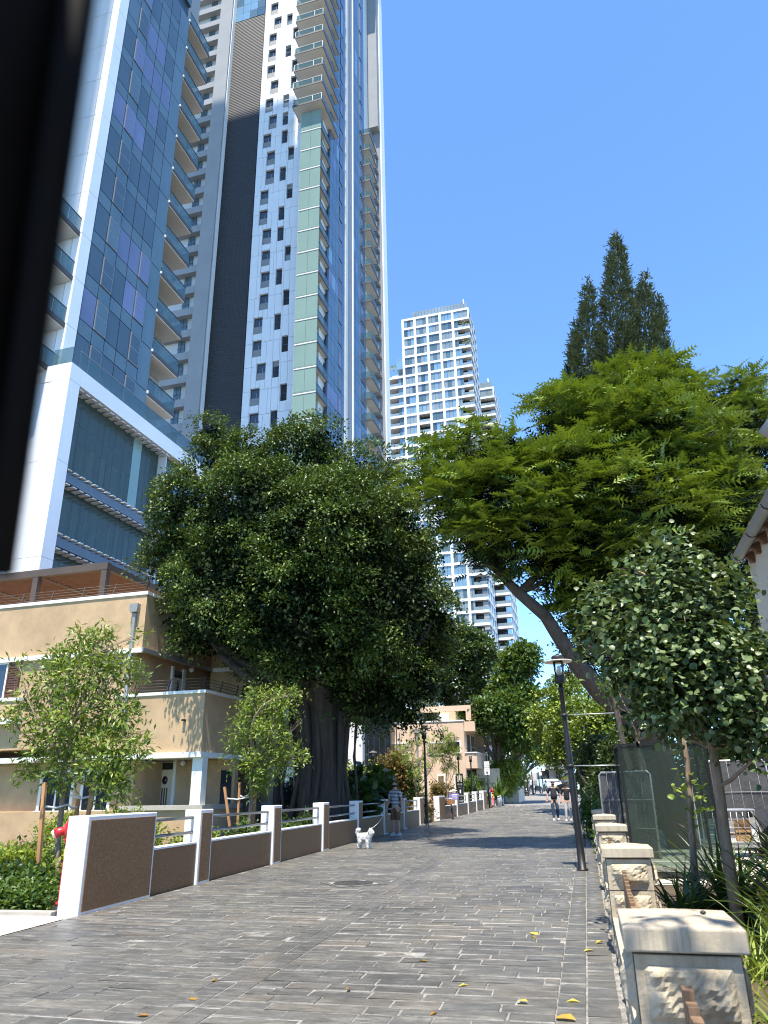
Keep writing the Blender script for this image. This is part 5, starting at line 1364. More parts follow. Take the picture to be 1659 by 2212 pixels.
# young staked trees behind the left wall
def stakes(t, pts, tie=True):
    loc = np.array(t.location)
    for (a, b) in pts:
        MB().beam(np.array(a) - loc, np.array(b) - loc, .055, .055, (0, 1, .02)).build('stake', STAKE, t)
    if tie:
        m = MB()
        for (a, b) in pts:
            p = np.array(a) + (np.array(b) - a) * .72 - loc; m.tube([(0, 0, p[2] + .02), (p[0] * .5, p[1] * .5, p[2] - .03), p], .018, 5)
        m.build('tie', TRIMW, t)
def G(px, py, Y): p = aty(px, py, Y); return p
YT = 11.6
b = aty(128, 1900, YT); b[2] = 0
t, _ = leafy('young_tree', 'young light green tree tied to wooden stakes beside the red hydrant', b, [(190, 1385, YT, 34), (140, 1420, YT, 30), (225, 1380, 11.4, 18), (110, 1480, YT, 46), (190, 1460, 11.4, 62), (60, 1530, YT, 32), (265, 1450, 11.5, 36), (160, 1560, 11.3, 66), (250, 1545, 11.5, 44), (100, 1600, 11.7, 46), (220, 1640, 11.2, 58), (275, 1620, 11.3, 42), (140, 1670, 11.5, 40), (305, 1375, 11.4, 13), (310, 1585, 11.3, 15), (60, 1670, 11.8, 20), (40, 1440, 11.6, 14), (240, 1700, 11.2, 40), (20, 1545, 11.7, 16)],
             900, 9, .115, LF_YNG, OVN, BK_PALE, .022, .085, trunk_r=.052, inner=.25, droop=.05, upw=.5, hub=aty(140, 1640, YT), cull=.2, lump=.3, tw=6)
stakes(t, [(aty(82, 1880, 11.2), aty(97, 1690, 11.2)), (aty(185, 1800, 12), aty(201, 1690, 12)), (aty(160, 1800, 12.2), aty(170, 1720, 12.2))])
b = aty(535, 1765, 19); b[2] = 0
t, _ = leafy('young_tree', 'smaller young tree with two stakes in front of the big fig trunk', b, [(555, 1500, 19, 22), (600, 1520, 19, 34), (640, 1500, 19, 18), (540, 1550, 19, 38), (585, 1575, 18.8, 40), (520, 1600, 19, 30), (600, 1625, 19, 44), (555, 1650, 18.8, 34), (640, 1640, 19, 22), (500, 1655, 19, 12), (650, 1560, 19, 10), (560, 1690, 19, 24)],
             560, 9, .12, LF_YNG, OVN, BK_PALE, .025, .10, trunk_r=.06, inner=.3, droop=.05, upw=.5, hub=aty(545, 1660, 19), cull=.25, lump=.3, tw=5)
stakes(t, [(aty(497, 1790, 18.7), aty(485, 1700, 18.7)), (aty(513, 1795, 18.9), aty(518, 1690, 18.9)), (aty(545, 1790, 19.3), aty(552, 1710, 19.3))])
PIN = tmpl_pinnate()
b = gp(899, 0, 37.5)
leafy('young_tree', 'slender pinnate sapling beside the left lamp post, before the peach house', b, [(890, 1600, 37.5, 16), (925, 1600, 37.5, 18), (880, 1635, 37.5, 18), (915, 1640, 37.5, 18), (935, 1620, 37.5, 12), (905, 1660, 37.5, 14)], 40, 4, .32, LF_YNG, PIN, BK_PALE, .03, .15, trunk_r=.05, inner=.2, cull=.1, tw=2)
b = gp(966, 0, 45)
leafy('young_tree', 'thin white-painted sapling with feathery top in front of the peach house', b, [(960, 1600, 45, 14), (970, 1615, 45, 12), (955, 1635, 45, 11), (980, 1640, 45, 10), (968, 1660, 45, 9)], 50, 4, .42, LF_YNG, PIN, BK_PALE, .02, .16, trunk_r=.07, inner=.2, cull=.1, tw=2)
# foreground tree with large rounded leaves
def round_tree():
    Y0 = 8.4; b = aty(1592, 1985, 8.3); b[2] = -.02
    t = thing('round_leaf_tree', 'slim tree with big rounded pale-lit leaves standing by the strap plants at right', 'tree', b); loc = np.array(b)
    L = [(1465, 1215, 8.2, 45), (1380, 1270, 8.3, 55), (1460, 1290, 8.0, 85), (1320, 1335, 8.4, 58), (1535, 1290, 8.3, 66), (1410, 1385, 7.9, 95), (1510, 1400, 7.9, 100), (1590, 1400, 8.3, 58), (1350, 1440, 8.3, 52), (1450, 1480, 7.8, 90), (1560, 1490, 7.9, 90), (1645, 1500, 8.2, 50), (1480, 1545, 8.2, 60), (1400, 1545, 8.5, 40), (1600, 1590, 7.9, 50), (1650, 1620, 7.6, 30), (1290, 1270, 8.6, 16), (1430, 1180, 8.4, 26), (1270, 1390, 8.6, 18), (1650, 1420, 8.0, 30), (1620, 1520, 7.8, 34), (1350, 1240, 8.5, 18), (1560, 1225, 8.4, 20)]
    lob = lobes_px(L); P, D = sample_shell(lob, 2000, .32, .5, up=.2, cull=.3); C, X, N = clusters(P, D, 5, .085, .5, .9, .6, .35)
    S = rng.uniform(.045, .085, len(C)); d = np.linalg.norm(C - CPOS, axis=1) - S * 6; order = np.argsort(d)
    near, rest = order[:300], order[300:]
    Pi, Di = sample_shell(lob, 420, .2, .1, cull=.2); Ci, Xi, Ni = clusters(Pi - Di * .06, Di, 4, .1); o = foliage('inner_leaves', LF_CROWN_SHADE, Ci - loc, Xi, Ni, rng.uniform(.05, .08, len(Ci)), tmpl_round(), t); o['kind'] = 'stuff'
    o = foliage('crown', LF_RND, C[rest] - loc, X[rest], N[rest], S[rest], tmpl_round(), t); o['kind'] = 'stuff'
    V, F = tmpl_round(); me = MB().add(V, F).mesh('leaf', LF_RND); 
    for i in near:
        x = X[i] / np.linalg.norm(X[i]); nn = N[i] - x * (N[i] @ x); nn /= np.linalg.norm(nn); yv = np.cross(nn, x)
        q = Matrix(((x[0], yv[0], nn[0]), (x[1], yv[1], nn[1]), (x[2], yv[2], nn[2]))).to_euler(); inst('leaf', me, t, C[i] - loc, q, (S[i],) * 3)
    tr = MB(); pts = [np.array((0, 0, -.1))] + [aty(*p) - loc for p in ((1580, 1900, 8.3), (1565, 1800, 8.25), (1553, 1700, 8.2), (1540, 1620, 8.2), (1515, 1530, 8.15), (1500, 1450, 8.1), (1490, 1330, 8.1))]
    tr.tube(pts, [.062, .056, .052, .048, .045, .036, .028, .018], 10)
    for c, r in lob:
        h = pts[min(range(3, 8), key=lambda i: np.linalg.norm(pts[i] - (c - loc)) + (0 if pts[i][2] < c[2] - loc[2] else .5))]; p = limb(tr, h, c - loc, .022, .007, .12, 5, 5)
        for _ in range(4): dd = rng.normal(size=3); limb(tr, p[3], c - loc + dd / np.linalg.norm(dd) * r * .85, .007, .003, .1, 3, 4)
    tr.build('trunk', BK_PALE, t)
    # second, thinner stem close by
    b2 = aty(1500, 1960, 9.6); b2[2] = -.02
    t2 = thing('sapling', 'thin knobbly sapling stem with a few yellow-green leaves in front of the glass case', 'tree', b2); loc = np.array(b2); tr = MB()
    pts = [np.array((0, 0, -.1))] + [aty(*p) - loc for p in ((1502, 1900, 9.6), (1494, 1800, 9.6), (1490, 1720, 9.6), (1484, 1640, 9.6), (1470, 1560, 9.5))]
    tr.tube(pts, [.05, .042, .036, .034, .028, .015], 8)
    for p in (pts[3], pts[4], pts[2]): limb(tr, p, p + np.array([-.18, -.05, .12]), .012, .005, .1, 3, 5)
    tr.build('trunk', BK_PALE, t2)
    me = MB().add(*tmpl_round()).mesh('leaf', LF_STRAPY)
    for i in range(46):
        c = pts[3] + (pts[4] - pts[3]) * rng.uniform(-.5, .5) + rng.normal(size=3) * .11; s_ = rng.uniform(.06, .11); inst('leaf', me, t2, c, tuple(rng.uniform(-1, 1, 3) * (1, 1, 3)), (s_, s_ * .7, s_))
round_tree()
b = (2.3, -.6, 0)
leafy('overhanging_tree', 'tree just outside the frame at the lower right whose leaves dapple the nearest pier', b, [], 0, 0, 0, LF_MID, OV) if False else None
def overhang():
    t = thing('overhanging_tree', 'tree just outside the frame at the lower right whose leaves dapple the nearest pier', 'tree', b); loc = np.array(b)
    lob = [(np.array(c), np.array([r, r, r * .6])) for c, r in (((.5, 1.45, 5.7), .55), ((1.3, 1.2, 5.6), .7), ((-.1, .9, 5.8), .6), ((2.0, .6, 5.4), .9), ((1.0, .2, 5.9), .9))]
    P, D = sample_shell(lob, 420, .3, .3); C, X, N = clusters(P, D, 5, .09, .5, .9, .6, .2)
    o = foliage('crown', LF_MID, C - loc, X, N, rng.uniform(.06, .11, len(C)), OV, t); o['kind'] = 'stuff'
    tr = MB(); limb(tr, (0, 0, -.1), (-.5, .6, 4.2), .12, .08, .04, 5, 8); branches(tr, np.array((-.5, .6, 4.2)), [(c - loc, r) for c, r in lob], .05); tr.build('trunk', BK_PALE, t)
overhang()
bt_ = aty(1400, 1700, 18); bt_[2] = 0
t, _ = leafy('slender_tree', 'slender pale-barked twin-stemmed tree behind the glass case', bt_, [(1330, 1480, 17.5, 35), (1385, 1440, 17.5, 45), (1430, 1500, 18, 40)], 160, 6, .11, LF_MID, OV, BK_PALE, .03, .1, trunk_r=.10, inner=.3, cull=.2, hub=aty(1375, 1600, 18))
MB().tube([np.array(p) - bt_ for p in (aty(1372, 1700, 18.2), aty(1345, 1600, 18), aty(1325, 1500, 17.6), aty(1320, 1440, 17.5))], [.07, .06, .05, .03], 8).build('second_stem', BK_PALE, t)

# ---------------------------------------------------------------- shrubs, ground plants, strap leaves
def shrub(name, label, c, rad, n, k, size, mat, tmpl=OV, spread=.08, grp=None, cat='shrub', extra=None):
    t = thing(name, label, cat, (c[0], c[1], c[2]), group=grp)
    lob = [(np.array([rng.normal() * rad[0] * .4, rng.normal() * rad[1] * .4, rad[2] * rng.uniform(.35, .7)]), np.array(rad) * rng.uniform(.5, .75)) for _ in range(5)]
    P, D = sample_shell(lob, n, .4, .25, up=.4, cull=.3); C, X, N = clusters(P, D, k, spread, .7, .7, .5); 
    C[:, 2] = np.maximum(C[:, 2], .02)
    o = foliage('foliage', mat, C, X, N, rng.uniform(.7, 1.3, len(C)) * size, tmpl, t); o['kind'] = 'stuff'
    if extra is not None:
        j = rng.random(len(P)) < .12; C, X, N = clusters(P[j] + D[j] * .05, D[j], 4, spread * .6); C[:, 2] = np.maximum(C[:, 2], .02); q = foliage('tips', extra, C, X, N, rng.uniform(.7, 1.2, len(C)) * size, tmpl, t); q['kind'] = 'stuff'
    m = MB()
    for _ in range(9): dd = rng.normal(size=3) * np.array(rad) * .5; m.tube([(dd[0] * .2, dd[1] * .2, -.05), (dd[0] * .7, dd[1] * .7, rad[2] * .5), (dd[0], dd[1], rad[2] * .85)], [.014, .01, .004], 5)
    m.build('stems', BK_GREY, t); return t
sp = [((-8.2, 10.6), (.7, .5, .30), LF_DK, 'low dark green leafy plant at the left edge of the frame', LF_MID), ((-7.4, 10.2), (.55, .5, .30), LF_MID, 'mid green leafy plant at the foot of the hydrant', LF_YNG), ((-8.9, 11.8), (.8, .6, .46), LF_YG, 'yellow-green shrub behind the dark leafy plant at far left', LF_RUST), ((-7.3, 11.6), (.5, .5, .48), LF_YG, 'yellow-green shrub behind the hydrant', LF_MID),
      ((-7.2, 12.9), (.6, .6, .72), LF_YG, 'yellow-green shrub seen through the first railing gap', LF_YNG), ((-10.6, 17.5), (.9, .8, .8), LF_YG, 'pale yellow hedge shrub against the tan house wall', LF_YNG), ((-12.5, 18.2), (1., .8, .75), LF_YG, 'left hedge shrub below the tan house window', LF_YNG), ((-9.4, 14.5), (.7, .7, .6), LF_YNG, 'light green shrub on the small lawn', LF_YG),
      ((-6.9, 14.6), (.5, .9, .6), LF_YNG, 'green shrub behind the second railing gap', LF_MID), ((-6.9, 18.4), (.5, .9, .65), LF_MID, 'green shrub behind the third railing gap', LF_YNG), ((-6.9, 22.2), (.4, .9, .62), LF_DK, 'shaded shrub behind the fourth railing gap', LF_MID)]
for (x, y), r, m_, lb, ex in sp: shrub('shrub', lb, (x, y, -.03), r, int(620 * (r[0] * r[2]) ** .5), 9, .075 if m_ is not LF_DK else .10, m_, OV, .07, None, 'shrub', ex)
BIG = tmpl_round()
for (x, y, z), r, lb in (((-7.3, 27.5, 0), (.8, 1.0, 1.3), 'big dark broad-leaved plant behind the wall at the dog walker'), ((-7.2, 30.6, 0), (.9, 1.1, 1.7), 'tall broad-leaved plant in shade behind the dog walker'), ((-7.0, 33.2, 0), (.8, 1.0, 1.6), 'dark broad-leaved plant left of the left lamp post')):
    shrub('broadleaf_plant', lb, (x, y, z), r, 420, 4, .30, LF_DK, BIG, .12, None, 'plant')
shrub('shrub', 'sunlit yellow-green shrub behind the broad-leaved plants', (-9.6, 34.5, 0), (1.5, 1.2, 2.1), 900, 9, .15, LF_YG, OV, .14)
shrub('shrub', 'pale pinnate shrub in front of the lobby building', (-11.0, 38.0, 0), (1.2, 1.2, 2.6), 90, 4, .40, LF_YNG, PIN, .14)
shrub('shrub', 'bright green shrub at the right of the fig trunk', (-10.5, 30.5, 0), (.9, .9, 1.5), 420, 9, .13, LF_MID, OV, .12)
shrub('shrub', 'rounded green shrub at the foot of the peach house', (-8.3, 44.0, .1), (1.3, 1.2, 2.5), 750, 9, .16, LF_MID, OV, .13, None, 'shrub', LF_YNG)
shrub('shrub', 'bronze-leaved upper shrub beside the slender sapling', (-8.7, 43.0, 1.6), (.7, .7, 1.7), 300, 8, .15, LF_RUST, OV, .12)
shrub('shrub', 'dry brown-green shrub beside the black information pillar', (-7.2, 50.5, .2), (.6, .6, 1.5), 320, 9, .14, LF_RUST, OV, .12, None, 'shrub', LF_YNG)
shrub('shrub', 'green shrub in the gap between wall sections, near the white sign', (-5.6, 54.6, .25), (.7, .9, 1.7), 520, 9, .15, LF_MID, OV, .12, None, 'shrub', LF_YNG)
shrub('shrub', 'orange-tinged ground plants by the lamp at the end of the first wall', (-6.7, 38.4, 0), (.6, 1.0, .9), 420, 9, .12, LF_RUST, OV, .12, None, 'shrub', LF_YNG)
shrub('shrub', 'yellow grassy shrub behind the farthest wall section', (-5.6, 62.5, .4), (1.1, 2.2, 1.9), 620, 9, .16, LF_YG, OV, .14, None, 'shrub', LF_MID)
shrub('shrub', 'green hedge behind the farthest wall, toward the bar fence', (-4.9, 71.5, .6), (1.1, 3.0, 2.2), 620, 9, .19, LF_YNG, OV, .16)
shrub('shrub', 'round dark hedge near the bar fence', (-4.8, 79.5, .8), (.8, 1.5, 1.3), 300, 8, .18, LF_DK, OV, .15)
shrub('shrub', 'low green shrub at the foot of the right lamp post', (1.05, 19.0, 0), (.3, .6, .55), 280, 8, .075, LF_MID, OV, .06)
shrub('shrub', 'scrubby green plant along the right wall before the parked bicycle', (1.15, 25.0, 0), (.35, .8, .9), 330, 8, .09, LF_MID, OV, .08, None, 'shrub', LF_YNG)
shrub('shrub', 'dark shrub behind the grey screen panels', (3.6, 30, 0), (1.4, 1.2, 2.6), 600, 8, .15, LF_DK, OV, .14)
for i, (px, mt, sz, lb) in enumerate(((478, LF_YG, .5, 'yellow shrub in the roof garden of the peach house'), (545, LF_GREY, .55, 'silvery trailing plant on the roof garden parapet'), (630, LF_DK, .85, 'tall dark shrub in the roof garden'), (400, LF_DK, .7, 'leftmost dark roof garden shrub'), (985, LF_MID, .35, 'small plant on the right corner of the roof garden'))):
    c = q2(px, 450); p = fromb(c[0], V2 + .9, zp - .1); shrub('roof_shrub', lb, p, (sz, sz * .6, 1.4 if sz > .5 else .8), 240, 8, .16, mt, OV, .14)
# yucca by the peach house and strap-leaf clumps
def blade_mesh(nm, mat, L=1.0, w=.03, curve=.6):
    m = MB(); n = 6
    for i in range(n + 1):
        t = i / n; ww = w * (1 - t ** 2.2) * (.7 + .6 * math.sin(math.pi * min(t + .2, 1))); a = curve * t; x = L * (math.sin(a) / curve if curve else 0) * t ** .0 * 0 + L * t * math.sin(a * .9); z = L * t * math.cos(a * .9)
        m.v += [(x, -ww / 2, z), (x + .006, 0, z - ww * .18), (x, ww / 2, z)]
    for i in range(n):
        for q in (0, 1): m.f.append((i * 3 + q, i * 3 + q + 1, i * 3 + 4 + q, i * 3 + 3 + q)); m.sm.append(True)
    return m.mesh(nm, mat)
BL = [blade_mesh('blade', LF_STRAP, 1, .052, c) for c in (.35, .6, .85, 1.1)]; BLY = [blade_mesh('blade', LF_STRAPY, 1, .030, c) for c in (.3, .6, 1.0)]
def strap(label, c, n, L, ms, tilt=(.25, .75), name='strap_leaf_plant', lean=None):
    t = thing(name, label, 'plant', c)
    for i in range(n):
        az = rng.uniform(0, 6.28) if lean is None else lean + rng.normal() * .7
        inst('blade', ms[rng.integers(len(ms))], t, (rng.normal() * .07 * L, rng.normal() * .07 * L, -.03), (0, rng.uniform(*tilt) * rng.uniform(.2, 1.1), az), (L * rng.uniform(.6, 1.1),) * 3)
    return t
strap('large clump of dark arching strap leaves right of the slim tree', (2.45, 8.9, 0), 150, 1.25, BL)
strap('dark strap-leaf clump between the two thin trunks', (1.8, 9.6, 0), 120, 1.1, BL)
strap('dark upright strap leaves at the right edge of the frame', (2.65, 7.6, 0), 110, 1.2, BL, (.1, .6))
strap('strap-leaf clump close behind the second pier', (1.2, 9.0, 0), 90, .85, BL)
strap('tall strap leaves against the cart at the far right', (3.3, 9.6, 0), 60, 1.2, BL, (.05, .5))
strap('strap leaves behind the slim tree trunk', (2.1, 7.9, 0), 110, 1.05, BL)
strap('dark strap-leaf clump low in front of the trolley', (3.0, 10.6, 0), 120, 1.25, BL)
strap('strap-leaf clump at the foot of the slim tree', (1.75, 7.3, 0), 80, .85, BL, (.2, .9))
strap('yellow-green strap leaves beside the nearest pier', (1.15, 4.7, 0), 40, .75, BLY)
strap('yellow-green blades rising behind the nearest pier', (1.0, 5.9, 0), 30, .62, BLY, (.02, .4))
strap('pale green strap leaves in the bottom right corner', (1.25, 3.9, 0), 45, .7, BLY)
strap('scattered light strap leaves at the foot of the sapling', (1.45, 7.1, 0), 34, .6, BLY, (.1, .7))
strap('spiky yucca beside the peach house door', fromb(q2(1190, 1020)[0] + 1.2, 57.0, .8), 60, 1.7, [blade_mesh('blade', LF_MID, 1, .07, .25)], (.0, 1.2), 'yucca')
# dry flower heads and ground litter under the strap leaves
lt = foliage('leaf_litter', LF_FALL, np.stack([rng.uniform(.9, 4.2, 900), rng.uniform(3.4, 12.5, 900), rng.uniform(-.025, .01, 900)], 1), rng.normal(size=(900, 3)) * (1, 1, .15), np.array([[0, 0, 1.]]) + rng.normal(size=(900, 3)) * .3, rng.uniform(.03, .09, 900), OV); tag(lt, 'dry brown leaf litter on the soil under the strap leaves', 'leaf litter', kind='stuff')
gr = foliage('grass', GRASSM, np.stack([rng.uniform(-16, -9.0, 14000), rng.uniform(10.3, 17.0, 14000), np.zeros(14000)], 1), np.array([[0, 0, 1.]]) + rng.normal(size=(14000, 3)) * .35, rng.normal(size=(14000, 3)), rng.uniform(.05, .12, 14000), tmpl_oval(.08, .02)); tag(gr, 'short green lawn grass beside the tan house', 'grass', kind='stuff')
gc = foliage('ground_cover', LF_MID, np.stack([rng.uniform(-9.6, -6.45, 6000), rng.uniform(9.7, 13, 6000), rng.uniform(.0, .16, 6000)], 1), rng.normal(size=(6000, 3)), np.array([[0, 0, 1.]]) + rng.normal(size=(6000, 3)) * .5, rng.uniform(.05, .10, 6000), OV); tag(gc, 'low leafy ground cover around the hydrant', 'ground cover', kind='stuff')
# fallen leaves on the paving
fm = [MB().add(*tmpl_round()).mesh('fallen_leaf', LF_FALL), MB().add(*tmpl_oval(.3, .16)).mesh('fallen_leaf', LF_FALL)]
lab = ['curled yellow leaf on the gutter stones', 'tan leaf just left of the gutter', 'small tan leaf at the bottom of the gutter', 'brown lobed leaf in the gutter', 'dry leaf near the middle of the right paving, upper of a pair', 'dry yellow leaf next to the small dark stone', 'orange leaf in mid paving', 'tan leaf low in the left of the right-hand paving', 'yellow leaf at the bottom centre right', 'long yellow leaf on the border strip', 'yellow-brown leaf at the bottom edge by the border strip', 'small pale leaf at the bottom middle', 'tiny pale leaf on the far gutter', 'brown leaf against the foot of the right wall', 'brown leaf lying on the outer border stones']
pos = [(406, 2160), (1013, 2130), (322, 2196), (475, 2119), (1145, 2016), (1159, 2028), (923, 2078), (756, 2138), (1117, 2165), (1254, 2167), (1200, 2200), (944, 2189), (948, 1851), (1286, 2040), (1284, 2054)]
for i, (p, lb) in enumerate(zip(pos, lab)):
    g = gnd(*p); s_ = rng.uniform(.055, .095) * (1.3 if i in (9, 10) else 1)
    o = bpy.data.objects.new('fallen_leaf', fm[i % 2]); link(o); o.location = (g[0], g[1], .008); o.rotation_euler = (rng.normal() * .08, rng.normal() * .08, rng.uniform(0, 6.28)); o.scale = (s_ * 1.3, s_ * .9, s_); tag(o, lb, 'leaf', 'fallen leaves on the paving')

# ================================================================== STREET FURNITURE
def lamp(label, x, y, hs=1.0, lean=0.0, arms=False, disc=DISC, z=None):
    t = thing('street_lamp', label, 'street lamp', (x, y, gz(y) if z is None else z), 0, 'black street lamps with round brims')
    t.rotation_euler = (0, lean, 0); h = hs
    MB().lathe([(.105, 0), (.105, .02), (.072, .035), (.066, .5), (.058, 2.35 * h), (.056, 2.36 * h), (.047, 2.42 * h), (.045, 3.20 * h), (.06, 3.22 * h), (.06, 3.26 * h), (.04, 3.27 * h), (.04, 3.34 * h)], 14).build('pole', BLACKM, t)
    z = 3.34 * h
    MB().lathe([(.04, z), (.098, z + .02), (.10, z + .14), (.09, z + .15)], 16).build('lamp_cup', DKMETAL, t)
    g = MB().lathe([(.088, z + .15), (.108, z + .44)], 16).build('glass_shade', CLEAR, t)
    MB().lathe([(.035, z + .15), (.04, z + .30), (.02, z + .36), (.001, z + .36)], 10).build('bulb', W_WHITE, t)
    m = MB()
    for k in range(4): a = k * math.pi / 2 + .6; m.tube([(.094 * math.cos(a), .094 * math.sin(a), z + .14), (.112 * math.cos(a), .112 * math.sin(a), z + .45)], .006, 5)
    m.build('shade_bar', DKMETAL, t)
    MB().lathe([(.11, z + .455), (.275, z + .432), (.28, z + .440), (.275, z + .452), (.13, z + .475), (.11, z + .475)], 28).build('brim', disc, t)
    MB().lathe([(.12, z + .476), (.125, z + .54), (.10, z + .565), (.04, z + .575), (.025, z + .60), (.001, z + .605)], 16).build('cap', DKMETAL, t)
    if arms:
        for zz in (2.74, 1.80):
            MB().lathe([(.075, zz - .025), (.075, zz + .025)], 12).build('clamp', DKMETAL, t)
            MB().tube([(.06, -.02, zz), (.92, -.25, zz - .03)], .011, 6).build('banner_arm', GALV, t)
    return t
lamp('nearest black street lamp with a cream brim, leaning at the right edge of the paving', .385, 15.2, 1.0, R_(-1.0), True)
lamp('tall black street lamp in shade at the left, just past the dog walker', -5.33, 33.0, 1.06, 0, False, DKMETAL)
def lamp_px(label, hx, hy, Y, disc=DISC):
    p = aty(hx, hy, Y); lamp(label, p[0], Y, (p[2] - gz(Y) - .44) / 3.34, 0, False, disc)
lamp_px('street lamp rising behind the black information pillar', 989, 1626, 48)
lamp_px('street lamp in front of the doorway of the peach house', 1016, 1632, 53)
lamp_px('street lamp by the timber deck in front of the gabled house', 1049, 1612, 63)
lamp_px('slim street lamp beside the end of the farthest wall section', 1121, 1636, 75.5)
lamp_px('street lamp behind the parked motorbike at the far left', 1146.5, 1648, 86)
lamp_px('far street lamp under the canopy shade, left of a pair', 1161.5, 1654, 97); lamp_px('far street lamp under the canopy shade, right of a pair', 1169.5, 1656, 99)
lamp_px('second street lamp on the right, beside the direction sign', 1243, 1597, 45)
p = aty(806, 1635, 50); lamp('small lamp in front of the lobby building', p[0], 50, .98)

def hydrant(label, x, y, z=0.0, s=1.0):
    t = thing('fire_hydrant', label, 'hydrant', (x, y, z)); t.scale = (s, s, s)
    MB().lathe([(.12, 0), (.12, .035), (.10, .04), (.10, .07), (.085, .075)], 16).build('base_flange', DKMETAL, t)
    MB().lathe([(.085, .076), (.085, .12), (.055, .13), (.055, .66)], 16).build('pipe', RED, t)
    MB().lathe([(.058, .661), (.058, .80)], 16).build('band', YELLOW, t)
    MB().lathe([(.055, .801), (.055, .90), (.085, .905), (.085, .94), (.06, .945), (.06, .96), (.095, .99), (.105, 1.06), (.095, 1.13), (.06, 1.17), (.06, 1.2), (.035, 1.205), (.035, 1.24), (.001, 1.245)], 18).build('valve_body', RED, t)
    o = MB(); o.tube([(-.05, -.02, 1.05), (-.15, -.06, 1.03), (-.19, -.075, 1.01)], [.062, .062, .072], 14); ob = o.build('outlet', RED, t)
    MB().tube([(-.19, -.075, 1.01), (-.225, -.09, .995)], [.06, .055], 14).build('outlet_cap', TRIMW, ob)
    MB().tube([(.055, -.02, .90), (.075, -.03, .9)], .02, 8).build('bolt', DKMETAL, t)
    m = MB(); m.tube([(-.06, -.03, .66), (.06, .0, .665)], .012, 6); m.build('collar_pin', DKMETAL, t)
    return t
hydrant('red fire hydrant with a yellow band at the near end of the left wall', -6.46, 9.66, 0, .93)
p = aty(1065, 1730, 56.5); hydrant('far red fire hydrant at the start of the farthest wall', p[0], 56.5, gz(56.5), 1.0)

def text_obj(name, body, size, mat, parent, loc, rot, align='CENTER'):
    c = bpy.data.curves.new(name, 'FONT'); c.body = body; c.size = size; c.align_x = align; c.align_y = 'CENTER'; c.extrude = .002
    o = bpy.data.objects.new(name, c); o.data.materials.append(mat); o.location = loc; o.rotation_euler = rot
    me = bpy.data.meshes.new_from_object(o); bpy.data.objects.remove(o); bpy.data.curves.remove(c)
    o = bpy.data.objects.new(name, me); o.location = loc; o.rotation_euler = rot
    return link(o, parent)
INK = M('ink_grey', (.12, .12, .12), .7); INKW = M('ink_white', (.75, .75, .72), .6)
FR = (math.pi / 2, 0, 0)
# white notice on a black post
p = aty(1057, 1735, 54); t = thing('street_sign', 'white notice board on a black post at the left edge of the street', 'sign', (p[0], 54, gz(54)))
MB().lathe([(.055, 0), (.055, 2.15), (.04, 2.16), (.04, 3.0)], 10).build('post', BLACKM, t)
MB().box(-.19, -.075, 2.15, .17, -.05, 3.02).build('board', W_WHITE, t)
for body, zz, sz in (('היינח', 2.90, .10), ('אל השינכ', 2.76, .11), ('PARKING', 2.63, .075), ('فقوم', 2.48, .08)): text_obj('lettering', body, sz, INK, t, (-.01, -.079, zz), FR)
m = MB().lathe([(.07, 0), (.07, .006), (.05, .006)], 16); m.v = [(x - .01, -.076 - z, 2.29 + y * 1.25) for x, y, z in m.v]; m.build('emblem', INK, t)
# black direction sign on the right
p0, p1 = aty(1254, 1649, 36), aty(1278.5, 1639, 36)
t = thing('direction_sign', 'black direction sign with three rows of white lettering beside the right lamp post', 'sign', (p0[0] + .25, 36, 0))
zz = (p0[2] + p1[2]) / 2; w = p1[0] - p0[0]; h = p1[2] - p0[2]
MB().lathe([(.04, -.1), (.04, zz + .1)], 10).build('post', BLACKM, t)
MB().box(-.25, -.075, zz - h / 2, -.25 + w, -.045, zz + h / 2).build('board', BLACKM, t)
MB().box(-.25, -.08, zz + h / 2, -.25 + w, -.04, zz + h / 2 + .015).build('top_edge', TRIMW, t)
for body, dz, sz in (('םיירוביצ םיתוריש', .065, .062), ('ﺔﻣﺎﻋ ﺾﻴﺣﺍﺮﻣ', 0.0, .058), ('Public Restrooms', -.062, .052)): text_obj('lettering', body, sz, INKW, t, (w - .29, -.078, zz + dz), FR, 'RIGHT')
m = MB().lathe([(.035, 0), (.035, .004), (.001, .004)], 14); m.v = [(x - .19, -.0755 - z, zz + .06 + y) for x, y, z in m.v]; m.build('emblem', INKW, t)
b = MB().box(-.30, -.075, zz - .63, .20, -.045, zz - .48).build('lower_board', BLACKM, t); MB().tube([(-.33, -.09, zz - .46), (-.1, -.09, zz - .47), (.12, -.09, zz - .62)], .012, 6).build('bracket', GALV, t)
# information pillar with three cream bars
def pillar(label, x, y, top, w=.40):
    t = thing('information_pillar', label, 'sign', (x, y, gz(y))); h = top - gz(y)
    MB().box(-w / 2, -.06, 0, w / 2, .06, h).build('slab', BLACKM, t)
    MB().box(-w / 2 - .05, .061, 0, w / 2 - .1, .1, h - .2).build('rear_slab', DKMETAL, t)
    for k, (dx, z0, z1) in enumerate(((-.10, .48, .12), (-.005, .40, .06), (.09, .48, .12))): MB().box(dx - .03, -.066, h - z0, dx + .03, -.061, h - z1).build('cream_bar', CREAMP, t)
    text_obj('lettering', 'D.S.R', .12, INKW, t, (0, -.063, h - .62), FR); MB().box(-.11, -.064, h - .80, .11, -.061, h - .75).build('small_print', INK, t)
    MB().box(-.03, -.066, h - 1.12, .05, -.061, h - .92).build('white_mark', INKW, t)
    text_obj('lettering', 'רודיסמה', .08, INKW, t, (.01, -.063, h - 1.24), FR); text_obj('lettering', '<', .12, INKW, t, (.03, -.063, h - 1.42), FR); text_obj('lettering', 'בחרמה', .08, INKW, t, (.02, -.063, h - 1.57), FR)
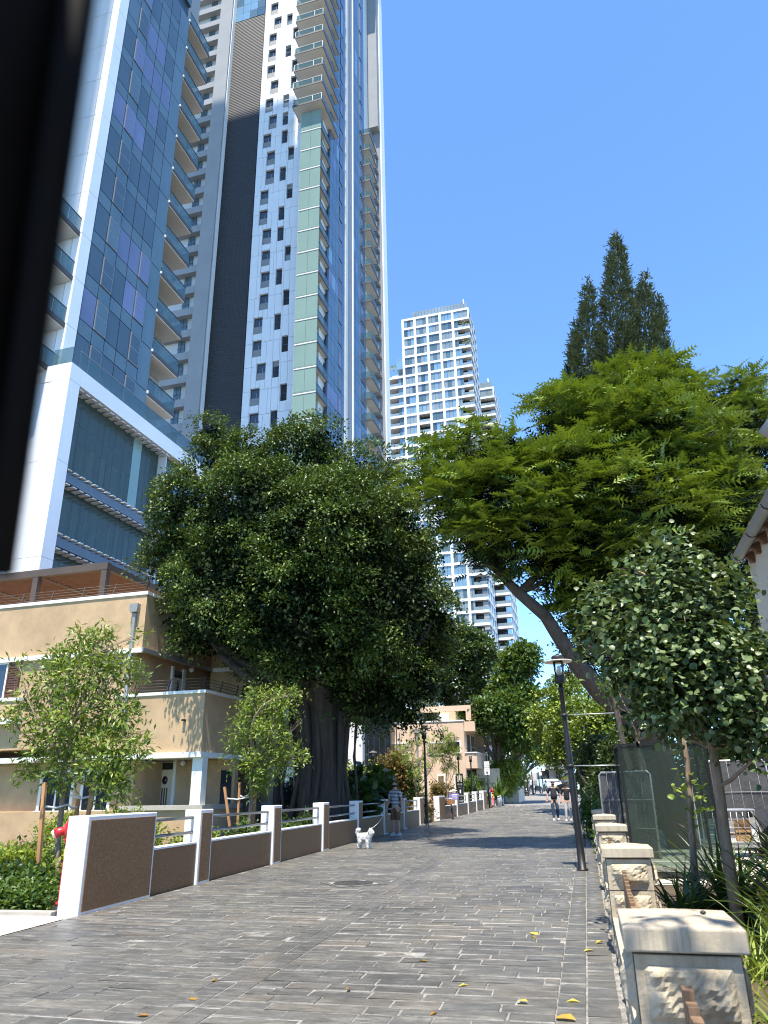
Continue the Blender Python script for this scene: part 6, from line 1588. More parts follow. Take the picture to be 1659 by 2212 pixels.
p = aty(992.5, 1671, 47.2); pillar('black information pillar with three cream bars behind the bicycle', p[0], 47.2, p[2])
p = aty(1135, 1682, 82); pillar('small far black information pillar near the bar fence', p[0], 82, p[2], .5)
# three grey bollards
for k, (bx_, by_) in enumerate(((1073, 55.3), (1077, 56.6), (1081, 58.0))):
    p = aty(bx_, 1738, by_); t = thing('bollard', ['nearest of three grey bollards by the farthest wall', 'middle one of three grey bollards by the farthest wall', 'rearmost of three grey bollards by the farthest wall'][k], 'bollard', (p[0] + .15, by_, gz(by_)), 0, 'grey bollards')
    MB().lathe([(.10, 0), (.10, .6), (.09, .62)], 14).build('shaft', GALV, t); MB().lathe([(.10, .622), (.103, .70), (.06, .73), (.001, .735)], 14).build('top', G_SLAB, t)

# bicycles
def bicycle(label, loc, rz, col, basket=None, lean=0.0):
    t = thing('bicycle', label, 'bicycle', loc); t.rotation_euler = (0, lean, rz); R = .33
    for y in (-.52, .52):
        w = MB().torus((0, y, R), R - .018, .018, 'x', 30, 6).build('tyre', BLACKM, t)
        MB().torus((0, y, R), R - .04, .010, 'x', 28, 5).build('rim', GALV, w)
        s = MB()
        for k in range(14): a = k * math.pi / 7; s.tube([(0, y, R), (.0, y + (R - .04) * math.cos(a), R + (R - .04) * math.sin(a))], .0025, 3, False)
        s.build('spokes', GALV, w); MB().tube([(-.05, y, R), (.05, y, R)], .022, 8).build('hub', DKMETAL, w)
        f = MB(); f.tube([(0, y + (R + .03) * math.cos(a), R + (R + .03) * math.sin(a)) for a in [R_(x) for x in range(20, 170, 15)]], .016, 5); f.build('mudguard', col, t)
    f = MB()
    for a, b in (((0, .52, R), (0, .10, .30)), ((0, .10, .30), (0, .22, .80)), ((0, .52, R), (0, .20, .74)), ((0, .10, .30), (0, -.36, .72)), ((0, .18, .62), (0, -.36, .80))): f.tube([a, b], .018, 8)
    for s in (-.04, .04): f.tube([(s, -.52, R), (s * .8, -.42, .62), (0, -.36, .80)], .012, 6)
    f.tube([(0, -.37, .7), (0, -.31, .98)], .016, 8); f.build('frame', col, t)
    MB().tube([(-.30, -.12, 1.02), (-.26, -.26, 1.04), (-.1, -.34, 1.0), (.1, -.34, 1.0), (.26, -.26, 1.04), (.30, -.12, 1.02)], .013, 8).build('handlebar', GALV, t)
    s = MB(); s.prism([(-.02, .40), (.02, .40), (.08, .16), (.06, .12), (-.06, .12), (-.08, .16)][::-1], .86, .92); s.tube([(0, .22, .78), (0, .24, .87)], .014, 6); s.build('saddle', BLACKM, t, bevel=.01)
    p = MB(); p.torus((.03, .10, .30), .09, .008, 'x', 18, 4); p.tube([(-.08, .10, .30), (.08, .10, .30)], .01, 6); p.tube([(.08, .10, .30), (.08, .02, .16)], .01, 6); p.tube([(-.08, .10, .30), (-.08, .18, .44)], .01, 6); p.box(.05, -.03, .145, .15, .07, .165); p.box(-.15, .13, .43, -.05, .23, .45); p.build('pedals', DKMETAL, t)
    if basket:
        b = MB(); b.prism([(-.15, -.62), (.15, -.62), (.17, -.38), (-.17, -.38)], .72, .735); 
        b.build('basket_floor', WOODBR, t); bb = MB()
        for k in range(7):
            z = .74 + k * .032; e = .15 + k * .006; bb.tube([(-e, -.63, z), (e, -.63, z), (e + .01, -.38, z), (-e - .01, -.38, z), (-e, -.63, z)], .016, 5)
        bb.build('basket', M('wicker', (.36, .17, .07), .8, var=.4, vscale=30), t)
    return t
bp = (xl(41.6) + .33, 41.6, gz(41.6))
bicycle('dark bicycle with a wicker basket leaning against the second wall section', bp, R_(8), DKMETAL, True, R_(-7))
PURP = M('crate_violet', (.30, .24, .58), .5, var=.1)
t = thing('crate', 'pale violet slatted plastic crate on the rear of the basket bicycle', 'crate', (bp[0] + .02, bp[1] + .42, bp[2] + .94), R_(8))
for k in range(4): 
    MB().box(-.22, -.16, .02 + k * .085, .22, -.15, .075 + k * .085).build('slat', PURP, t); MB().box(-.22, .15, .02 + k * .085, .22, .16, .075 + k * .085).build('slat', PURP, t)
    MB().box(.21, -.149, .02 + k * .085, .22, .149, .075 + k * .085).build('slat', PURP, t); MB().box(-.22, -.149, .02 + k * .085, -.21, .149, .075 + k * .085).build('slat', PURP, t)
for sx in (-.23, .205):
    for sy in (-.17, .145): MB().box(sx, sy, 0, sx + .025, sy + .025, .36).build('corner_post', PURP, t)
MB().box(-.21, -.149, -.005, .21, .149, .015).build('crate_floor', PURP, t)
m = MB(); m.add([(-.26, -.2, .40), (.2, -.22, .45), (.3, .1, .40), (-.1, .2, .47), (0, 0, .52)], [(0, 1, 4), (1, 2, 4), (2, 3, 4), (3, 0, 4)]); m.build('cloth', W_WHITE, t)
bicycle('black bicycle parked against the right wall behind the leaning lamp post', (xr(33.5) - .28, 33.5, 0), R_(4), BLACKM, None, R_(6))

# ------------------------------------------------------------------ glass case, screens, cart on the right
YV = 14.1
a, b = aty(1334, 1611, YV), aty(1524, 1606, YV); x0, x1, zt = a[0], b[0], a[2]; D_ = 1.0
t = thing('glass_case', 'tall glass display case with a black frame standing in the planting bed', 'glass case', (x0, YV, 0)); W = x1 - x0
pw = .045
for nm, xx, yy in (('post', 0, 0), ('post', W - pw, 0), ('post', 0, D_ - pw), ('post', W - pw, D_ - pw)): bx(nm, BLACKM, t, xx, yy, .08, xx + pw, yy + pw, zt)
for yy in (0, D_ - pw): bx('top_rail', BLACKM, t, 0, yy, zt, W, yy + pw, zt + .03)
for xx in (0, W - pw): bx('top_rail', BLACKM, t, xx, pw, zt, xx + pw, D_ - pw, zt + .03)
bx('plinth', DKMETAL, t, -.02, -.02, 0, W + .02, D_ + .02, .08)
bx('stone_floor', CONC, t, pw, pw, .081, W - pw, D_ - pw, .16)
bx('glass_pane', VIT_GLASS, t, pw + .002, .015, .17, W - pw - .002, .027, zt - .002); bx('glass_pane', VIT_GLASS, t, pw + .002, D_ - .027, .17, W - pw - .002, D_ - .015, zt - .002)
bx('glass_pane', VIT_GLASS, t, .015, pw + .002, .17, .027, D_ - pw - .002, zt - .002); bx('glass_pane', VIT_GLASS, t, W - .027, pw + .002, .17, W - .015, D_ - pw - .002, zt - .002)
bx('joint_strip', GALV, t, W - .34, .012, .17, W - .325, .03, zt)
TARP = M('tarp_grey', (.055, .055, .058), .65, var=.3, vscale=1.8, bump=.5, bscale=5, bdist=.05)
def screen(label, x, y, w, h, rz, lean=.06, name='screen_panel'):
    t = thing(name, label, 'screen', (x, y, -.0), rz); t.rotation_euler = (-lean, 0, rz)
    f = MB().tube([(0, 0, 0), (0, 0, h - .06), (.06, 0, h), (w - .06, 0, h), (w, 0, h - .06), (w, 0, 0)], .021, 8).build('frame', GALV, t)
    MB().tube([(0, 0, .12), (w, 0, .12)], .016, 6).build('bottom_bar', GALV, t)
    n = 10; m = MB()
    for j in range(n + 1):
        for i in range(n + 1): u, v = i / n, j / n; m.v.append((.03 + (w - .06) * u, -.02 + .03 * math.sin(u * 7 + v * 4) * math.sin(v * 5), .14 + (h - .18) * v))
    m.f = [(j * (n + 1) + i, j * (n + 1) + i + 1, (j + 1) * (n + 1) + i + 1, (j + 1) * (n + 1) + i) for j in range(n) for i in range(n)]; m.sm = [True] * len(m.f); m.build('tarp', TARP, t)
    wv = MB()
    for k in range(1, 6): wv.tube([(w * k / 6, -.035, .1), (w * k / 6, -.035, h)], .004, 4)
    for k in (.33, .66): wv.tube([(0, -.037, h * k), (w, -.037, h * k)], .006, 4)
    wv.build('wire', G_SLAB, t); return t
a, b = aty(1292, 1672, 18.5), aty(1388, 1668, 16.2)
screen('grey tarpaulin screen standing just left of and behind the glass case', a[0], 18.5, 1.25, a[2] + .03, math.atan2(-2.3, .95) * .5, .02)
c = aty(1520, 1645, 18.6)
for k in range(3): screen(['front wire mesh screen with dark sheet behind the trolley', 'middle wire mesh screen with dark sheet behind the trolley', 'rear wire mesh screen with dark sheet behind the trolley'][k], c[0] + .05 * k, 18.2 + .22 * k, 1.2, c[2], 0, .05)
# wire trolley with boxes
YC = 16.8; a, b = aty(1512, 1751, YC), aty(1628, 1748, YC); x0, W, zt = a[0], b[0] - a[0], a[2]; zd = aty(1560, 1820, YC)[2]
t = thing('trolley', 'galvanised wire trolley loaded with boxes at the right', 'trolley', (x0, YC, 0)); m = MB()
for q in (0, .7):
    m.tube([(0, q, zd), (0, q, zt), (W, q, zt), (W, q, zd), (0, q, zd)], .019, 8)
for xx in (0, W): m.tube([(xx, 0, zt), (xx, .7, zt)], .019, 8); m.tube([(xx, 0, zd), (xx, .7, zd)], .019, 8)
m.build('frame', GALV, t); m = MB()
for k in range(1, 9): m.tube([(W * k / 9, 0, zd), (W * k / 9, 0, zt)], .006, 5)
for k in (.28, .55): m.tube([(0, 0, zd + (zt - zd) * (1 - k)), (W, 0, zd + (zt - zd) * (1 - k))], .006, 5)
m.build('wire_front', GALV, t)
bx('deck', GALV, t, -.02, 0, zd - .09, W + .02, .7, zd - .02)
for xx in (.08, W - .08):
    for yy in (.08, .62): mm = MB(); mm.tube([(xx - .015, yy, .06), (xx + .015, yy, .06)], .06, 12); mm.box(xx - .02, yy - .02, .1, xx + .02, yy + .02, zd - .09); mm.build('castor', DKMETAL, t)
CARD = M('cardboard', (.42, .25, .12), .85, var=.12, vscale=6)
def carton(label, x, w, d, h, mat, flap=None, y=.1, rz=0.0):
    o = thing('carton', label, 'box', (x0 + x, YC + y, zd - .015), rz)
    MB().box(0, 0, 0, w, d, h).build('box', mat, o, bevel=.004)
    MB().box(.01, -.003, h * .45, w - .01, -.001, h * .52).build('tape', flap or TRIMW, o)
    f = MB(); f.add([(0, 0, h + .002), (w, 0, h + .002), (w, -.08, h + .10), (0, -.08, h + .10), (0, 0, h + .006), (w, 0, h + .006), (w, -.078, h + .105), (0, -.078, h + .105)], [(0, 1, 2, 3), (4, 7, 6, 5)]); f.build('flap', mat, o)
carton('brown cardboard box at the right end of the trolley', W * .62, .30, .3, .34, CARD, BLACKM); carton('white carton in the middle of the trolley', W * .32, .32, .35, .30, W_WHITE, RED, .18); carton('pale blue printed carton at the left of the trolley', W * .10, .16, .3, .32, PANE_LBLUE)
carton('thin white board box leaning at the right end of the trolley', W * .90, .10, .4, .36, TRIMW, None, .06)
# scooter at the right edge
p = aty(1668, 1745, 17.2); t = thing('motor_scooter', 'dark motor scooter with a red tail light, cut by the right edge', 'scooter', (p[0], 17.2, 0), R_(15))
m = MB(); m.prism([(-.9, .35), (-.5, .30), (.0, .33), (.55, .42), (.75, .62), (.7, .78), (.1, .72), (-.3, .5), (-.6, .95), (-.75, .95), (-.8, .6)], -.17, .17, 'x'); b = m.build('body', BLACKM, t, bevel=.04); b.rotation_euler = (0, 0, math.pi)
for y in (-.62, .62): MB().torus((0, y, .24), .18, .06, 'x', 22, 8).build('wheel', DKMETAL, t)
MB().box(-.13, -.80, .60, .13, -.74, .70).build('tail_light', RED, t, bevel=.01); MB().box(-.1, -.79, .38, .1, -.77, .52).build('number_plate', W_WHITE, t)
m = MB(); m.tube([(-.18, -.55, .78), (-.2, -.8, .9), (.2, -.8, .9), (.18, -.55, .78)], .018, 6); m.tube([(-.17, -.72, .98), (-.15, -.80, 1.2), (.15, -.80, 1.2), (.17, -.72, .98)], .02, 6); m.build('rack', DKMETAL, t); MB().box(-.16, -.82, .95, .16, -.76, 1.2).build('backrest', BLACKM, t, bevel=.03)

# ------------------------------------------------------------------ vehicles far up the street
WHITEP = M('car_white', (.70, .71, .72), .3, var=.03, coat=.4)
def van(label, x, y, z, rz=0.0, h=2.0, mat=WHITEP, name='parked_van', cat='van'):
    t = thing(name, label, cat, (x, y, z), rz); hw = .92
    side = [(-2.3, .35), (2.3, .35), (2.35, h - .15), (2.25, h), (-1.1, h), (-1.55, h - .15), (-2.05, 1.05), (-2.35, .92), (-2.42, .6)]
    MB().prism([(a, b) for a, b in side], -hw, hw, 'x').build('body', mat, t, bevel=.08)
    m = MB(); m.hexa([(-hw + .1, -2.06, 1.10), (hw - .1, -2.06, 1.10), (hw - .1, -2.0, 1.10), (-hw + .1, -2.0, 1.10), (-hw + .16, -1.57, h - .2), (hw - .16, -1.57, h - .2), (hw - .16, -1.5, h - .2), (-hw + .16, -1.5, h - .2)]); m.build('windscreen', PANE_BLACK, t)
    for s in (-1, 1):
        MB().box(s * hw - .012, -1.35, 1.1, s * hw + .012, -.4, h - .25).build('side_window', PANE_BLACK, t)
        MB().box(s * .62 - .14, -2.42, .66, s * .62 + .14, -2.37, .82).build('headlight', CLEAR, t); MB().box(s * (hw + .1) - .1, -1.6, 1.1, s * (hw + .1) + .1, -1.5, 1.35).build('mirror', BLACKM, t)
        for yy in (-1.5, 1.45):
            w = MB().tube([(s * hw - .1 * s, yy, .33), (s * hw + .02 * s, yy, .33)], .33, 20).build('wheel', BLACKM, t); MB().tube([(s * hw + .02 * s, yy, .33), (s * hw + .035 * s, yy, .33)], .2, 14).build('rim', GALV, w)
    MB().box(-.7, -2.43, .42, .7, -2.38, .6).build('grille', BLACKM, t); MB().box(-.26, -2.45, .45, .26, -2.432, .56).build('number_plate', YELLOW, t)
    return t
p = aty(1283, 1700, 84); van('light grey van parked at the far right behind the leaning lamp post', p[0], 86, gz(86), 0, 2.15)
p = aty(1187, 1700, 104); van('white car parked under the canopy behind the walking man', p[0], 106, gz(106), R_(20), 1.5, WHITEP, 'parked_car', 'car')
def motorbike(label, x, y, z, rz):
    t = thing('motorbike', label, 'motorbike', (x, y, z), rz)
    for yy in (-.65, .65): w = MB().torus((0, yy, .3), .25, .055, 'x', 22, 8).build('wheel', BLACKM, t); MB().tube([(-.03, yy, .3), (.03, yy, .3)], .1, 10).build('hub', GALV, w)
    MB().prism([(-.4, .35), (.3, .33), (.75, .75), (.2, .82), (-.1, .9), (-.4, .85)], -.12, .12, 'x').build('body', BLACKM, t, bevel=.04)
    MB().tube([(0, -.65, .3), (0, -.45, .95)], .035, 8).build('fork', GALV, t); MB().tube([(-.35, -.3, 1.02), (0, -.42, 1.0), (.35, -.3, 1.02)], .018, 6).build('handlebar', DKMETAL, t); MB().lathe([(.001, -.08), (.09, -.05), (.09, .05), (.001, .08)], 10, (0, -.5, .88)).build('headlight', CLEAR, t); return t
p = aty(1155, 1712, 89); mbp = (p[0], 89, gz(89)); motorbike('black motorbike beside the man in a white shirt at the far end', mbp[0] + .35, 89.2, mbp[2], R_(-35))
p = aty(1214, 1706, 100); motorbike('dark motorbike parked between the two walking men, far away', p[0], 100, gz(100), R_(50))
p = aty(1178, 1706, 101); motorbike('dark motorbike parked behind the walking man near the canopy', p[0], 101, gz(101), R_(10))

# ================================================================== PEOPLE AND DOG
def skin_mesh(name, V, E, Rr, mat, parent, levels=2, root=0, flat=None):
    me = bpy.data.meshes.new(name); bm = bmesh.new(); lay = bm.verts.layers.skin.verify(); vs_ = [bm.verts.new(v) for v in V]
    for i, v in enumerate(vs_):
        r = Rr[i]; v[lay].radius = (r, r) if not hasattr(r, '__len__') else r; v[lay].use_root = i == root
    for a, b in E: bm.edges.new((vs_[a], vs_[b]))
    bm.to_mesh(me); bm.free(); o = bpy.data.objects.new(name, me); link(o, parent); me.materials.append(mat)
    s = o.modifiers.new('skin', 'SKIN'); s.use_smooth_shade = True; s.branch_smoothing = .6
    u = o.modifiers.new('subsurf', 'SUBSURF'); u.levels = u.render_levels = levels
    return o
SKIN = M('skin_tone', (.46, .27, .19), .55, var=.06, vscale=8); HAIRM = M('hair_dark', (.018, .013, .010), .7, var=.3, vscale=40, bump=.5, bscale=120); NAVY = M('cloth_navy', (.012, .013, .022), .85, var=.3, vscale=9, bump=.3, bscale=40); JEAN = M('cloth_jeans', (.022, .04, .075), .85, var=.35, vscale=7, bump=.3, bscale=60)
BLACKC = M('cloth_black', (.010, .010, .011), .85, var=.3, vscale=9); GREYT = M('cloth_grey', (.36, .36, .38), .85, var=.1, vscale=7); BROWNC = M('cloth_brown', (.16, .075, .04), .85, var=.2, vscale=7); WHITEC = M('cloth_white', (.62, .64, .68), .8, var=.06)
def stripes():
    m, nt, p = new_mat('cloth_striped'); tc = nt.nodes.new('ShaderNodeTexCoord'); sx = nt.nodes.new('ShaderNodeSeparateXYZ'); nt.links.new(tc.outputs['Object'], sx.inputs[0])
    f = math_(nt, 'GREATER_THAN', math_(nt, 'FRACT', math_(nt, 'MULTIPLY', sx.outputs['Z'], 22.0)), .5)
    nt.links.new(mixc(nt, f, (.58, .58, .6), (.03, .035, .06)), p.inputs['Base Color']); p.inputs['Roughness'].default_value = .85; return m
STRIPE = stripes()
def hand(parent, wr, d, side, mat=SKIN):
    """palm, four unequal curled fingers and a thumb hanging from the wrist"""
    wr = np.array(wr, float); d = _n(np.array(d, float)); sx = np.array([0, -1.0, 0]); sx = _n(sx - d * (sx @ d)); n_ = np.cross(d, sx) * side
    m = MB(); c0, c1 = wr, wr + d * .09
    m.tube([c0, c0 + d * .035, c1], [.026, .038, .036], 8)
    for k, L in enumerate((.075, .085, .078, .060)):
        p = c1 + sx * (.028 - .019 * k) - d * .01; m.tube([p, p + d * L * .45 - n_ * .006, p + d * L * .8 - n_ * .022, p + d * L - n_ * .036], [.0095, .009, .0085, .006], 6)
    p = wr + d * .03 + sx * .03; m.tube([p, p + d * .03 + sx * .022, p + d * .062 + sx * .020 - n_ * .012], [.012, .011, .007], 6)
    return m.build('hand', mat, parent)
def person(label, loc, rz, Ht, arms, legs, top, bottom, shorts=False, hair=True, beard=False, shoe=WHITEC, belly=0.0, sun=False, wide=1.0, group=None):
    """facing -Y locally; arms/legs give joint positions (right, left) in metres for a 1.78 m figure"""
    t = thing('person', label, 'person', loc, rz, group); s = Ht / 1.78; t.scale = (s, s, s); w = wide
    V = [(0, 0, .96), (0, -.01 - belly * .3, 1.10), (0, -.0, 1.28), (0, .015, 1.44), (0, .02, 1.52), (0, -.002, 1.585), (0, -.012, 1.665), (0, 0, 1.735)]
    Rr = [(.095 * w, .075), (.105 * w, .085 + belly * .2), (.14 * w, .105), (.085, .075), (.056, .056), (.066, .078), (.076, .094), (.052, .064)]
    E = [(i, i + 1) for i in range(7)]
    k = len(V); V.append((0, -.108, 1.655)); Rr.append(.013); E.append((6, k))                 # nose
    for q, sd in enumerate((-1, 1)):
        el, wr = arms[q]; b = len(V); V += [(sd * .175 * w, .015, 1.425), el, tuple((np.array(el) + wr) / 2), wr]; Rr += [.058, .043, .041, .027]; E += [(3, b), (b, b + 1), (b + 1, b + 2), (b + 2, b + 3)]
        kn, an = legs[q]; b = len(V); hip = (sd * .092, 0, .90); V += [hip, tuple((np.array(hip) * .5 + np.array(kn) * .5)), kn, tuple((np.array(kn) * .6 + np.array(an) * .4) + np.array([0, .012, 0])), an, tuple(np.array(an) + [sd * .02, -.10, -.045])]
        Rr += [.092, .08, .056, .055, .038, .034]; E += [(0, b), (b, b + 1), (b + 1, b + 2), (b + 2, b + 3), (b + 3, b + 4), (b + 4, b + 5)]
    body = skin_mesh('body', V, E, Rr, SKIN, t)
    # shirt: torso and short sleeves
    VS = [(0, -.0, .90), (0, -.01 - belly * .3, 1.08), (0, 0, 1.27), (0, .015, 1.425), (0, .02, 1.475)]; RS = [(.155 * w, .122), (.15 * w, .122 + belly * .35), (.165 * w, .128), (.118, .095), (.068, .068)]; ES = [(i, i + 1) for i in range(4)]
    for q, sd in enumerate((-1, 1)):
        el = np.array(arms[q][0]); sh = np.array((sd * .180 * w, .015, 1.42)); b = len(VS); VS += [tuple(sh), tuple(sh + (el - sh) * .5), tuple(sh + (el - sh) * .82)]; RS += [.076, .068, .066]; ES += [(3, b), (b, b + 1), (b + 1, b + 2)]
    skin_mesh('shirt', VS, ES, RS, top, t)
    VT = [(0, .005, 1.0), (0, .01, .92)]; RT = [(.138 * w, .115), (.148 * w, .122)]; ET = [(0, 1)]
    for q, sd in enumerate((-1, 1)):
        kn, an = map(np.array, legs[q]); hip = np.array((sd * .092, .005, .86)); b = len(VT); end = kn + (an - kn) * (.06 if shorts else .97)
        if shorts: VT += [tuple(hip), tuple((hip + kn) / 2), tuple(end)]; RT += [.104, .098, .092]; ET += [(1, b), (b, b + 1), (b + 1, b + 2)]
        else: VT += [tuple(hip), tuple((hip + kn) / 2), tuple(kn), tuple((kn + an) / 2), tuple(end)]; RT += [.106, .094, .074, .066, .058]; ET += [(1, b), (b, b + 1), (b + 1, b + 2), (b + 2, b + 3), (b + 3, b + 4)]
    skin_mesh('shorts' if shorts else 'trousers', VT, ET, RT, bottom, t)
    for q, sd in enumerate((-1, 1)):
        an = np.array(legs[q][1]); z0 = max(an[2] - .09, 0.0); m = MB()
        for (yy, hw, hh) in ((.075, .035, .075), (.05, .042, .095), (-.02, .045, .10), (-.09, .048, .062), (-.155, .044, .05), (-.19, .025, .035)): m.v += [(an[0] + sd * .01 - hw, an[1] + yy, z0), (an[0] + sd * .01 + hw, an[1] + yy, z0), (an[0] + sd * .01 + hw * .8, an[1] + yy, z0 + hh), (an[0] + sd * .01 - hw * .8, an[1] + yy, z0 + hh)]
        for i in range(5): m.f += [(i * 4 + j, i * 4 + (j + 1) % 4, i * 4 + 4 + (j + 1) % 4, i * 4 + 4 + j) for j in range(4)]
        m.f += [(3, 2, 1, 0), (20, 21, 22, 23)]; m.sm = [True] * len(m.f); so = m.build('shoe', shoe, t, bevel=.01)
        MB().box(an[0] + sd * .01 - .047, an[1] - .18, z0 - .004, an[0] + sd * .01 + .047, an[1] + .075, z0 + .022).build('sole', TRIMW, so)
        el, wr = arms[q]; hand(t, wr, np.array(wr) - el, sd)
    fm_ = MB()
    for sd in (-1, 1): fm_.lathe([(.001, -.008), (.010, -.003), (.010, .003), (.001, .008)], 8, (sd * .031, -.090, 1.678))
    fm_.build('eyes', BLACKC, t); MB().box(-.022, -.0985, 1.607, .022, -.090, 1.614).build('mouth', M('lips', (.30, .13, .11), .5) if 'lips' not in bpy.data.materials else bpy.data.materials['lips'], t)
    er = MB()
    for sd in (-1, 1): er.lathe([(.001, -.032), (.015, -.015), (.018, .012), (.001, .032)], 8, (sd * .081, .0, 1.665))
    er.build('ears', SKIN, t)
    def cap(name, mat, zlo, front, r=1.06):
        m = MB(); n, k = 14, 8
        for j in range(k + 1):
            for i in range(n):
                a = 2 * math.pi * i / n; ph = math.pi / 2 * (j / k); zz = math.sin(ph); cr = math.cos(ph); f_ = front if math.sin(a) < -.3 else 0
                z = zlo + f_ * (1 - j / k) + (1.752 - zlo - f_ * (1 - j / k)) * zz; m.v.append((.086 * r * cr * math.cos(a), -.006 + .102 * r * cr * math.sin(a), z))
        m.f = [(j * n + i, j * n + (i + 1) % n, (j + 1) * n + (i + 1) % n, (j + 1) * n + i) for j in range(k) for i in range(n)]; m.sm = [True] * len(m.f); return m.build(name, mat, t)
    if hair: cap('hair', HAIRM, 1.645, .065)
    if beard:
        m = MB(); m.lathe([(.072, 1.578), (.080, 1.60), (.082, 1.632)], 14, (0, -.016, 0)); m.lathe([(.03, 1.555), (.062, 1.568), (.072, 1.5785)], 14, (0, -.022, 0)); m.v = [(x, y, z) for x, y, z in m.v]; m.build('beard', HAIRM, t)
    if sun: MB().box(-.068, -.108, 1.664, .068, -.085, 1.692).build('sunglasses', BLACKM, t, bevel=.008)
    return t
g = gnd(1201, 1771); g = np.array([-.02, 38.6, gz(38.6)])
person('bearded man in navy polo shirt, jeans and white trainers walking towards us', aty(1201, 1771, 38.6) * (1, 1, 0) + (0, 0, gz(38.6)), R_(6), 1.80,
       [((-.285, .03, 1.15), (-.335, -.05, .90)), ((.285, .04, 1.15), (.33, .02, .89))], [((-.10, -.10, .51), (-.10, -.17, .10)), ((.11, -.07, .51), (.12, .12, .125))], NAVY, JEAN, beard=True, belly=.12, wide=1.12)
p = aty(1229, 1772, 37.8); person('man in a black t-shirt and pale grey trousers partly hidden by the leaning lamp post', (p[0], 37.8, gz(37.8)), R_(-4), 1.74,
       [((-.26, .03, 1.14), (-.29, -.08, .90)), ((.25, .02, 1.14), (.27, -.08, .9))], [((-.09, -.08, .50), (-.09, -.12, .10)), ((.10, -.02, .50), (.10, .12, .12))], BLACKC, GREYT, beard=True, sun=True)
wk = aty(855, 1806, 26.9); wk = np.array([wk[0], 26.9, 0.0])
person('bald man in striped t-shirt and brown shorts holding the dog lead', wk, R_(-22), 1.78,
       [((-.25, .0, 1.14), (-.24, -.13, .93)), ((.25, .03, 1.14), (.27, -.02, .90))], [((-.09, -.03, .50), (-.09, .0, .10)), ((.11, -.02, .50), (.12, .03, .10))], STRIPE, BROWNC, shorts=True, hair=False, beard=True, shoe=GREYT)
p = aty(1153, 1714, 88.5); person('far man in a white shirt and jeans standing at the black motorbike', (p[0] - .25, 88.4, gz(88.4)), R_(200), 1.76,
       [((-.26, -.1, 1.16), (-.27, -.30, 1.02)), ((.26, -.1, 1.16), (.25, -.30, 1.02))], [((-.11, -.05, .50), (-.13, .02, .10)), ((.12, -.10, .50), (.15, -.08, .10))], WHITEC, JEAN, shoe=BLACKC)
# white fluffy dog
FUR = M('fur_white', (.80, .79, .77), .9, var=.05, vscale=14, bump=.7, bscale=55, bdist=.02)
FURT = leaf_mat('fur_tuft', (.82, .81, .79), (.92, .91, .89), .9, .15, .1)
dp_ = gnd(787, 1833); dr = R_(100)                                 # facing along +X, slightly away
t = thing('dog', 'small fluffy white dog with a curled tail standing on the paving', 'dog', (dp_[0], dp_[1], 0), R_(74)); t.scale = (.82, .82, .82)
V = [(0, .14, .36), (0, .0, .355), (0, -.15, .37), (0, -.22, .44), (0, -.255, .505), (0, -.33, .485), (0, -.375, .475)]; Rr = [.115, .115, .125, .095, .088, .045, .026]; E = [(i, i + 1) for i in range(6)]
V += [(0, .24, .43), (0, .28, .52), (0, .22, .575), (0, .14, .55)]; Rr += [.05, .058, .058, .04]; E += [(0, 7), (7, 8), (8, 9), (9, 10)]
for sx in (-1, 1):
    b = len(V); V += [(sx * .075, -.15, .24), (sx * .075, -.16, .12), (sx * .075, -.165, .03), (sx * .075, -.20, .025)]; Rr += [.058, .042, .034, .028]; E += [(2, b), (b, b + 1), (b + 1, b + 2), (b + 2, b + 3)]
    b = len(V); V += [(sx * .075, .13, .26), (sx * .078, .10, .19), (sx * .075, .19, .115), (sx * .075, .17, .03), (sx * .075, .13, .025)]; Rr += [.075, .055, .036, .032, .028]; E += [(0, b), (b, b + 1), (b + 1, b + 2), (b + 2, b + 3), (b + 3, b + 4)]
    b = len(V); V += [(sx * .055, -.235, .585), (sx * .065, -.235, .625)]; Rr += [.028, .009]; E += [(4, b), (b, b + 1)]
dog = skin_mesh('body', V, E, Rr, FUR, t)
m = MB()
for sx in (-1, 1): m.lathe([(.001, -.011), (.011, 0), (.001, .011)], 8, (sx * .042, -.325, .525))
m.lathe([(.001, -.014), (.017, 0), (.001, .014)], 8, (0, -.402, .482)); m.build('eyes_and_nose', BLACKC, t)
MB().torus((0, -.215, .455), .10, .010, 'y', 18, 5).build('collar', DKMETAL, t)
segs = [(i, j) for i, j in E if max(Rr[i], Rr[j]) > .033]; Pn, Dn = [], []
for i, j in segs:
    a, b_ = np.array(V[i]), np.array(V[j]); n = int(500 * (Rr[i] + Rr[j]) * 2)
    for _ in range(n):
        u = rng.random(); d = rng.normal(size=3); ax = _n(b_ - a); d -= ax * (d @ ax); d = _n(d); Pn.append(a + (b_ - a) * u + d * (Rr[i] * (1 - u) + Rr[j] * u) * .95); Dn.append(d * .6 + np.array([0, .35, -.55]))
Pn, Dn = np.array(Pn), np.array(Dn); fo = foliage('coat', FURT, Pn, Dn + rng.normal(size=Dn.shape) * .25, rng.normal(size=Dn.shape), rng.uniform(.022, .036, len(Pn)), tmpl_tuft(), t); fo['kind'] = 'stuff'
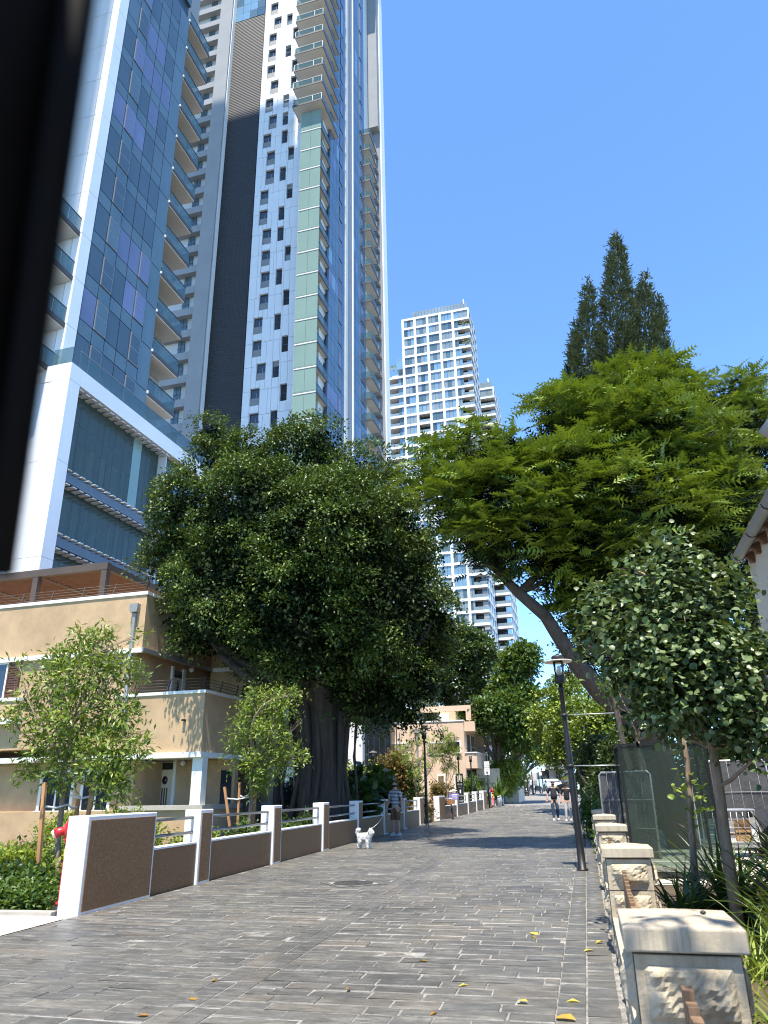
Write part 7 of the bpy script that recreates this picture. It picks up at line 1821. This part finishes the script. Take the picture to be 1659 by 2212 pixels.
hand_w = Matrix.Translation(Vector(wk)) @ Matrix.Rotation(R_(-22), 4, 'Z') @ Vector((-.24, -.17, .86))
neck = Matrix.Translation(Vector(t.location)) @ Matrix.Rotation(R_(74), 4, 'Z') @ Vector((0, -.17, .46))
pts = [hand_w + (neck - hand_w) * (i / 8) + Vector((0, 0, -.10 * math.sin(math.pi * i / 8))) for i in range(9)]
o = MB().tube(pts, .006, 5).build('dog_lead', TRIMW); tag(o, 'thin pale dog lead from the bald man to the white dog', 'dog lead')
MB().box(-.03, -.02, -.05, .03, .02, .05)
# ------------------------------------------------------------------ the car the photograph was taken from: its door pillar, close and out of focus
CARB = M('car_trim_black', (.008, .009, .012), .85, var=.2, vscale=8, spec=.15)
def atd(px, py, d): r = ray(px, py); return CPOS + r / np.linalg.norm(r) * d
a, b = atd(178, -140, .34), atd(-14, 1235, .30)
cp = thing('car_pillar', 'dark out of focus car door pillar along the upper left edge', 'car pillar', b)
r1 = .055
def off(p, s): return p
ax = _n(b - a); side = _n(np.cross(ax, CPOS - (a + b) / 2)); toc = _n(np.cross(side, ax))
if (CAMR.T @ side)[0] > 0: side = -side                             # towards the left of the picture
def sec(p, w, dpt):
    out = []
    for k in range(10):
        an = 2 * math.pi * k / 10; out.append(p + side * (w / 2 + w / 2 * math.cos(an)) + toc * (dpt / 2 * math.sin(an)))
    return out
m = MB(); P = [a + (b - a) * t_ for t_ in (0, .33, .66, 1.0)]; P.append(b + ax * .05 + side * .03)
bow = [0, .004, .003, 0, 0]
for p_, w_, bw in zip(P, (.16, .17, .18, .19, .17), bow): m.v += [tuple(q - np.array(b)) for q in sec(p_ + side * bw, w_, .07)]
m.f = [(i * 10 + k, i * 10 + (k + 1) % 10, (i + 1) * 10 + (k + 1) % 10, (i + 1) * 10 + k) for i in range(4) for k in range(10)] + [tuple(range(10))[::-1], tuple(range(40, 50))]; m.sm = [True] * 40 + [False] * 2
m.build('pillar_trim', CARB, cp)
MB().tube([tuple(p_ - side * .001 + toc * .004 - np.array(b)) for p_ in P[:4]], .006, 8).build('rubber_seal', CARB, cp)
